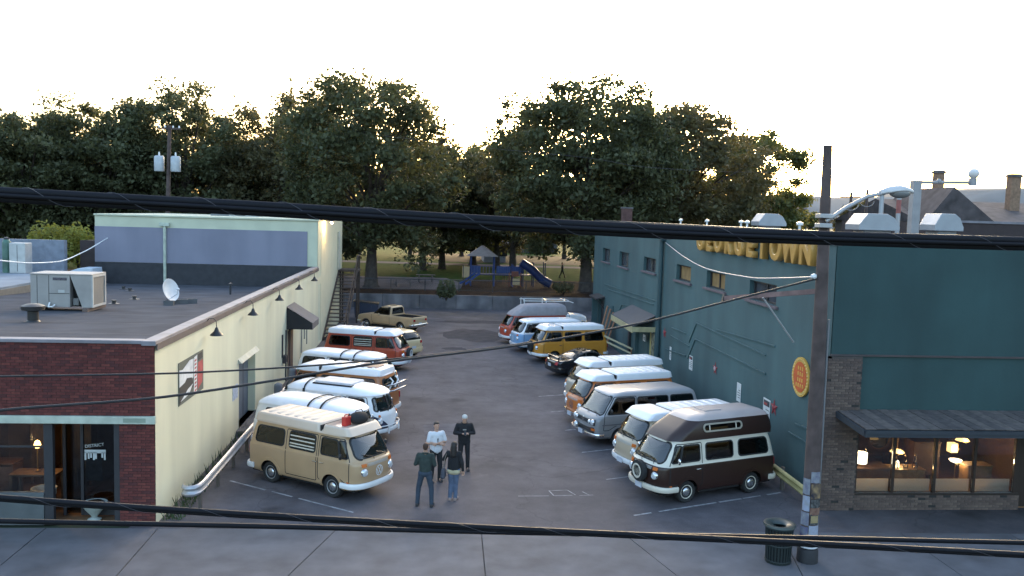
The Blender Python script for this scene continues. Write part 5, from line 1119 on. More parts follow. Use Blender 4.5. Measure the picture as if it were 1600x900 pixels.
for i, (x, y, s_, lb) in enumerate(((1039, 520, .30, 'faded red painted star high beside the downpipe'), (1118, 576, .29, 'red star with pale centre on the open teal wall'), (1210, 637, .31, 'bright red star beside the large towing notice'))):
    p = on_x(x, y, RX); t = thing('wall_star', lb, 'star', (RX-.014, p.y, p.z))
    pts = [(0, (s_ if k % 2 == 0 else s_*.42)*math.sin(math.pi*k/5), (s_ if k % 2 == 0 else s_*.42)*math.cos(math.pi*k/5)) for k in range(10)]
    MB().add(pts+[(-.04, 0, 0), (.01, 0, 0)], [(k, (k+1) % 10, 10) for k in range(10)] + [((k+1) % 10, k, 11) for k in range(10)]).build('points', mat('star_red', (.24, .03, .04), .6, var=.2), t)
    MB().lathe([(.1, 0), (.06, .03), (.001, .035)], 12, c=(-.022, 0, 0), axis=(-1, 0, 0)).build('boss', mat('star_red', (.24, .03, .04)) if i != 1 else mat('star_pale', (.45, .3, .3), .6), t)
p = on_x(1254, 589, RX); ov_ = thing('oval_sign', 'red oval sign with gold rim and gold lettering on the teal wall', 'sign', (RX-.05, p.y, p.z))
def oval(ry, rz, x0, x1, nm, m_): MB().prism([(x0, ry*math.cos(t), rz*math.sin(t)) for t in (2*math.pi*k/36 for k in range(36))], (x1-x0, 0, 0)).build(nm, m_, ov_)
GOLD = mat('gold_paint', (.62, .36, .07), .5, var=.15); oval(.60, .60, -.03, .03, 'gold_rim', GOLD); oval(.46, .46, -.042, -.031, 'red_face', mat('orange_red_enamel', (.55, .10, .02), .45))
for i, (w_, z_, tx) in enumerate(((.3, .26, 'ALL'), (.3, .09, 'MY'), (.3, -.09, 'KIN'), (.3, -.26, 'FOLK'))):
    for k in range(3+(i == 3)): MB().span((-.048, -.22+.15*k-(.05 if i == 3 else 0), z_-.05), (-.043, -.15+.15*k-(.05 if i == 3 else 0), z_+.06)).build('letter_mark', GOLD, ov_)
for k in range(30):
    t = 2*math.pi*k/30; MB().ball((-.035, .53*math.cos(t), .53*math.sin(t)), .028, 6, 4).build('rim_stud', mat('stud_pale', (.7, .5, .2), .4), ov_)
sgn = thing('gold_letter_sign', 'fat gold letters spelling GEORGETOWN along the teal wall top', 'sign', (RX-.03, 29.6, 7.2))
LETM = mat('gold_letters', (.50, .27, .07), .35, var=.12, scale=3)
y = 35.72
for k, chh in enumerate('GEORGETOWN'):
    me = text_mesh('letter', chh, 1.12, LETM, .09, .035); o = bpy.data.objects.new('letter', me); link(o, sgn)
    ww = 11.55/10; yy = 35.15 - ww*k; o.location = (-.10, yy-29.6, .09); o.rotation_euler = (math.pi/2, 0, -math.pi/2); o.scale = (1.02, 1, 1)
# front of the teal building: stucco above, brick pillar, shingled awning, lit showroom
PFr = lambda u, v, d: (u, RY+d, v)
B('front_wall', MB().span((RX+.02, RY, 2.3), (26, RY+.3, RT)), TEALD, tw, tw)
B('front_cap', MB().span((RX+.31, RY-.05, RT), (26, RY+.3, RT+.07)), mat('dark_coping', (.06, .065, .07)), tw, tw)
B('front_ledge', MB().span((RX-.03, RY-.06, 4.44), (26, RY-.001, 4.49)), mat('brown_ledge', (.07, .055, .055), .8), tw, tw)
B('pillar_core', MB().span((RX-.10, RY-.10, 0), (12.0, RY+.02, 4.43)).span((RX-.10, RY-.10, 0), (RX-.005, RY+.75, 4.43)), MORTAR2, tw, tw)
be = bpy.data.objects.new('brick_front', None); link(be, tw); be.location = -Vector(tw.location)
brick_field(be, lambda u, v, d: (u, RY-.10+d, v), RX-.10, 12.0, .01, 4.43, BRICK_T, 300, dark=.06, first=11.5)
brick_field(be, lambda u, v, d: (RX-.10+d, u, v), RY-.10, RY+.75, .01, 4.43, BRICK_T, 0, dark=.04)
B('plinth_core', MB().span((12.0, RY-.06, 0), (17.0, RY+.1, .44)), MORTAR2, tw, tw)
pe = bpy.data.objects.new('brick_plinth', None); link(pe, tw); pe.location = -Vector(tw.location)
brick_field(pe, lambda u, v, d: (u, RY-.06+d, v), 12.0, 17.0, .005, .44, BRICK_T, 160, dark=.09, first=14.5)
for (a, c) in ((12.0, 12.07), (13.12, 13.2), (14.37, 14.45), (15.57, 15.65), (16.82, 16.95)): B('mullion', MB().span((a, RY-.04, .47), (c, RY+.06, 2.6)), mat('dark_brown_frame', (.028, .016, .012), .5), tw, tw, bevel=.006)
B('window_sill', MB().span((11.98, RY-.08, .441), (16.98, RY+.1, .50)), mat('dark_brown_frame', (.028, .016, .012)), tw, tw, bevel=.008)
SCR = bpy.data.materials.new('paper_screen'); SCR.use_nodes = True; _n = SCR.node_tree; _t = _n.nodes.new('ShaderNodeBsdfTranslucent'); _m = _n.nodes.new('ShaderNodeMixShader'); _t.inputs['Color'].default_value = (.8, .72, .6, 1); _m.inputs[0].default_value = .5
_n.nodes['Principled BSDF'].inputs['Base Color'].default_value = (.74, .68, .60, 1); _n.links.new(_n.nodes['Principled BSDF'].outputs[0], _m.inputs[1]); _n.links.new(_t.outputs[0], _m.inputs[2]); _n.links.new(_m.outputs[0], _n.nodes['Material Output'].inputs['Surface'])
for (a, c) in ((12.07, 13.12), (13.2, 14.37), (14.45, 15.57), (15.65, 16.82)):
    B('shop_pane', MB().span((a+.002, RY+.0, .505), (c-.002, RY+.01, 2.59)), GL_SHOP, tw, tw)
    B('white_screen', MB().span((a+.01, RY+.12, .505), (c-.01, RY+.14, .86)), SCR, tw, tw)
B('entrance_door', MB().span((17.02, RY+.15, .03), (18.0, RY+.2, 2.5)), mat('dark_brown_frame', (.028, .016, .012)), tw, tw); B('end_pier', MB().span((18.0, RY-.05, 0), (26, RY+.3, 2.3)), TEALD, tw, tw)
room = MB().span((11.3, 28.6, 0), (18.3, 28.7, 2.9)).span((11.25, RY+.3, 0), (11.32, 28.6, 2.9)).span((18.2, RY+.3, 0), (18.3, 28.6, 2.9)).span((11.3, RY+.31, 2.82), (18.3, 28.6, 2.9)).span((11.3, RY+.12, .0), (18.3, 28.6, .03))
B('showroom', room, mat('showroom_brown', (.22, .11, .05), .9, var=.35, scale=.8), tw, tw)
awn = thing('shingle_awning', 'long weathered plank awning with dark fascia over the lit shop window', 'awning', (11.4, RY, 2.7))
SH = [mat('shingle_%d' % i, c, .9, var=.3, scale=6) for i, c in enumerate(((.088, .072, .068), (.072, .060, .058), (.108, .088, .08)))]
L0 = 1.75; nsh = 0
for k in range(41):
    x0 = -.05+.30*k; a_, b_ = Vector((x0, -.02, .285)), Vector((x0, -L0, .05)); dz = random.uniform(0, .012)
    MB().prism([(x0+.006, -.02, .19+dz), (x0+.294, -.02, .19+dz), (x0+.294, -L0-.02, .065+dz), (x0+.006, -L0-.02, .065+dz)], (0, 0, .022)).build('shingle_board', SH[(k*7+k//3) % 3], awn)
MB().prism([(-.06, -.02, .15), (12.3, -.02, .15), (12.3, -L0, .03), (-.06, -L0, .03)], (0, 0, .03)).build('deck', DARK, awn)
for z0, z1, o_ in ((-.13, .05, 0), (-.04, .055, .035)): MB().span((-.08, -L0-.05-o_, z0), (12.3, -L0-o_-.002, z1)).build('fascia', mat('dark_fascia', (.028, .034, .045), .6), awn)
MB().prism([(-.10, 0, .19), (-.10, -L0, .05), (-.10, -L0, -.12), (-.10, 0, .02)], (.04, 0, 0)).build('end_fascia', mat('dark_fascia', (.028, .034, .045)), awn)
for k in range(6): MB().bar((.5+2*k, -L0+.1, -.02), (.5+2*k, -.05, .05), .06, .1).build('rafter', DARK, awn)
# showroom lamps and furniture
BR = mat('brass', (.35, .22, .08)); SHADE = LAMP((1, .72, .36), 2.6, 'lit_shade'); WARM = LAMP((1, .60, .22), 2.2, 'lit_dish'); PALEL = LAMP((1, .86, .62), 4., 'lit_bright')
def fl(name, lb, px, py, Y, kind, power=6):
    p = on_y(px, py, Y); base = p.z
    t = thing(name, lb, 'lamp', (p.x, Y, base))
    t.scale = (.72,)*3 if kind in ('dish', 'lantern', 'dishup') else (.85,)*3; base = base/t.scale[0]
    if kind == 'drum':
        MB().lathe([(.21, -.18), (.21, .18)], 20, cap=False).build('shade', PALEL, t, 60); MB().lathe([(.14, -base+.03), (.02, -base+.06), (.015, -.1)], 12).build('stand', BR, t, 60)
    elif kind == 'dish':
        MB().lathe([(.30, -.06), (.22, .02), (.05, .07), (.02, .08)], 20).build('shade', WARM, t, 50); MB().tube([(0, 0, .06), (0, 0, 2.8/t.scale[0]-base)], .01, 6).build('cord', BR, t)
    elif kind == 'dishup':
        MB().lathe([(.02, -.1), (.2, -.03), (.26, .05)], 18, cap=False).build('shade', PALEL, t, 50); MB().lathe([(.13, -base+.03), (.015, -base+.06), (.015, -.08)], 10).build('stand', BR, t, 60)
    elif kind == 'lantern':
        MB().span((-.16, -.16, -.2), (.16, .16, .2)).build('shade', WARM, t, bevel=.02); MB().tube([(0, 0, .2), (0, 0, 2.8/t.scale[0]-base)], .01, 6).build('cord', BR, t)
    else:
        MB().lathe([(.04, -.25), (.06, 0), (.05, .2), (.001, .26)], 12).build('shade', PALEL, t, 60); MB().lathe([(.1, -.4), (.02, -.38), (.02, -.25)], 10).build('stand', BR, t, 60)
    if power: plight('bulb', (0, -.25, .0 if kind != 'drum' else .25), power, (1, .62, .26), .1, t)
fl('drum_lamp', 'bright drum shade lamp behind the first showroom pane', 1345, 715, 24.0, 'drum', 9)
fl('pendant_lamp', 'glowing saucer pendant lamp in the showroom beside the first mullion', 1402, 704, 24.8, 'dish', 8); fl('pendant_lamp', 'lit branching pendant lamp above the second showroom pane', 1440, 695, 25.4, 'dish', 6)
fl('candle_lamp', 'slim white candle lamp standing on the showroom table', 1402, 730, 24.2, 'candle', 2); fl('lantern_lamp', 'amber square lantern hanging above the third showroom pane', 1488, 699, 25.0, 'lantern', 6)
fl('uplighter_lamp', 'white uplighter bowl lamp on a stand in the showroom', 1493, 720, 24.6, 'dishup', 6); fl('pendant_lamp', 'small bright pendant lamp near the showroom ceiling', 1504, 686, 25.6, 'dish', 6)
fl('pendant_lamp', 'round amber pendant lamp beyond the last showroom pane', 1597, 705, 25.0, 'lantern', 5)
FU = [mat('walnut', (.09, .045, .022), .5, var=.3, scale=5), mat('oak', (.24, .14, .06), .5, var=.3, scale=5), mat('green_velvet', (.08, .10, .04), .9)]
for i, (x, y, w, d_, h, m_, nm, lb) in enumerate(((12.9, 24.3, 1.3, .7, .95, 0, 'sideboard', 'dark walnut sideboard behind the first showroom pane'), (14.1, 24.2, 1.0, .6, .92, 1, 'console_table', 'oak console table carrying the candle lamp'), (15.2, 25.2, .9, .6, 1.5, 0, 'bookcase', 'dark bookcase behind the third showroom pane'), (15.75, 25.8, .55, .4, 2.0, 2, 'green_cabinet', 'tall green cabinet beside the third mullion'), (16.4, 24.3, .8, .5, 1.0, 1, 'bench_seat', 'pale angular bench in the last showroom pane'), (12.4, 27.2, 1.2, .5, 1.9, 1, 'wardrobe', 'oak wardrobe at the back of the showroom'), (14.6, 27.5, 1.6, .5, 1.6, 0, 'dresser', 'long dark dresser at the back of the showroom'))):
    t = thing(nm, lb, 'furniture', (x, y, .031)); MB().span((-w/2, -d_/2, h-.05), (w/2, d_/2, h)).build('top', FU[m_], t, bevel=.008); MB().span((-w/2+.03, -d_/2+.02, h*.3), (w/2-.03, d_/2-.02, h-.055)).build('carcass', FU[m_], t, bevel=.008)
    for sx in (-1, 1):
        for sy in (-1, 1): MB().span((sx*(w/2-.06)-.025, sy*(d_/2-.05)-.025, 0), (sx*(w/2-.06)+.025, sy*(d_/2-.05)+.025, h*.3)).build('leg', FU[m_], t)
for i in range(3):
    c_ = thing('glass_decanter', ('clear glass decanter on the showroom console', 'squat glass decanter beside the candle lamp', 'tall glass decanter at the console end')[i], 'decanter', (13.75+.3*i, 24.1, .952)); MB().lathe([(.06, 0), (.08, .06), (.06, .14), (.02, .2), (.025, .28+.05*i)], 12).build('bottle', glass('clear_glass', (.85, .8, .7)), c_, 60); MB().ball((0, 0, .31+.05*i), .03, 8, 6).build('stopper', BR, c_, 60)
mr = thing('round_mirror', 'round ringed mirror hanging in the showroom', 'mirror', (14.0, 25.6, 1.45)); MB().tube([(.34*math.cos(t), 0, .34*math.sin(t)) for t in (2*math.pi*k/24 for k in range(25))], .03, 6, cap=False).build('frame', FU[0], mr, 60); MB().lathe([(.33, 0), (.001, .005)], 24, axis=(0, -1, 0)).build('glass', mat('mirror_glass', (.1, .1, .1), .05, .8), mr); MB().tube([(0, .0, .34), (0, 0, 1.3)], .006, 5).build('cord', BR, mr)
# ------------------------------------------------------------------ roof of the teal building
B('roof_deck', MB().span((RX+.3, RY+.3, RT-.45), (40, 60, RT-.4)), ROOFM, tw, tw)
ZR = RT-.40
HOOD = mat('galvanised_hood', (.34, .36, .40), .45, .45, var=.1, scale=1.5)
for i, (x, Y, s_, lb) in enumerate(((1201, 45, 1.5, 'grey ventilator hood beside the long wall edge'), (1363, 33, 1.65, 'large grey ventilator hood below the street lamp head'), (1471, 35, 1.25, 'smaller grey ventilator hood next to the brown parapet'))):
    t = thing('ventilator_hood', lb, 'roof vent', (on_y(x, 350, Y).x, Y, ZR)); h = on_y(x, 334, Y).z - ZR
    pf = [(-s_/2, h*.42), (-s_/2, h*.62), (-s_*.30, h), (s_*.18, h), (s_*.36, h*.86), (s_/2, h*.55), (s_/2, h*.42)]
    MB().prism([(a, -.6, b_) for a, b_ in pf], (0, 1.2, 0)).build('hood', HOOD, t, bevel=.02); MB().span((-s_*.33, -.45, 0), (s_*.33, .45, h*.42)).build('curb', mat('grey_curb', (.22, .22, .23), .7), t)
ds = thing('duct_stack', 'tall square duct with a long pipe arm and round lamp', 'duct', (on_y(1427, 350, 28).x, 28, ZR)); zt_ = on_y(1427, 282, 28).z - ZR; xe = on_y(1520, 280, 28).x - ds.location.x
DS = mat('duct_grey', (.30, .29, .30), .6, .2); MB().span((-.14, -.14, 0), (.14, .14, zt_)).build('duct', DS, ds, bevel=.015); MB().tube([(0, 0, zt_-.06), (xe, 0, zt_+.0)], .055, 10).build('pipe_arm', DS, ds, 60)
MB().lathe([(.13, -.1), (.13, .12), (.1, .14)], 14, c=(xe, 0, zt_)).build('lamp_neck', DS, ds, 50); MB().ball((xe+.02, 0, zt_+.30), .18, 14, 10).build('globe', mat('frosted_globe', (.66, .62, .60), .4), ds, 60); MB().ball((xe*.4, 0, zt_), .09, 8, 6).build('coupling', DS, ds, 60)
for i, x in enumerate((1376, 1403)):
    t = thing('flue_pipe', ('slim galvanised flue behind the large hood', 'slim galvanised flue with red band behind the lamp head')[i], 'flue', (on_y(x, 340, 38).x, 38, ZR)); hh = on_y(x, 305, 38).z - ZR; MB().lathe([(.10, 0), (.10, hh), (.16, hh+.02), (.16, hh+.12), (.001, hh+.2)], 12).build('pipe', HOOD, t, 50); MB().lathe([(.105, hh*.6), (.105, hh*.9)], 12, cap=False).build('band', mat('faded_red_band', (.28, .10, .09), .8) if i else HOOD, t)
pb = thing('brown_parapet_building', 'dark brown parapet wall behind the ventilator hoods', 'building', (on_y(1495, 355, 40).x, 40, 0)); X0 = pb.location.x
B('wall', MB().span((X0, 40, 0), (60, 52, on_y(1500, 348, 40).z)), mat('dark_brown_siding', (.045, .03, .03)), pb, pb); B('coping', MB().span((X0-.05, 39.95, on_y(1500, 348, 40).z), (60, 40.3, on_y(1500, 346, 40).z+.05)), CAPM, pb, pb)
gb = thing('shingle_roof_building', 'far building with long dark shingle roof and chimneys', 'building', (on_y(1440, 345, 75).x, 75, 0)); X1 = gb.location.x; ze, zr_ = on_y(1500, 348, 75).z, on_y(1500, 314, 82).z
SHR = mat('dark_shingles', (.075, .062, .065), .9, var=.35, scale=1.2); B('wall', MB().span((X1, 75, 0), (90, 92, ze)), mat('grey_brown_wall', (.12, .10, .10), .9), gb, gb)
B('roof_slope', MB().prism([(X1-.3, 74.5, ze), (X1-.3, 83, zr_), (X1-.3, 92, ze)], (60, 0, 0)), SHR, gb, gb); B('eave_gutter', MB().span((X1-.3, 74.35, ze-.15), (90, 74.5, ze+.02)), CAPM, gb, gb)
B('cross_gable', MB().prism([(X1-.2, 74, ze), (X1+2.3, 74, on_y(1450, 296, 76).z+.2), (X1+6.5, 74, ze)], (0, 9, 0)), SHR, gb, gb)
for x, tp, w in ((1465, 266, .75), (1583, 272, 1.0)):
    xx = on_y(x, 300, 80).x; c_ = B('chimney', MB().span((xx-w/2, 79.6, ze), (xx+w/2, 80.4, on_y(x, tp, 80).z)), mat('orange_brick_stack', (.24, .15, .10), .9, var=.25, scale=4), gb, gb, bevel=.02); MB().span((xx-w/2-.08, 79.5, on_y(x, tp, 80).z-.3), (xx+w/2+.08, 80.5, on_y(x, tp, 80).z-.1)).build('chimney_cap', CONC2, c_)
for i, (x, Y) in enumerate(((1050, 50), (1090, 46), (1142, 42), (1150, 38), (1228, 30))):
    t = thing('roof_spigot', ('short white roof vent near the far roof edge', 'second short white roof vent along the teal roof', 'white roof vent with wide cap along the teal roof', 'low white roof vent beside the wide capped one', 'white roof vent beside the first ventilator hood')[i], 'vent', (on_y(x, 360, Y).x+.5, Y, ZR)); MB().tube([(0, 0, 0), (0, 0, .62)], .05, 8).build('pipe', WHITE_P, t, 60); MB().lathe([(.12, .6), (.12, .68), (.001, .74)], 10).build('cap', WHITE_P, t, 50)
ck = thing('brick_chimney', 'square dark brick chimney at the far end of the teal roof', 'chimney', (on_y(979, 340, 58).x, 58, ZR)); hh = on_y(979, 326, 58).z - ZR; MB().span((-.32, -.32, 0), (.32, .32, hh)).build('stack', mat('dark_red_stack', (.10, .05, .045), .9, var=.3, scale=5), ck, bevel=.02); MB().span((-.36, -.36, hh), (.36, .36, hh+.1)).build('cap', CONC2, ck)
# ------------------------------------------------------------------ park behind the lot
PK = 1.15
sheet('park_lawn', [(-90, 74.2), (90, 74.2), (120, 330), (-120, 330)], PK-.03, GRASS)
sheet('park_verge', [(-40, 73.5), (40, 73.5), (40, 78.8), (-40, 78.8)], PK-.026, DIRT)
sheet('park_path', [(-40, 78.8), (1.8, 78.8), (3.2, 84), (1.0, 93), (-40, 94)], PK-.022, PATHM); sheet('park_path', [(-20, 118), (60, 112), (60, 116), (-20, 122)], PK-.018, PATHM)
sheet('play_surface', [(2.2, 79.0), (26, 77.5), (26, 93), (3.0, 92)], PK-.014, DIRT)
sheet('sand_court', [(2, 124), (60, 118), (60, 145), (-6, 150)], PK-.010, mat('pale_dust', (.075, .065, .052), 1., spec=.03, var=.15, scale=.3))
rw = thing('retaining_wall', 'long weathered concrete retaining wall at the end of the lot', 'wall', (0, 73.2, 0))
for k in range(14):
    x0 = -20+3.1*k; MB().span((x0+.012, 0, 0), (x0+3.088, .32, PK+random.uniform(-.01, .01))).build('wall_panel', CONC2, rw, bevel=.015)
MB().span((-20, .33, 0), (23.4, 1.0, PK-.03)).build('backfill', DIRT, rw)
# park edge fence
fn = thing('park_fence', 'low dark rail fence along the top of the retaining wall', 'fence', (0, 76.6, PK))
for k in range(15): MB().tube([(-19+3*k, 0, 0), (-19+3*k, 0, 1.05)], .04, 8).build('post', FRAME_D, fn)
MB().tube([(-19, 0, 1.05), (23, 0, 1.05)], .035, 8).build('top_rail', FRAME_D, fn); MB().tube([(-19, 0, .12), (23, 0, .12)], .018, 6).build('bottom_wire', FRAME_D, fn)
wm = MB()
for k in range(420):
    x = -19+.1*k
    for s_ in (1, -1): wm.bar((x, 0, .12) if s_ > 0 else (x+.93, 0, .12), (x+.93, 0, 1.05) if s_ > 0 else (x, 0, 1.05), .004)
o = wm.build('chain_mesh', FRAME_D, fn); o['kind'] = 'stuff'
# picnic table
for i, (x, y, lb) in enumerate(((630, 447, 'grey picnic table on the paved path left of the others'), (665, 441, 'grey picnic table farther along the paved path'))):
    t = thing('picnic_table', lb, 'table', on_ground(x, y, PK), .1); M_ = mat('grey_planks', (.13, .115, .12), .9, var=.3)
    for k in range(5): MB().span((-.95, -.38+.155*k, .72), (.95, -.24+.155*k, .76)).build('top_plank', M_, t)
    for s_ in (-1, 1):
        MB().span((-.95, s_*.75-.13, .42), (.95, s_*.75+.13, .46)).build('bench', M_, t)
        for q in (-1, 1): MB().bar((s_*.65, q*.75, 0), (s_*.65, q*.2, .72), .08, .06).build('leg', M_, t)
# playground
BLU = mat('play_blue', (.025, .06, .22), .4, var=.1); NAV = mat('play_navy', (.02, .03, .09), .5); TANP = mat('play_tan', (.42, .30, .17), .6); REDB = mat('play_red_brown', (.16, .05, .035), .6)
def at(x, y, z=PK): return on_ground(x, y, z)
pg = thing('play_tower', 'blue playground climbing tower with pointed tan roof and slides', 'playground', (on_y(752, 440, 84).x, 84, PK)); s_ = 84/CAM_F
def px(x): return on_y(x, 440, 84).x - pg.location.x
zz = lambda y: on_y(760, y, 84).z - PK
for x in (735, 771):
    for dy in (-.7, .7): MB().tube([(px(x), dy, 0), (px(x), dy, zz(400))], .06, 8).build('post', BLU, pg, 60)
cx_, hw_ = (px(733)+px(773))/2, (px(773)-px(733))/2+.25
MB().add([(cx_-hw_, -1.0, zz(400)), (cx_+hw_, -1.0, zz(400)), (cx_+hw_, 1.0, zz(400)), (cx_-hw_, 1.0, zz(400)), (cx_-.12, 0, zz(384)), (cx_+.12, 0, zz(384)), (cx_, -.12, zz(384)+.05)], [(0, 1, 5, 6, 4), (1, 2, 5), (2, 3, 4, 5), (3, 0, 4), (3, 2, 1, 0)]).build('pointed_roof', mat('play_roof_tan', (.26, .21, .20), .7), pg)
zd = zz(430)+.15
for a, b_, m_ in ((px(735), px(775), NAV), (px(775), px(800), NAV), (px(800), px(832), NAV)): MB().span((a, -.8, zd-.08), (b_-.01, .8, zd)).build('deck', m_, pg)
for x in (800, 816, 832, 850):
    for dy in (-.7, .7): MB().tube([(px(x), dy, 0), (px(x), dy, zz(408 if x > 805 else 412))], .055, 8).build('post', NAV if x > 810 else BLU, pg, 60)
for a, b_ in ((740, 768), (778, 798), (803, 830)):
    for k in range(7): MB().tube([(px(a)+(px(b_)-px(a))*k/6, -.72, zd), (px(a)+(px(b_)-px(a))*k/6, -.72, zd+.75)], .02, 5).build('railing_bar', BLU, pg)
    MB().bar((px(a), -.72, zd+.78), (px(b_), -.72, zd+.78), .05).build('railing', BLU, pg)
def slide(a, za, b_, zb, y, m_, w=.45):
    bb = MB(); n = 10; vs = []
    for k in range(n+1):
        t = k/n; e = t*t*(3-2*t)*.5+t*.5; x = a+(b_-a)*t; z = za+(zb-za)*e; vs += [(x, y-w/2, z+.2), (x, y-w/2+.03, z), (x, y+w/2-.03, z), (x, y+w/2, z+.2)]
    bb.add(vs, [(4*i+k, 4*i+k+1, 4*i+5+k, 4*i+4+k) for i in range(n) for k in range(3)]); bb.build('slide', m_, pg, 50)
for a, b_ in ((736, 750), (776, 798), (803, 818)): MB().span((px(a), .68, zd+.02), (px(b_), .72, zd+.72)).build('wall_panel', BLU, pg, bevel=.01)
slide(px(742), zd, px(718), .15, -1.0, BLU); slide(px(748), zd, px(726), .15, -1.6, BLU); slide(px(820), zz(412), px(858), .1, -.9, NAV, .9)
MB().tube([(px(812), -.9, zz(408)), (px(828), -.9, zz(418)), (px(845), -.9, zz(434)), (px(858), -.9, .35)], .42, 12).build('tube_slide', mat('tube_blue', (.022, .035, .12), .35), pg, 60)
for x, y0, y1, m_ in ((727, 433, 416, TANP), (805, 443, 433, TANP), (803, 430, 422, REDB)): MB().span((px(x)-.35, -1.02, zz(y0)), (px(x)+.35, -.96, zz(y1))).build('play_panel', m_, pg, bevel=.02)
for x in (723, 794, 812): MB().tube([(px(x), -.99, 0), (px(x), -.99, zz(414 if x < 730 else 424))], .05, 8).build('post', REDB if x > 730 else FRAME_D, pg, 60)
for k in range(6): MB().tube([(px(785)+.22*k, -.75, .2), (px(785)+.22*k, -.75, zd)], .025, 6).build('ladder_rung', REDB, pg)
# the far runner
# pavilions and houses beyond the park
for i, (x0, x1, yb, yt, Y, c_, lb) in enumerate(((756, 790, 406, 386, 125, (.34, .34, .38), 'white walled park house behind the playground'), (792, 870, 415, 404, 160, (.12, .12, .13), 'long grey low building beyond the lawn'), (1000, 1260, 350, 322, 190, (.10, .09, .09), 'dark low house beyond the right trees'))):
    a, b_ = on_y(x0, yb, Y).x, on_y(x1, yb, Y).x; t = thing('park_house', lb, 'building', ((a+b_)/2, Y, PK)); w = (b_-a)/2; h = max(2.8, on_y(x0, yt, Y).z - PK); m_ = mat('house_wall_%d' % i, c_, .9)
    MB().span((-w, 0, 0), (w, 8, h)).build('wall', m_, t); MB().prism([(-w-.4, -.5, h), (-w-.4, 4, h+1.8), (-w-.4, 8.5, h)], (2*w+.8, 0, 0)).build('roof', SHR, t)
    for k in range(3): MB().span((-w*.7+w*.6*k, -.03, .9), (-w*.7+w*.6*k+1.0, -.01, 2.1)).build('window', mat('far_window', (.03, .035, .04), .2), t)
# hills on the right
hl = MB(); n = 60; vs = []
for k in range(n+1):
    t = k/n; x = -200+1600*t; h = 62+16*math.sin(t*9)+9*math.sin(t*23+1)+6*math.sin(t*51); h *= min(1, max(0, (t-.12)*5)); vs += [(x, 1350, -5), (x, 1500, max(h, 0)), (x, 1900, max(h*1.1, 0))]
o = hl.add(vs, [(3*k+j, 3*k+3+j, 3*k+4+j, 3*k+1+j) for k in range(n) for j in range(2)]).build('hills', mat('far_hill', (.17, .17, .17), .95, var=.25, scale=.01), smooth=60); o['kind'] = 'structure'
# ------------------------------------------------------------------ trees
def leaf_mat(name, c, tr):
    m = bpy.data.materials.new(name); m.use_nodes = True; nt = m.node_tree; n = nt.nodes; L = nt.links; n.clear()
    o = n.new('ShaderNodeOutputMaterial'); d = n.new('ShaderNodeBsdfPrincipled'); t = n.new('ShaderNodeBsdfTranslucent'); mx = n.new('ShaderNodeMixShader'); mx.inputs[0].default_value = .30
    tc = n.new('ShaderNodeTexCoord'); nz = n.new('ShaderNodeTexNoise'); nz.inputs['Scale'].default_value = .55; nz.inputs['Detail'].default_value = 5; L.new(tc.outputs['Object'], nz.inputs['Vector'])
    r = n.new('ShaderNodeValToRGB'); e = r.color_ramp.elements; e[0].position = .32; e[1].position = .68; e[0].color = (*[x*.5 for x in c], 1); e[1].color = (*[x*1.4 for x in c], 1); L.new(nz.outputs['Fac'], r.inputs['Fac']); L.new(r.outputs['Color'], d.inputs['Base Color'])
    d.inputs['Roughness'].default_value = .6; d.inputs['Specular IOR Level'].default_value = .25; t.inputs['Color'].default_value = (*tr, 1)
    L.new(d.outputs[0], mx.inputs[1]); L.new(t.outputs[0], mx.inputs[2]); L.new(mx.outputs[0], o.inputs['Surface']); return m
LEAF = [leaf_mat('leaf_dark', (.078, .086, .044), (.12, .125, .045)), leaf_mat('leaf_olive', (.094, .088, .046), (.16, .135, .045)), leaf_mat('leaf_bright', (.10, .112, .042), (.22, .21, .05)), leaf_mat('leaf_yellow_lit', (.26, .26, .06), (.35, .34, .06))]  # light on sunlit crowns and lit bushes is put into the brighter leaf colours
BARK = mat('tree_bark', (.062, .048, .040), .95, var=.4, scale=3, bump=.6, bscale=9)
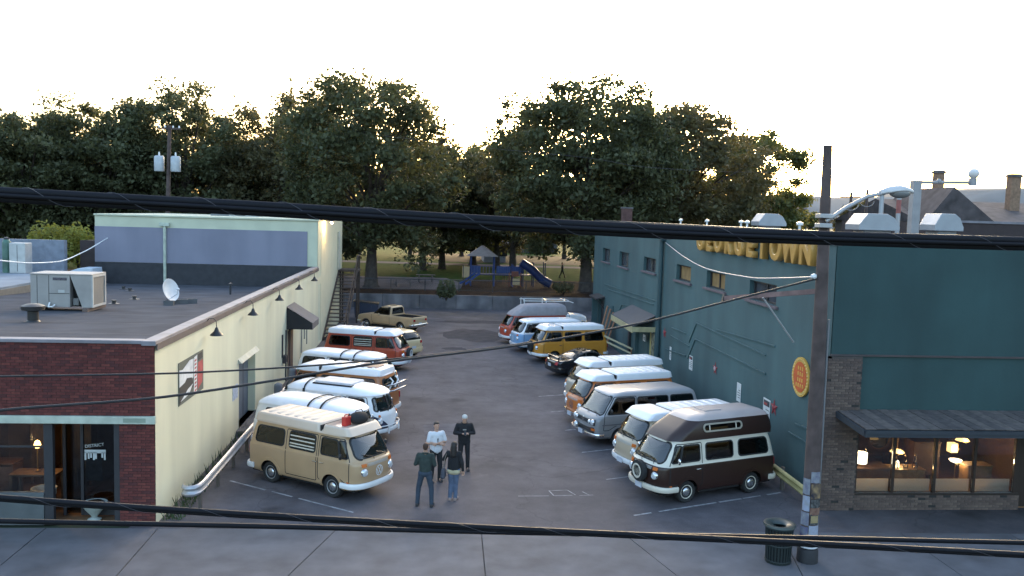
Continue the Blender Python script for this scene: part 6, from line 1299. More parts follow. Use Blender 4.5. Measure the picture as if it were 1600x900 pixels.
def tree(label, base, H, R_, crown0, m_, n=11000, leaf=.215, seed=1, lean=0., trunk_r=.55, clumps=60, name='park_tree', flat=1., loose=.25, group='broadleaf trees in the park'):
    rg = np.random.default_rng(seed); t = thing(name, label, 'tree', base, group=group); n = int(n*1.45)
    b = MB(); top = H*.72; tr = [(0, 0, 0), (lean*.2, 0, crown0*.5), (lean*.5, .2, crown0), (lean, .1, top)]
    b.tube([(0, 0, -.1), (0, 0, .25)] + tr[1:], [trunk_r*1.5, trunk_r*1.08, trunk_r*.9, trunk_r*.72, trunk_r*.15], 10)
    cc = []; zb = crown0*.72
    for k in range(clumps):                                 # clump centres fill a domed crown, more of them near its surface
        while True:
            q = rg.uniform(-1, 1, 3)
            if q@q < 1 and (q@q > .30 or rg.random() < .35): break
        z = zb + (H-zb)*(q[2]*.5+.5); hh = (z-zb)/(H-zb)
        f = (.62+.75*hh)*1.0 if hh < .45 else math.sqrt(max(.02, 1-((hh-.45)/.58)**2))*.96
        rr = math.hypot(q[0], q[1]) or 1; lim = math.sqrt(max(.05, 1-q[2]**2)); g = min(1., f/lim) if lim > f else 1.
        cc.append((lean+q[0]*R_*f/max(lim, .35)*.95, q[1]*R_*f*flat/max(lim, .35)*.95, z, R_*rg.uniform(.10, .21)))
    for k in range(min(24, clumps)):
        x, y, z, r = cc[k]; z0 = crown0*rg.uniform(.7, 1.1)+(.3*(z-crown0) if z > crown0 else 0); z0 = min(z0, z)
        s0 = np.interp(z0, (0, crown0, top), (0, .5, 1))*lean
        b.tube([(s0, 0, z0), (s0+(x-s0)*.5, y*.45, z0+(z-z0)*.62), (x, y, z)], [trunk_r*.34, trunk_r*.18, trunk_r*.04], 6)
    b.build('trunk', BARK, t, 60)
    C = np.array(cc); per = rg.integers(0, len(C), n); d = rg.normal(size=(n, 3)); d /= np.linalg.norm(d, axis=1)[:, None]; rad = C[per, 3]*(rg.random(n)**.5)*(1+np.clip(loose*rg.normal(size=n), -.5, .55))
    P = C[per, :3] + d*rad[:, None]*np.array([1.25, 1.25, .8]); P[:, 2] = np.maximum(P[:, 2], crown0*.55)
    nv = rg.normal(size=(n, 3)); nv[:, 2] += .5; nv /= np.linalg.norm(nv, axis=1)[:, None]; u = np.cross(nv, rg.normal(size=(n, 3))); u /= np.linalg.norm(u, axis=1)[:, None]; w = np.cross(nv, u)
    s_ = leaf*(.5+rg.random(n)**2*1.1)[:, None]
    V = np.stack([P-u*s_*.9, P-w*s_*.52+nv*s_*.12, P+u*s_*.95, P+w*s_*.52+nv*s_*.12], 1).reshape(-1, 3)
    me = bpy.data.meshes.new('crown'); me.vertices.add(len(V)); me.vertices.foreach_set('co', V.ravel()); me.loops.add(4*n); me.loops.foreach_set('vertex_index', np.arange(4*n)); me.polygons.add(n); me.polygons.foreach_set('loop_start', np.arange(0, 4*n, 4))
    me.update(); me.materials.append(m_); o = bpy.data.objects.new('crown', me); link(o, t); return t
def T(label, px_, ytop, Y, R_px, crown_y, m_, **k):
    """a tree standing at distance Y: px_ gives its column, ytop its top and crown_y its lowest leaves in the photograph"""
    p = on_y(px_, 440, Y); H = on_y(px_, ytop, Y).z - PK; c0 = max(2.5, on_y(px_, crown_y, Y).z - PK)
    return tree(label, (p.x, Y, PK-.03), H, R_px*Y/CAM_F, c0, m_, **k)
T('large dark park tree with thick forked trunk left of the playground', 580, 112, 80, 150, 395, LEAF[0], n=32300, seed=11, trunk_r=.62, clumps=209)
T('largest round crowned park tree right of the playground', 915, 122, 80, 168, 388, LEAF[0], n=45600, seed=22, trunk_r=.6, clumps=286, loose=.2)
T('broad dark tree beyond the teal roof with warm lit edge', 1055, 152, 86, 150, 380, LEAF[1], n=30400, seed=33, trunk_r=.7, clumps=198, loose=.2)
T('sunlit edged tree standing farthest along the teal roof', 1178, 196, 96, 90, 380, LEAF[2], n=22800, seed=44, trunk_r=.5, clumps=132)
T('airy tall tree behind the lavender building chimney stack', 445, 142, 92, 115, 390, LEAF[1], n=20900, seed=55, trunk_r=.6, clumps=154, loose=.32)
T('airy spreading tree behind the transformer pole', 290, 128, 90, 112, 390, LEAF[0], n=22800, seed=66, trunk_r=.6, clumps=165, loose=.32)
T('dense mid height tree left of the transformer pole', 155, 150, 88, 110, 390, LEAF[0], n=26600, seed=77, trunk_r=.6, clumps=176)
T('dense dark tree at the open edge of the park', 40, 172, 84, 115, 390, LEAF[0], n=26600, seed=88, trunk_r=.6, clumps=176)
T('dark tree beyond the neighbour roofs', -70, 172, 88, 100, 390, LEAF[0], n=19000, seed=99, trunk_r=.6, clumps=132)
T('bright olive tree glowing in the gap between the two big trees', 738, 228, 118, 72, 395, LEAF[2], n=26600, seed=12, trunk_r=.5, clumps=198)
T('small dark tree behind the forked trunk tree', 660, 205, 105, 75, 390, LEAF[1], n=15200, seed=13, trunk_r=.45, clumps=110)
T('loose tall tree rising behind the largest park tree', 800, 150, 100, 62, 385, LEAF[1], n=10450, seed=14, trunk_r=.45, clumps=99, loose=.4)
T('dark filler tree behind the lavender building', 520, 190, 100, 95, 395, LEAF[0], n=19000, seed=15, trunk_r=.5, clumps=132)
T('low dark tree behind the pale rooftop unit', 385, 215, 96, 95, 385, LEAF[0], n=19000, seed=16, trunk_r=.5, clumps=132)
T('low dark tree behind the transformer tanks', 235, 225, 96, 95, 385, LEAF[0], n=19000, seed=17, trunk_r=.5, clumps=132)
T('low dark tree behind the neighbour cabinet', 95, 235, 94, 100, 385, LEAF[0], n=19000, seed=18, trunk_r=.5, clumps=132)
T('dark tree screening the far houses behind the teal roof', 985, 225, 112, 100, 385, LEAF[0], n=17100, seed=19, trunk_r=.5, clumps=132)
for i, (x, yt, R_) in enumerate(((690, 212, 72), (775, 226, 66), (1000, 195, 80), (1120, 196, 70), (485, 165, 90), (345, 175, 90), (215, 180, 90), (20, 200, 100))):
    T(('dark tree filling the gap beside the forked tree', 'dark tree behind the play tower roof', 'dark tree between the two right hand crowns', 'olive tree between the right hand crowns and the sunlit tree', 'dark tree beside the forked tree on the lavender side', 'dark tree between the airy trees', 'dark tree right behind the transformer pole', 'dark tree beyond the green tank')[i], x, yt, 108+3*i, R_, 385, LEAF[i % 2], n=17100, seed=60+i, trunk_r=.45, clumps=132)
for i, x in enumerate((560, 640, 720, 800, 880, 960, 1040)):
    T(('low far tree behind the forked trunk', 'low far tree behind the picnic tables', 'low far tree behind the tan pointed roof', 'low far tree behind the tube slide', 'low far tree behind the striding person', 'low far tree behind the largest trunk', 'low far tree behind the teal roof chimney')[i], x, 262+9*(i % 3), 140, 62, 392, LEAF[(i+1) % 2], n=9500, seed=80+i, trunk_r=.35, clumps=79)
T('round brown green tree beside the street lamp pole', 1335, 318, 120, 45, 352, LEAF[1], n=8550, seed=20, trunk_r=.4, clumps=66)
T('small brown tree between the utility wires and gable roof', 1400, 330, 130, 38, 352, LEAF[1], n=5700, seed=21, trunk_r=.3, clumps=52)
T('pale green tree on the far slope', 1262, 330, 150, 30, 352, LEAF[2], n=4750, seed=23, trunk_r=.3, clumps=44)
def shrub(name, label, p, r, h, m_, n, seed, leaf=.1):
    rg = np.random.default_rng(seed); t = thing(name, label, 'shrub', p); b = MB()
    for k in range(7): a = rg.random()*6.28; b.tube([(0, 0, 0), (r*.4*math.cos(a), r*.4*math.sin(a), h*.5), (r*.7*math.cos(a), r*.7*math.sin(a), h*.85)], [.03, .02, .008], 5)
    b.build('stems', BARK, t)
    d = rg.normal(size=(n, 3)); d /= np.linalg.norm(d, axis=1)[:, None]; P = d*(rg.random(n)**.4)[:, None]*np.array([r, r, h*.5]) + [0, 0, h*.55]; P += .12*r*np.sin(P*5/r); P[:, 2] = np.maximum(P[:, 2], .05); q = MB()
    for p_ in P:
        u = Vector(rg.normal(size=3)).normalized(); w = u.orthogonal().normalized(); p_ = Vector(p_); q.add([p_-u*leaf, p_+w*leaf*.5, p_+u*leaf, p_-w*leaf*.5], [(0, 1, 2, 3)])
    q.build('foliage', m_, t); return t
for i, (x, w, lb) in enumerate(((70, 1.0, 'sparse hedge bush lit yellow green beside the storage cabinet'), (100, 1.3, 'hedge bush lit bright yellow green over the grey wall'), (122, 1.0, 'hedge bush lit brightest yellow beside the brown siding'))): shrub('hedge_bush', lb, (on_y(x, 385, 53).x, 53, 4.2), w, 2.6, LEAF[3], 900, 30+i, .13)  # bushes look lit through their yellow leaf colour
shrub('park_shrub', 'dark shrub hanging over the retaining wall near the fence', on_ground(697, 470, PK), .9, 1.5, LEAF[0], 600, 41, .16); shrub('park_shrub', 'low shrub on the verge below the largest tree', on_ground(880, 460, PK), 1.2, 1.2, LEAF[1], 500, 42, .14)
# ------------------------------------------------------------------ people
def capsule(mb, p, q, r1, r2, n=12):
    p, q = Vector(p), Vector(q); d = q-p; L_ = d.length or 1e-4; pr = []
    for k in range(5): a = math.pi/2*(1-k/4); pr.append((max(r1*math.cos(a), 1e-4), -r1*math.sin(a)))
    for k in range(5): a = math.pi/2*k/4; pr.append((max(r2*math.cos(a), 1e-4), L_+r2*math.sin(a)))
    mb.lathe(pr, n, c=p, axis=d)
def remeshed(mb, name, m_, parent, vox=.012, it=6):
    o = mb.build(name, m_, parent); a = o.modifiers.new('skin', 'REMESH'); a.mode = 'VOXEL'; a.voxel_size = vox; a.use_smooth_shade = True
    b = o.modifiers.new('soft', 'SMOOTH'); b.iterations = it; b.factor = .5; return o
SKIN = mat('skin', (.46, .27, .19), .55, var=.06); SKIN2 = mat('skin_tan', (.36, .20, .14), .55, var=.06)
def hand(mb, w, d, n):
    w, d, n = Vector(w), Vector(d).normalized(), Vector(n); n = (n - d*n.dot(d)).normalized(); s_ = d.cross(n)
    capsule(mb, w, w+d*.07, .024, .034); capsule(mb, w+d*.05+s_*.02, w+d*.085+s_*.024, .022, .018); capsule(mb, w+d*.05-s_*.02, w+d*.085-s_*.024, .022, .018)
    for k, (o_, l) in enumerate(((.033, .068), (.011, .080), (-.011, .074), (-.032, .058))):
        a = w+d*.085+s_*o_; b = a+(d*.85+n*.35)*l*.5; c_ = b+(d*.45+n*.8)*l*.5; capsule(mb, a, b, .0105, .0098, 8); capsule(mb, b, c_, .0098, .0088, 8)
    a = w+d*.03+s_*.034; b = a+(s_*.75+d*.6+n*.2)*.04; capsule(mb, a, b, .013, .012, 8); capsule(mb, b, b+(d*.8+n*.4)*.032, .012, .0095, 8)
def person(label, loc, rz, H, el, wr, hd, shirt_m, trouser_m, shoe_m, hair, sleeve='long', feet=((.13, 0), (-.13, 0)), skin=SKIN, head_tilt=0., head_turn=0., hem=.90, jacket=0., build=1., palm=None, name='person'):
    t = thing(name, label, 'person', (*loc, 0), rz); s_ = H/1.78; S = lambda *p: Vector(p)*s_
    hips = [S(.09, 0, .93), S(-.09, 0, .93)]; knees = [S(feet[0][0]*.9, feet[0][1]*.5-.03, .50), S(feet[1][0]*.9, feet[1][1]*.5-.03, .50)]; ank = [S(feet[0][0], feet[0][1]+.02, .09), S(feet[1][0], feet[1][1]+.02, .09)]
    sh = [S(.185*build, .01, 1.44), S(-.185*build, .01, 1.44)]; el = [S(*e) for e in el]; wr = [S(*w) for w in wr]
    R3 = Matrix.Rotation(head_turn, 3, 'Z') @ Matrix.Rotation(head_tilt, 3, 'X'); nk = S(0, .01, 1.52); hp = lambda *p: nk + R3 @ S(*p)
    b = MB(); skinr = .88
    b.ball(hp(0, -.012, .155), (.076*s_, .094*s_, .108*s_), 16, 12, M=R3); b.ball(hp(0, -.035, .085), (.054*s_, .062*s_, .058*s_), 12, 9, M=R3)
    capsule(b, hp(0, -.098, .16), hp(0, -.116, .13), .012*s_, .017*s_, 8); b.ball(hp(0, -.094, .083), (.026*s_, .014*s_, .010*s_), 8, 6, M=R3)
    for sg in (1, -1): b.ball(hp(sg*.078, .005, .145), (.012*s_, .022*s_, .032*s_), 8, 7, M=R3)
    capsule(b, S(0, .015, 1.42), hp(0, 0, .08), .062*s_, .056*s_)
    capsule(b, S(.10, 0, 1.38), S(-.10, 0, 1.38), .075*s_, .075*s_); capsule(b, S(0, 0, 1.35), S(0, 0, 1.0), .085*s_, .085*s_); capsule(b, hips[0], hips[1], .08*s_, .08*s_)
    for k in range(2):
        capsule(b, sh[k], el[k], .052*s_, .040*s_); capsule(b, el[k], wr[k], .042*s_, .027*s_); hand(b, wr[k], (wr[k]-el[k]), Vector((0, 0, -1)) if palm is None else Vector(palm[k]))
        capsule(b, hips[k], knees[k], .080*s_, .055*s_); capsule(b, knees[k], ank[k], .056*s_, .036*s_); capsule(b, ank[k], ank[k]+S(0, -.13, -.05), .036*s_, .03*s_)
    remeshed(b, 'body', skin, t, .0075, 4)
    c_ = MB(); capsule(c_, S(.115*build, 0, 1.40), S(-.115*build, 0, 1.40), .105*s_, .105*s_); capsule(c_, S(.075*build, .0, 1.32), S(.06, 0, hem+.1), .112*s_*build, .108*s_*build+jacket); capsule(c_, S(-.075*build, 0, 1.32), S(-.06, 0, hem+.1), .112*s_*build, .108*s_*build+jacket)
    for k in range(2):
        if sleeve == 'long': capsule(c_, sh[k], el[k], .070*s_, .058*s_); capsule(c_, el[k], el[k]+(wr[k]-el[k])*.93, .058*s_, .040*s_)
        else: capsule(c_, sh[k], sh[k]+(el[k]-sh[k])*.78, .076*s_, .070*s_)
    capsule(c_, S(0, -.005, 1.36), S(0, -.005, hem+.1), .122*s_, .115*s_+jacket)
    remeshed(c_, 'shirt' if sleeve == 'short' else 'jacket', shirt_m, t, .013, 6)
    if sleeve == 'long': q = MB(); q.tube([S(.075*math.cos(a), .012+.075*math.sin(a), 1.50+.015*math.sin(a)) for a in (2*math.pi*k/14 for k in range(15))], .022*s_, 7, cap=False); q.build('collar', shirt_m, t, 60)
    d = MB(); capsule(d, hips[0], hips[1], .112*s_, .112*s_); capsule(d, S(.06, 0, 1.02), S(-.06, 0, 1.02), .105*s_, .105*s_)
    for k in range(2): capsule(d, hips[k], knees[k], .098*s_, .072*s_); capsule(d, knees[k], ank[k]+S(0, 0, -.02), .072*s_, .060*s_)
    remeshed(d, 'trousers', trouser_m, t, .013, 6)
    for k in range(2):
        f = MB(); a = ank[k]; capsule(f, (a.x, a.y+.03, .055), (a.x+.02*(1 if k == 0 else -1), a.y-.15*s_, .045), .05*s_, .042*s_); f.span((a.x-.042, a.y-.19*s_, .002), (a.x+.042, a.y+.075, .03)); remeshed(f, 'shoe', shoe_m, t, .01, 4)
    e = MB()
    for sg in (1, -1): e.ball(hp(sg*.031, -.100, .165), (.011*s_, .008*s_, .008*s_), 8, 6); e.build('eye', mat('eye_dark', (.03, .02, .02), .3), t, 60); e = MB()
    if hair: hair(t, hp, R3, s_)
    return t
HAIRD = mat('dark_hair', (.018, .013, .011), .6, bump=.5, bscale=80)
def short_hair(t, hp, R3, s_):
    h = MB(); h.ball(hp(0, .012, .185), (.084*s_, .098*s_, .090*s_), 14, 10, M=R3); h.ball(hp(0, .05, .14), (.076*s_, .06*s_, .08*s_), 12, 8, M=R3); h.ball(hp(0, -.06, .235), (.06*s_, .045*s_, .035*s_), 10, 8, M=R3); remeshed(h, 'hair', HAIRD, t, .01, 3)
def cropped(t, hp, R3, s_):
    h = MB(); h.ball(hp(0, .014, .175), (.080*s_, .094*s_, .088*s_), 14, 10, M=R3); h.ball(hp(0, .05, .13), (.070*s_, .05*s_, .07*s_), 12, 8, M=R3); remeshed(h, 'hair', mat('brown_hair', (.06, .032, .022), .8), t, .01, 3)
def long_hair(t, hp, R3, s_):
    h = MB(); h.ball(hp(0, .015, .18), (.092*s_, .106*s_, .098*s_), 14, 10, M=R3); capsule(h, hp(0, .06, .14), hp(0, .10, -.12), .085*s_, .075*s_); capsule(h, hp(.05, .05, .1), hp(.06, .08, -.14), .05*s_, .035*s_); capsule(h, hp(-.05, .05, .1), hp(-.06, .08, -.14), .05*s_, .035*s_); remeshed(h, 'hair', HAIRD, t, .012, 4)
def cap_hat(t, hp, R3, s_):
    h = MB(); h.ball(hp(0, .008, .20), (.088*s_, .102*s_, .075*s_), 16, 10, M=R3); remeshed(h, 'knit_cap', mat('white_cap', (.46, .45, .43), .9), t, .009, 3)
    g = MB(); g.ball(hp(0, .05, .13), (.070*s_, .05*s_, .06*s_), 12, 8, M=R3); remeshed(g, 'hair', HAIRD, t, .01, 3)
JEAN = mat('dark_denim', (.035, .05, .075), .9, bump=.5, bscale=14, var=.2, scale=8); JEANB = mat('blue_denim', (.09, .12, .19), .9, bump=.5, bscale=14, var=.25, scale=8); BLACKC = mat('black_cotton', (.016, .016, .019), .95, bump=.5, bscale=14, var=.2, scale=6); GREENC = mat('dark_green_shirt', (.032, .045, .042), .95, bump=.5, bscale=14, var=.2, scale=6); WHT = mat('white_cotton', (.60, .60, .63), .9, var=.05, bump=.2, bscale=9); SHOE = mat('dark_shoe', (.03, .028, .03), .7); SHOE2 = mat('pale_flat_shoe', (.30, .22, .20), .7)
pA = person('man in dark green shirt and jeans standing with his back to the street', (-.2, 23.52), math.pi-.15, 1.79, ((.27, .02, 1.18), (-.27, .02, 1.18)), ((.12, -.24, 1.20), (-.12, -.24, 1.20)), 0, GREENC, JEAN, SHOE, cropped, feet=((.20, 0), (-.20, .03)), skin=SKIN2, head_tilt=.1)
pB = person('man in white t-shirt with crossed arms beside the tan van', (.10, 25.72), .35, 1.84, ((.265, -.04, 1.19), (-.265, -.04, 1.19)), ((-.06, -.21, 1.19), (.07, -.17, 1.15)), 0, WHT, BLACKC, SHOE, short_hair, sleeve='short', hem=.86, jacket=.018, palm=((0, 1, 0), (0, 1, 0)))
MB().ball((.0, -.135, 1.33), (.02, .012, .05), 8, 6).ball((.0, -.138, 1.26), (.014, .012, .04), 8, 6).build('sunglasses', BLACKPL, pB, 60)
pC = person('woman in black jacket and blue jeans with long dark hair, back to the street', (.6, 24.0), math.pi-.25, 1.70, ((.33, -.08, 1.20), (-.26, .03, 1.16)), ((.20, -.20, 1.36), (-.27, -.05, .90)), 0, BLACKC, JEANB, SHOE2, long_hair, feet=((.09, 0), (-.07, -.03)), hem=.90, jacket=.03, build=.92)
q = MB(); capsule(q, (.075, 0, .86), (-.075, 0, .86), .122, .122); remeshed(q, 'shirt_hem', mat('cream_shirt', (.48, .42, .28), .9), pC, .013, 4)
pD = person('man in white knit cap and black hooded top looking at his phone', (.98, 26.85), .05, 1.82, ((.30, .0, 1.19), (-.30, .0, 1.19)), ((.085, -.27, 1.24), (-.075, -.27, 1.23)), 0, BLACKC, BLACKC, SHOE, cap_hat, head_tilt=.40, build=1.1, jacket=.015)
MB().span((-.06, -.150, 1.335), (.05, -.142, 1.375)).build('chest_print', mat('print_grey', (.25, .24, .23), .8), pD)
q = MB(); q.tube([(.09*math.cos(a), .07+.05*math.sin(a), 1.50) for a in (math.pi*k/8 for k in range(-1, 10))], .045, 8); remeshed(q, 'hood', BLACKC, pD, .013, 4)
ph = thing('mobile_phone', 'small mobile phone held by the man in the knit cap', 'phone', (.98+.013, 26.85-.37, 1.30), .05); MB().box((0, 0, 0), (.075, .012, .145), rot=Matrix.Rotation(-.7, 3, 'X')).build('case', BLACKPL, ph, bevel=.004); MB().box((0, .006, .005), (.066, .004, .13), rot=Matrix.Rotation(-.7, 3, 'X')).build('screen', PANE, ph)
Rc = Matrix.Rotation(math.pi-.25, 4, 'Z'); bp_ = Vector((.6, 24.0, 0)) + (Rc @ Vector((.29, .02, 0)))
hb = thing('shoulder_bag', 'grey shoulder bag hanging at the hip of the woman in black', 'bag', (bp_.x, bp_.y, .72), math.pi-.25)
q = MB(); q.ball((0, 0, .06), (.075, .15, .17), 12, 10); capsule(q, (0, -.1, -.03), (0, .1, -.03), .07, .07); remeshed(q, 'pouch', mat('grey_bag', (.07, .075, .10), .8, bump=.3, bscale=12), hb, .012, 4)
MB().tube([(0, -.1, .2), (-.03, -.14, .45), (-.10, -.03, .735), (-.05, .14, .45), (0, .1, .2)], .013, 6).build('strap', mat('tan_strap', (.16, .13, .11), .8), hb, 60)
pf = on_ground(878, 434, PK); pE = person('dark clad person striding across the park lawn with arm out', (pf.x, pf.y), 1.4, 1.75, ((.42, -.05, 1.40), (-.25, .1, 1.2)), ((.66, -.08, 1.42), (-.2, -.15, 1.15)), 0, BLACKC, BLACKC, SHOE, short_hair, feet=((.1, -.32), (-.1, .30))); pE.location.z = PK
# ------------------------------------------------------------------ street furniture
POLEW = mat('weathered_pole', (.085, .060, .056), .9, var=.35, scale=2.5, bump=.5, bscale=16)
up = thing('utility_pole', 'tall weathered timber utility pole plastered with flyers', 'utility pole', (9.05, 19.5, .0))
MB().tube([(.0, 0, 0), (0, 0, 2.3), (-.03, 0, 6), (-.09, 0, 9.95)], [.20, .185, .155, .10], 16).build('pole', POLEW, up, 60)
MB().lathe([(.25, 0), (.245, .32), (.22, .36)], 16).build('base_wrap', mat('black_wrap', (.02, .02, .024), .7), up, 50); MB().lathe([(.222, .37), (.222, .62)], 16, cap=False).build('base_band', mat('black_wrap', (.02, .02, .024)), up); MB().lathe([(.226, .40), (.226, .44)], 16, cap=False).build('white_band', WHT, up)
MB().tube([(.17, -.06, .3), (.17, -.06, 2.3), (.16, -.05, 5.9)], .03, 8).build('conduit', mat('grey_conduit', (.16, .16, .17), .5), up, 60)
fly = [mat('flyer_%d' % i, c, .8, var=.5, scale=s0, c2=c2) for i, (c, c2, s0) in enumerate((((.50, .52, .56), (.12, .12, .18), 9), ((.03, .03, .06), (.30, .20, .10), 7), ((.02, .02, .022), (.12, .12, .12), 14), ((.48, .28, .20), (.10, .04, .03), 10), ((.46, .36, .18), (.36, .27, .14), 5), ((.52, .54, .60), (.30, .33, .45), 10), ((.42, .45, .52), (.06, .05, .16), 6)))]
fk = [(2.0, 2.28, 0, -.5, .5, .212), (1.62, 1.98, 1, -.42, .85, .216), (1.40, 1.61, 2, -.4, .8, .214), (1.22, 1.40, 3, -.45, .85, .216), (1.03, 1.215, 4, -.3, .6, .22), (.98, 1.25, 2, -.36, .74, .214), (.70, .97, 5, -.45, .75, .216), (.48, .69, 6, -.4, .7, .228),
      (1.7, 2.1, 0, -1.5, -.55, .212), (1.3, 1.68, 5, -1.4, -.5, .213), (.95, 1.28, 0, -1.5, -.5, .216), (.5, .93, 6, -1.45, -.52, .226), (1.66, 1.95, 5, .9, 1.5, .212), (1.2, 1.6, 0, .9, 1.6, .212)]
for z0, z1, mi, a0, a1, r in fk:
    b = MB(); n = 6; vs = []
    for k in range(n+1):
        a = -math.pi/2 + a0+(a1-a0)*k/n; cu = .012*random.random() if k in (0, n) else 0; vs += [((r+cu)*math.cos(a), (r+cu)*math.sin(a), z0+.01*random.random()), ((r+cu)*math.cos(a), (r+cu)*math.sin(a), z1-.01*random.random())]
    b.add(vs, [(2*k, 2*k+2, 2*k+3, 2*k+1) for k in range(n)]).build('flyer', fly[mi], up)
pj = on_y(1285, 432, 19.5); MB().lathe([(.05, 0), (.07, .05), (.04, .12)], 10, c=(-.2, -.02, pj.z), axis=(-1, 0, 0)).build('insulator', WHITE_P, up)
ca, cb_ = Vector((9.0, 19.5, 6.55)), on_y(1132, 466, 23.0)
MB().bar((-.1, .0, 6.56), (cb_.x-9.05, cb_.y-19.5, cb_.z), .10, .12).build('outrigger_arm', mat('rusty_arm', (.19, .12, .115), .8, var=.3), up); MB().bar((cb_.x-9.05-.03, cb_.y-19.5, cb_.z-.12), (cb_.x-9.05+.03, cb_.y-19.5, cb_.z+.10), .12).build('arm_end', FRAME_D, up)
bq = on_y(1240, 535, 21.5); mq = on_y(1192, 465, 21.2); MB().tube([mq - up.location, bq - up.location], .02, 6).build('guy_strut', mat('galvanised', (.40, .41, .42)), up)
lamp = thing('street_lamp', 'grey cobra head street lamp on a long arm from the utility pole', 'street lamp', (8.95, 19.45, 8.25)); tip = on_y(1376, 302, 19.3) - lamp.location
LG = mat('lamp_grey', (.40, .39, .40), .45, .3); MB().tube([(.0, -.1, -.05), (tip.x*.35, -.12, tip.z*.42), (tip.x*.75, -.12, tip.z*.86), (tip.x+.05, -.12, tip.z)], .045, 10).build('arm', LG, lamp, 60); MB().span((-.18, -.2, -.2), (.12, .1, -.1)).span((-.18, -.2, .02), (.12, .1, .12)).build('bracket', LG, lamp, bevel=.015)
hx = on_y(1428, 300, 19.3).x - lamp.location.x; L_ = hx-tip.x; b = MB(); vs = []; n = 14
for k in range(11):
    t = k/10; w = .17*math.sin(math.pi*min(1, t*.86+.12))**.6; h = .13*math.sin(math.pi*min(1, t*.8+.16))**.7; x = tip.x+L_*t; z = tip.z+.08*math.sin(t*2.2)
    vs += [(x, -.12+w*math.cos(a), z+(h if math.sin(a) > 0 else .05)*math.sin(a)) for a in (2*math.pi*j/n for j in range(n))]
b.add(vs, [(k*n+j, k*n+(j+1) % n, (k+1)*n+(j+1) % n, (k+1)*n+j) for k in range(10) for j in range(n)] + [tuple(range(n)), tuple(range(10*n, 11*n))]).build('lamp_head', mat('lamp_head_white', (.56, .54, .54), .4), lamp, 50)
MB().ball((tip.x+L_*.6, -.12, tip.z+.02), (.26, .14, .12), 14, 8).build('lens', mat('lamp_lens', (.20, .20, .20), .2), lamp, 60)
can = thing('litter_bin', 'dark green slatted litter bin with dished ring lid', 'litter bin', (8.32, 19.5, .022)); CG = mat('bin_green_black', (.012, .020, .021), .5)
MB().lathe([(.27, .03), (.29, .85)], 24, cap=False).build('liner', DARK, can, 60)
for k in range(26):
    a = 2*math.pi*k/26; MB().bar((.285*math.cos(a), .285*math.sin(a), .03), (.325*math.cos(a), .325*math.sin(a), .88), .045, .014, up=(math.cos(a), math.sin(a), 0)).build('slat', CG, can)
for z, r in ((.06, .30), (.45, .315), (.86, .335)): MB().tube([(r*math.cos(t), r*math.sin(t), z) for t in (2*math.pi*k/28 for k in range(29))], .018, 6, cap=False).build('hoop', CG, can, 60)
MB().lathe([(.36, .86), (.385, .90), (.37, .945), (.33, .95), (.17, .905), (.15, .885), (.15, .86)], 28, cap=False).build('lid', mat('bin_lid', (.03, .045, .046), .35), can, 50); MB().lathe([(.24, 0), (.3, .0), (.3, .03), (.24, .03)], 20).build('foot', CG, can)
# transformer pole far left
tp = thing('transformer_pole', 'timber pole with two grey transformer tanks above the lavender building', 'utility pole', (on_y(258, 300, 70).x, 70, 0)); h = on_y(265, 196, 70).z; dx = on_y(266, 200, 70).x - on_y(259, 300, 70).x
MB().tube([(0, 0, 0), (dx, 0, h)], [.2, .14], 10).build('pole', POLEW, tp, 60); zt2 = on_y(262, 256, 70).z
for sx in (-.62, .62): o = MB().lathe([(.36, -.6), (.38, -.55), (.38, .5), (.3, .6), (.001, .62)], 16, c=(dx*.6+sx, -.1, zt2)).build('transformer_tank', mat('tank_grey', (.42, .44, .47), .5), tp, 50); MB().lathe([(.06, .6), (.08, .7), (.05, .9)], 8, c=(dx*.6+sx, -.1, zt2)).build('bushing', WHITE_P, o)
MB().bar((dx-.9, -.12, h-.25), (dx+.9, -.12, h-.25), .1, .12).build('crossarm', POLEW, tp)
for sx in (-.75, -.3, .3, .75): MB().lathe([(.05, 0), (.08, .06), (.04, .18)], 8, c=(dx+sx, -.12, h-.2)).build('insulator', WHITE_P, tp)
for i, (x, Y, lb, top) in enumerate(((1325, 62, 'leaning distribution pole with looped cables beyond the teal roof', 300), (1350, 66, 'thin far distribution pole beyond the teal roof', 296))):
    t = thing('distribution_pole', lb, 'utility pole', (on_y(x, 340, Y).x, Y, 0)); h = on_y(x, top, Y).z; MB().tube([(0, 0, 0), (.15, 0, h)], [.16, .1], 8).build('pole', POLEW, t, 60); MB().bar((-.7, 0, h-.4), (.9, 0, h-.35), .08).build('crossarm', POLEW, t)
    MB().tube([(.6*math.cos(a)+.1, -.1, h-.9+.45*math.sin(a)) for a in (math.pi+math.pi*k/10 for k in range(11))], .03, 6).build('cable_loop', mat('pale_cable', (.3, .28, .28), .6), t, 60)
# blue wheeled bin and dumpster by the stair
db_ = on_ground(556, 500, 0)
dm = thing('blue_dumpster', 'dark blue dumpster tucked beside the outdoor stair', 'dumpster', (-5.2, 65.3, 0)); DB = mat('dumpster_blue', (.018, .028, .06), .5); MB().prism([(-.8, -.6, .15), (.8, -.6, .15), (.9, -.6, 1.15), (-.9, -.6, 1.35)], (0, 1.2, 0)).build('hull', DB, dm, bevel=.03); MB().prism([(-.95, -.65, 1.37), (.95, -.65, 1.17), (.95, -.65, 1.22), (-.95, -.65, 1.42)], (0, 1.3, 0)).build('lid', BLACKPL, dm)
for sx in (-.6, .6): MB().lathe([(.1, -.04), (.1, .04)], 12, c=(sx, -.5, .1), axis=(0, 1, 0)).build('castor', TYRE, dm)
for sx in (-.35, .35): MB().span((sx-.04, -.63, .3), (sx+.04, -.605, 1.1)).build('rib', DB, dm)
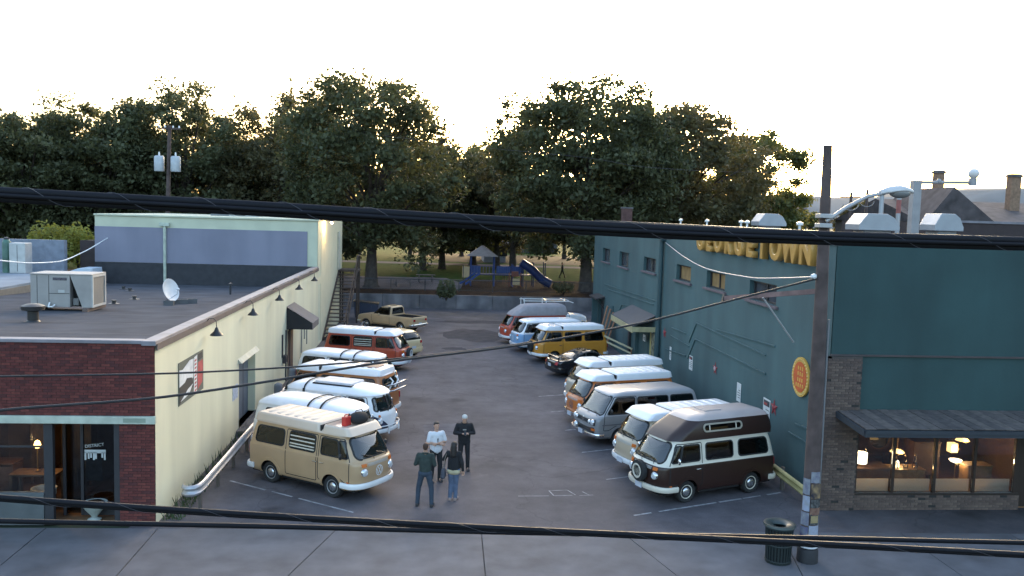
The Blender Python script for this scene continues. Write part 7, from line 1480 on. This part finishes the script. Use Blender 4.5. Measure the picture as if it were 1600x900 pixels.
for i, (a, b_, lb) in enumerate((((-6.1, 50.6, .05), (-5.3, 49.3, 1.0), 'white plank propped at an angle behind the red van'), ((-5.0, 53.4, .05), (-4.4, 53.0, 1.35), 'short white plank propped near the foot of the stair'))):
    t = thing('propped_plank', lb, 'plank', a); MB().bar((0, 0, 0), Vector(b_)-Vector(a), .16, .04).build('board', mat('pale_grey_timber', (.42, .40, .40), .8), t, bevel=.005); MB().bar(Vector(b_)-Vector(a), (b_[0]-a[0], b_[1]-a[1], -.04), .05).build('prop', POLEW, t)
bb = thing('loading_ramp', 'pale folded ramp lying behind the white and olive van', 'ramp', (-6.0, 47.5, 0), .5)
for k in range(5): MB().span((-.8, -.45+.19*k, .28+.02*k), (.9, -.30+.19*k, .32+.02*k)).build('ramp_board', mat('pale_grey_timber', (.42, .40, .40)), bb)
for sx in (-.6, .7): MB().span((sx-.05, -.45, 0), (sx+.05, .45, .28)).build('bearer', POLEW, bb)
# ------------------------------------------------------------------ overhead cables
CBL = mat('cable_black', (.010, .010, .014), .6, spec=.15, var=.1, scale=6); WIREM = mat('lashing_wire', (.09, .085, .10), .5, .3); SPAN_T = mat('span_wire', (.02, .018, .02), .6); PALEW = mat('pale_wire', (.42, .40, .42), .5)
def pix_path(keys, n=60):
    xs = [k[0] for k in keys]; t = np.linspace(xs[0], xs[-1], n); return [on_y(x, pchip(np.array([x]), xs, [k[1] for k in keys])[0], float(np.interp(x, xs, [k[2] for k in keys]))) for x in t]
def cable(name, label, keys, strands, wrap=None, n=70, m_=None):
    pts = pix_path(keys, n); t = thing(name, label, 'cable', pts[0])
    P0 = pts[0]; pts = [p-P0 for p in pts]; UP = Vector((0, 0, 1))
    for dy, dz, r in strands: MB().tube([p + Vector((0, dy, dz)) for p in pts], r, 10).build('strand', m_ or CBL, t, 60)
    if wrap:
        R_, pitch, rw = wrap; L_ = (pts[-1]-pts[0]).length; q = []; N = int(L_/pitch*14)
        for k in range(N+1):
            s_ = k/N; f = s_*(len(pts)-1); i = min(int(f), len(pts)-2); c_ = pts[i].lerp(pts[i+1], f-i); a = 2*math.pi*k/14; q.append(c_ + Vector((0, R_[0]*math.cos(a), R_[1]*math.sin(a)+R_[2])))
        MB().tube(q, rw, 5).build('lashing_wire', WIREM, t, 60)
    return t
YC = 3.3
cable('cable_bundle', 'thick lashed bundle of black cables strung across the street', [(-260, 287, YC), (0, 304, YC), (400, 326, YC), (800, 350, YC), (1200, 369, YC), (1600, 381, YC), (1860, 386, YC)], [(.0, .013, .0165), (.008, -.015, .0135), (-.018, -.002, .008)], ((.024, .0305, .0005), .33, .0009), 90)
cable('street_cable', 'lashed black cable running low over the sidewalk', [(-260, 753, YC), (0, 777, YC), (400, 804, YC), (800, 826, YC), (1200, 845, YC), (1600, 866, YC), (1860, 880, YC)], [(0, 0, .0105), (.004, -.0125, .006)], ((.0135, .016, -.003), .34, .0007), 80)
cable('street_cable', 'plain black cable crossing the lashed one above the sidewalk', [(-260, 806, YC+.25), (0, 814, YC+.25), (400, 822, YC+.25), (800, 832, YC+.25), (1200, 839, YC+.25), (1600, 848, YC+.25), (1860, 853, YC+.25)], [(0, 0, .0105)], None, 60)
cable('span_wire', 'thin wire sloping over the brick front to the utility pole', [(-200, 668, 14), (0, 641, 14.5), (240, 622, 15.5), (400, 599, 16.3), (600, 566, 17.2), (800, 541, 18), (1000, 505, 18.8), (1140, 470, 19.2), (1285, 433, 19.5)], [(0, 0, .024)], None, 60, SPAN_T)
cable('span_wire', 'upper thin wire meeting the sloping one over the lot', [(-200, 590, 14.2), (0, 588, 14.7), (243, 584, 15.7), (400, 577, 16.4), (600, 562, 17.3), (800, 539, 18.05), (830, 534, 18.2)], [(0, 0, .018)], None, 60, SPAN_T)
cable('service_drop', 'pale sagging wire from the utility pole to the teal downpipe', [(1040, 379, 41.3), (1070, 402, 35), (1105, 420, 30), (1150, 430, 26), (1190, 435, 23.5), (1240, 434, 21), (1285, 432, 19.5)], [(0, 0, .018)], None, 40, PALEW)
cable('roof_wire', 'white sagging wire from the lavender wall across the left roofs', [(-60, 400, 40), (0, 407, 42), (50, 411, 44), (90, 409, 46), (130, 394, 49), (168, 372, 51.6)], [(0, 0, .03)], None, 40, WHITE_P)
cable('tree_wire', 'faint grey wire crossing in front of the big trees', [(600, 212, 68), (760, 231, 68), (922, 247, 68), (1007, 261, 68), (1175, 269, 68), (1325, 268, 68)], [(0, 0, .010)], None, 40, WIREM)
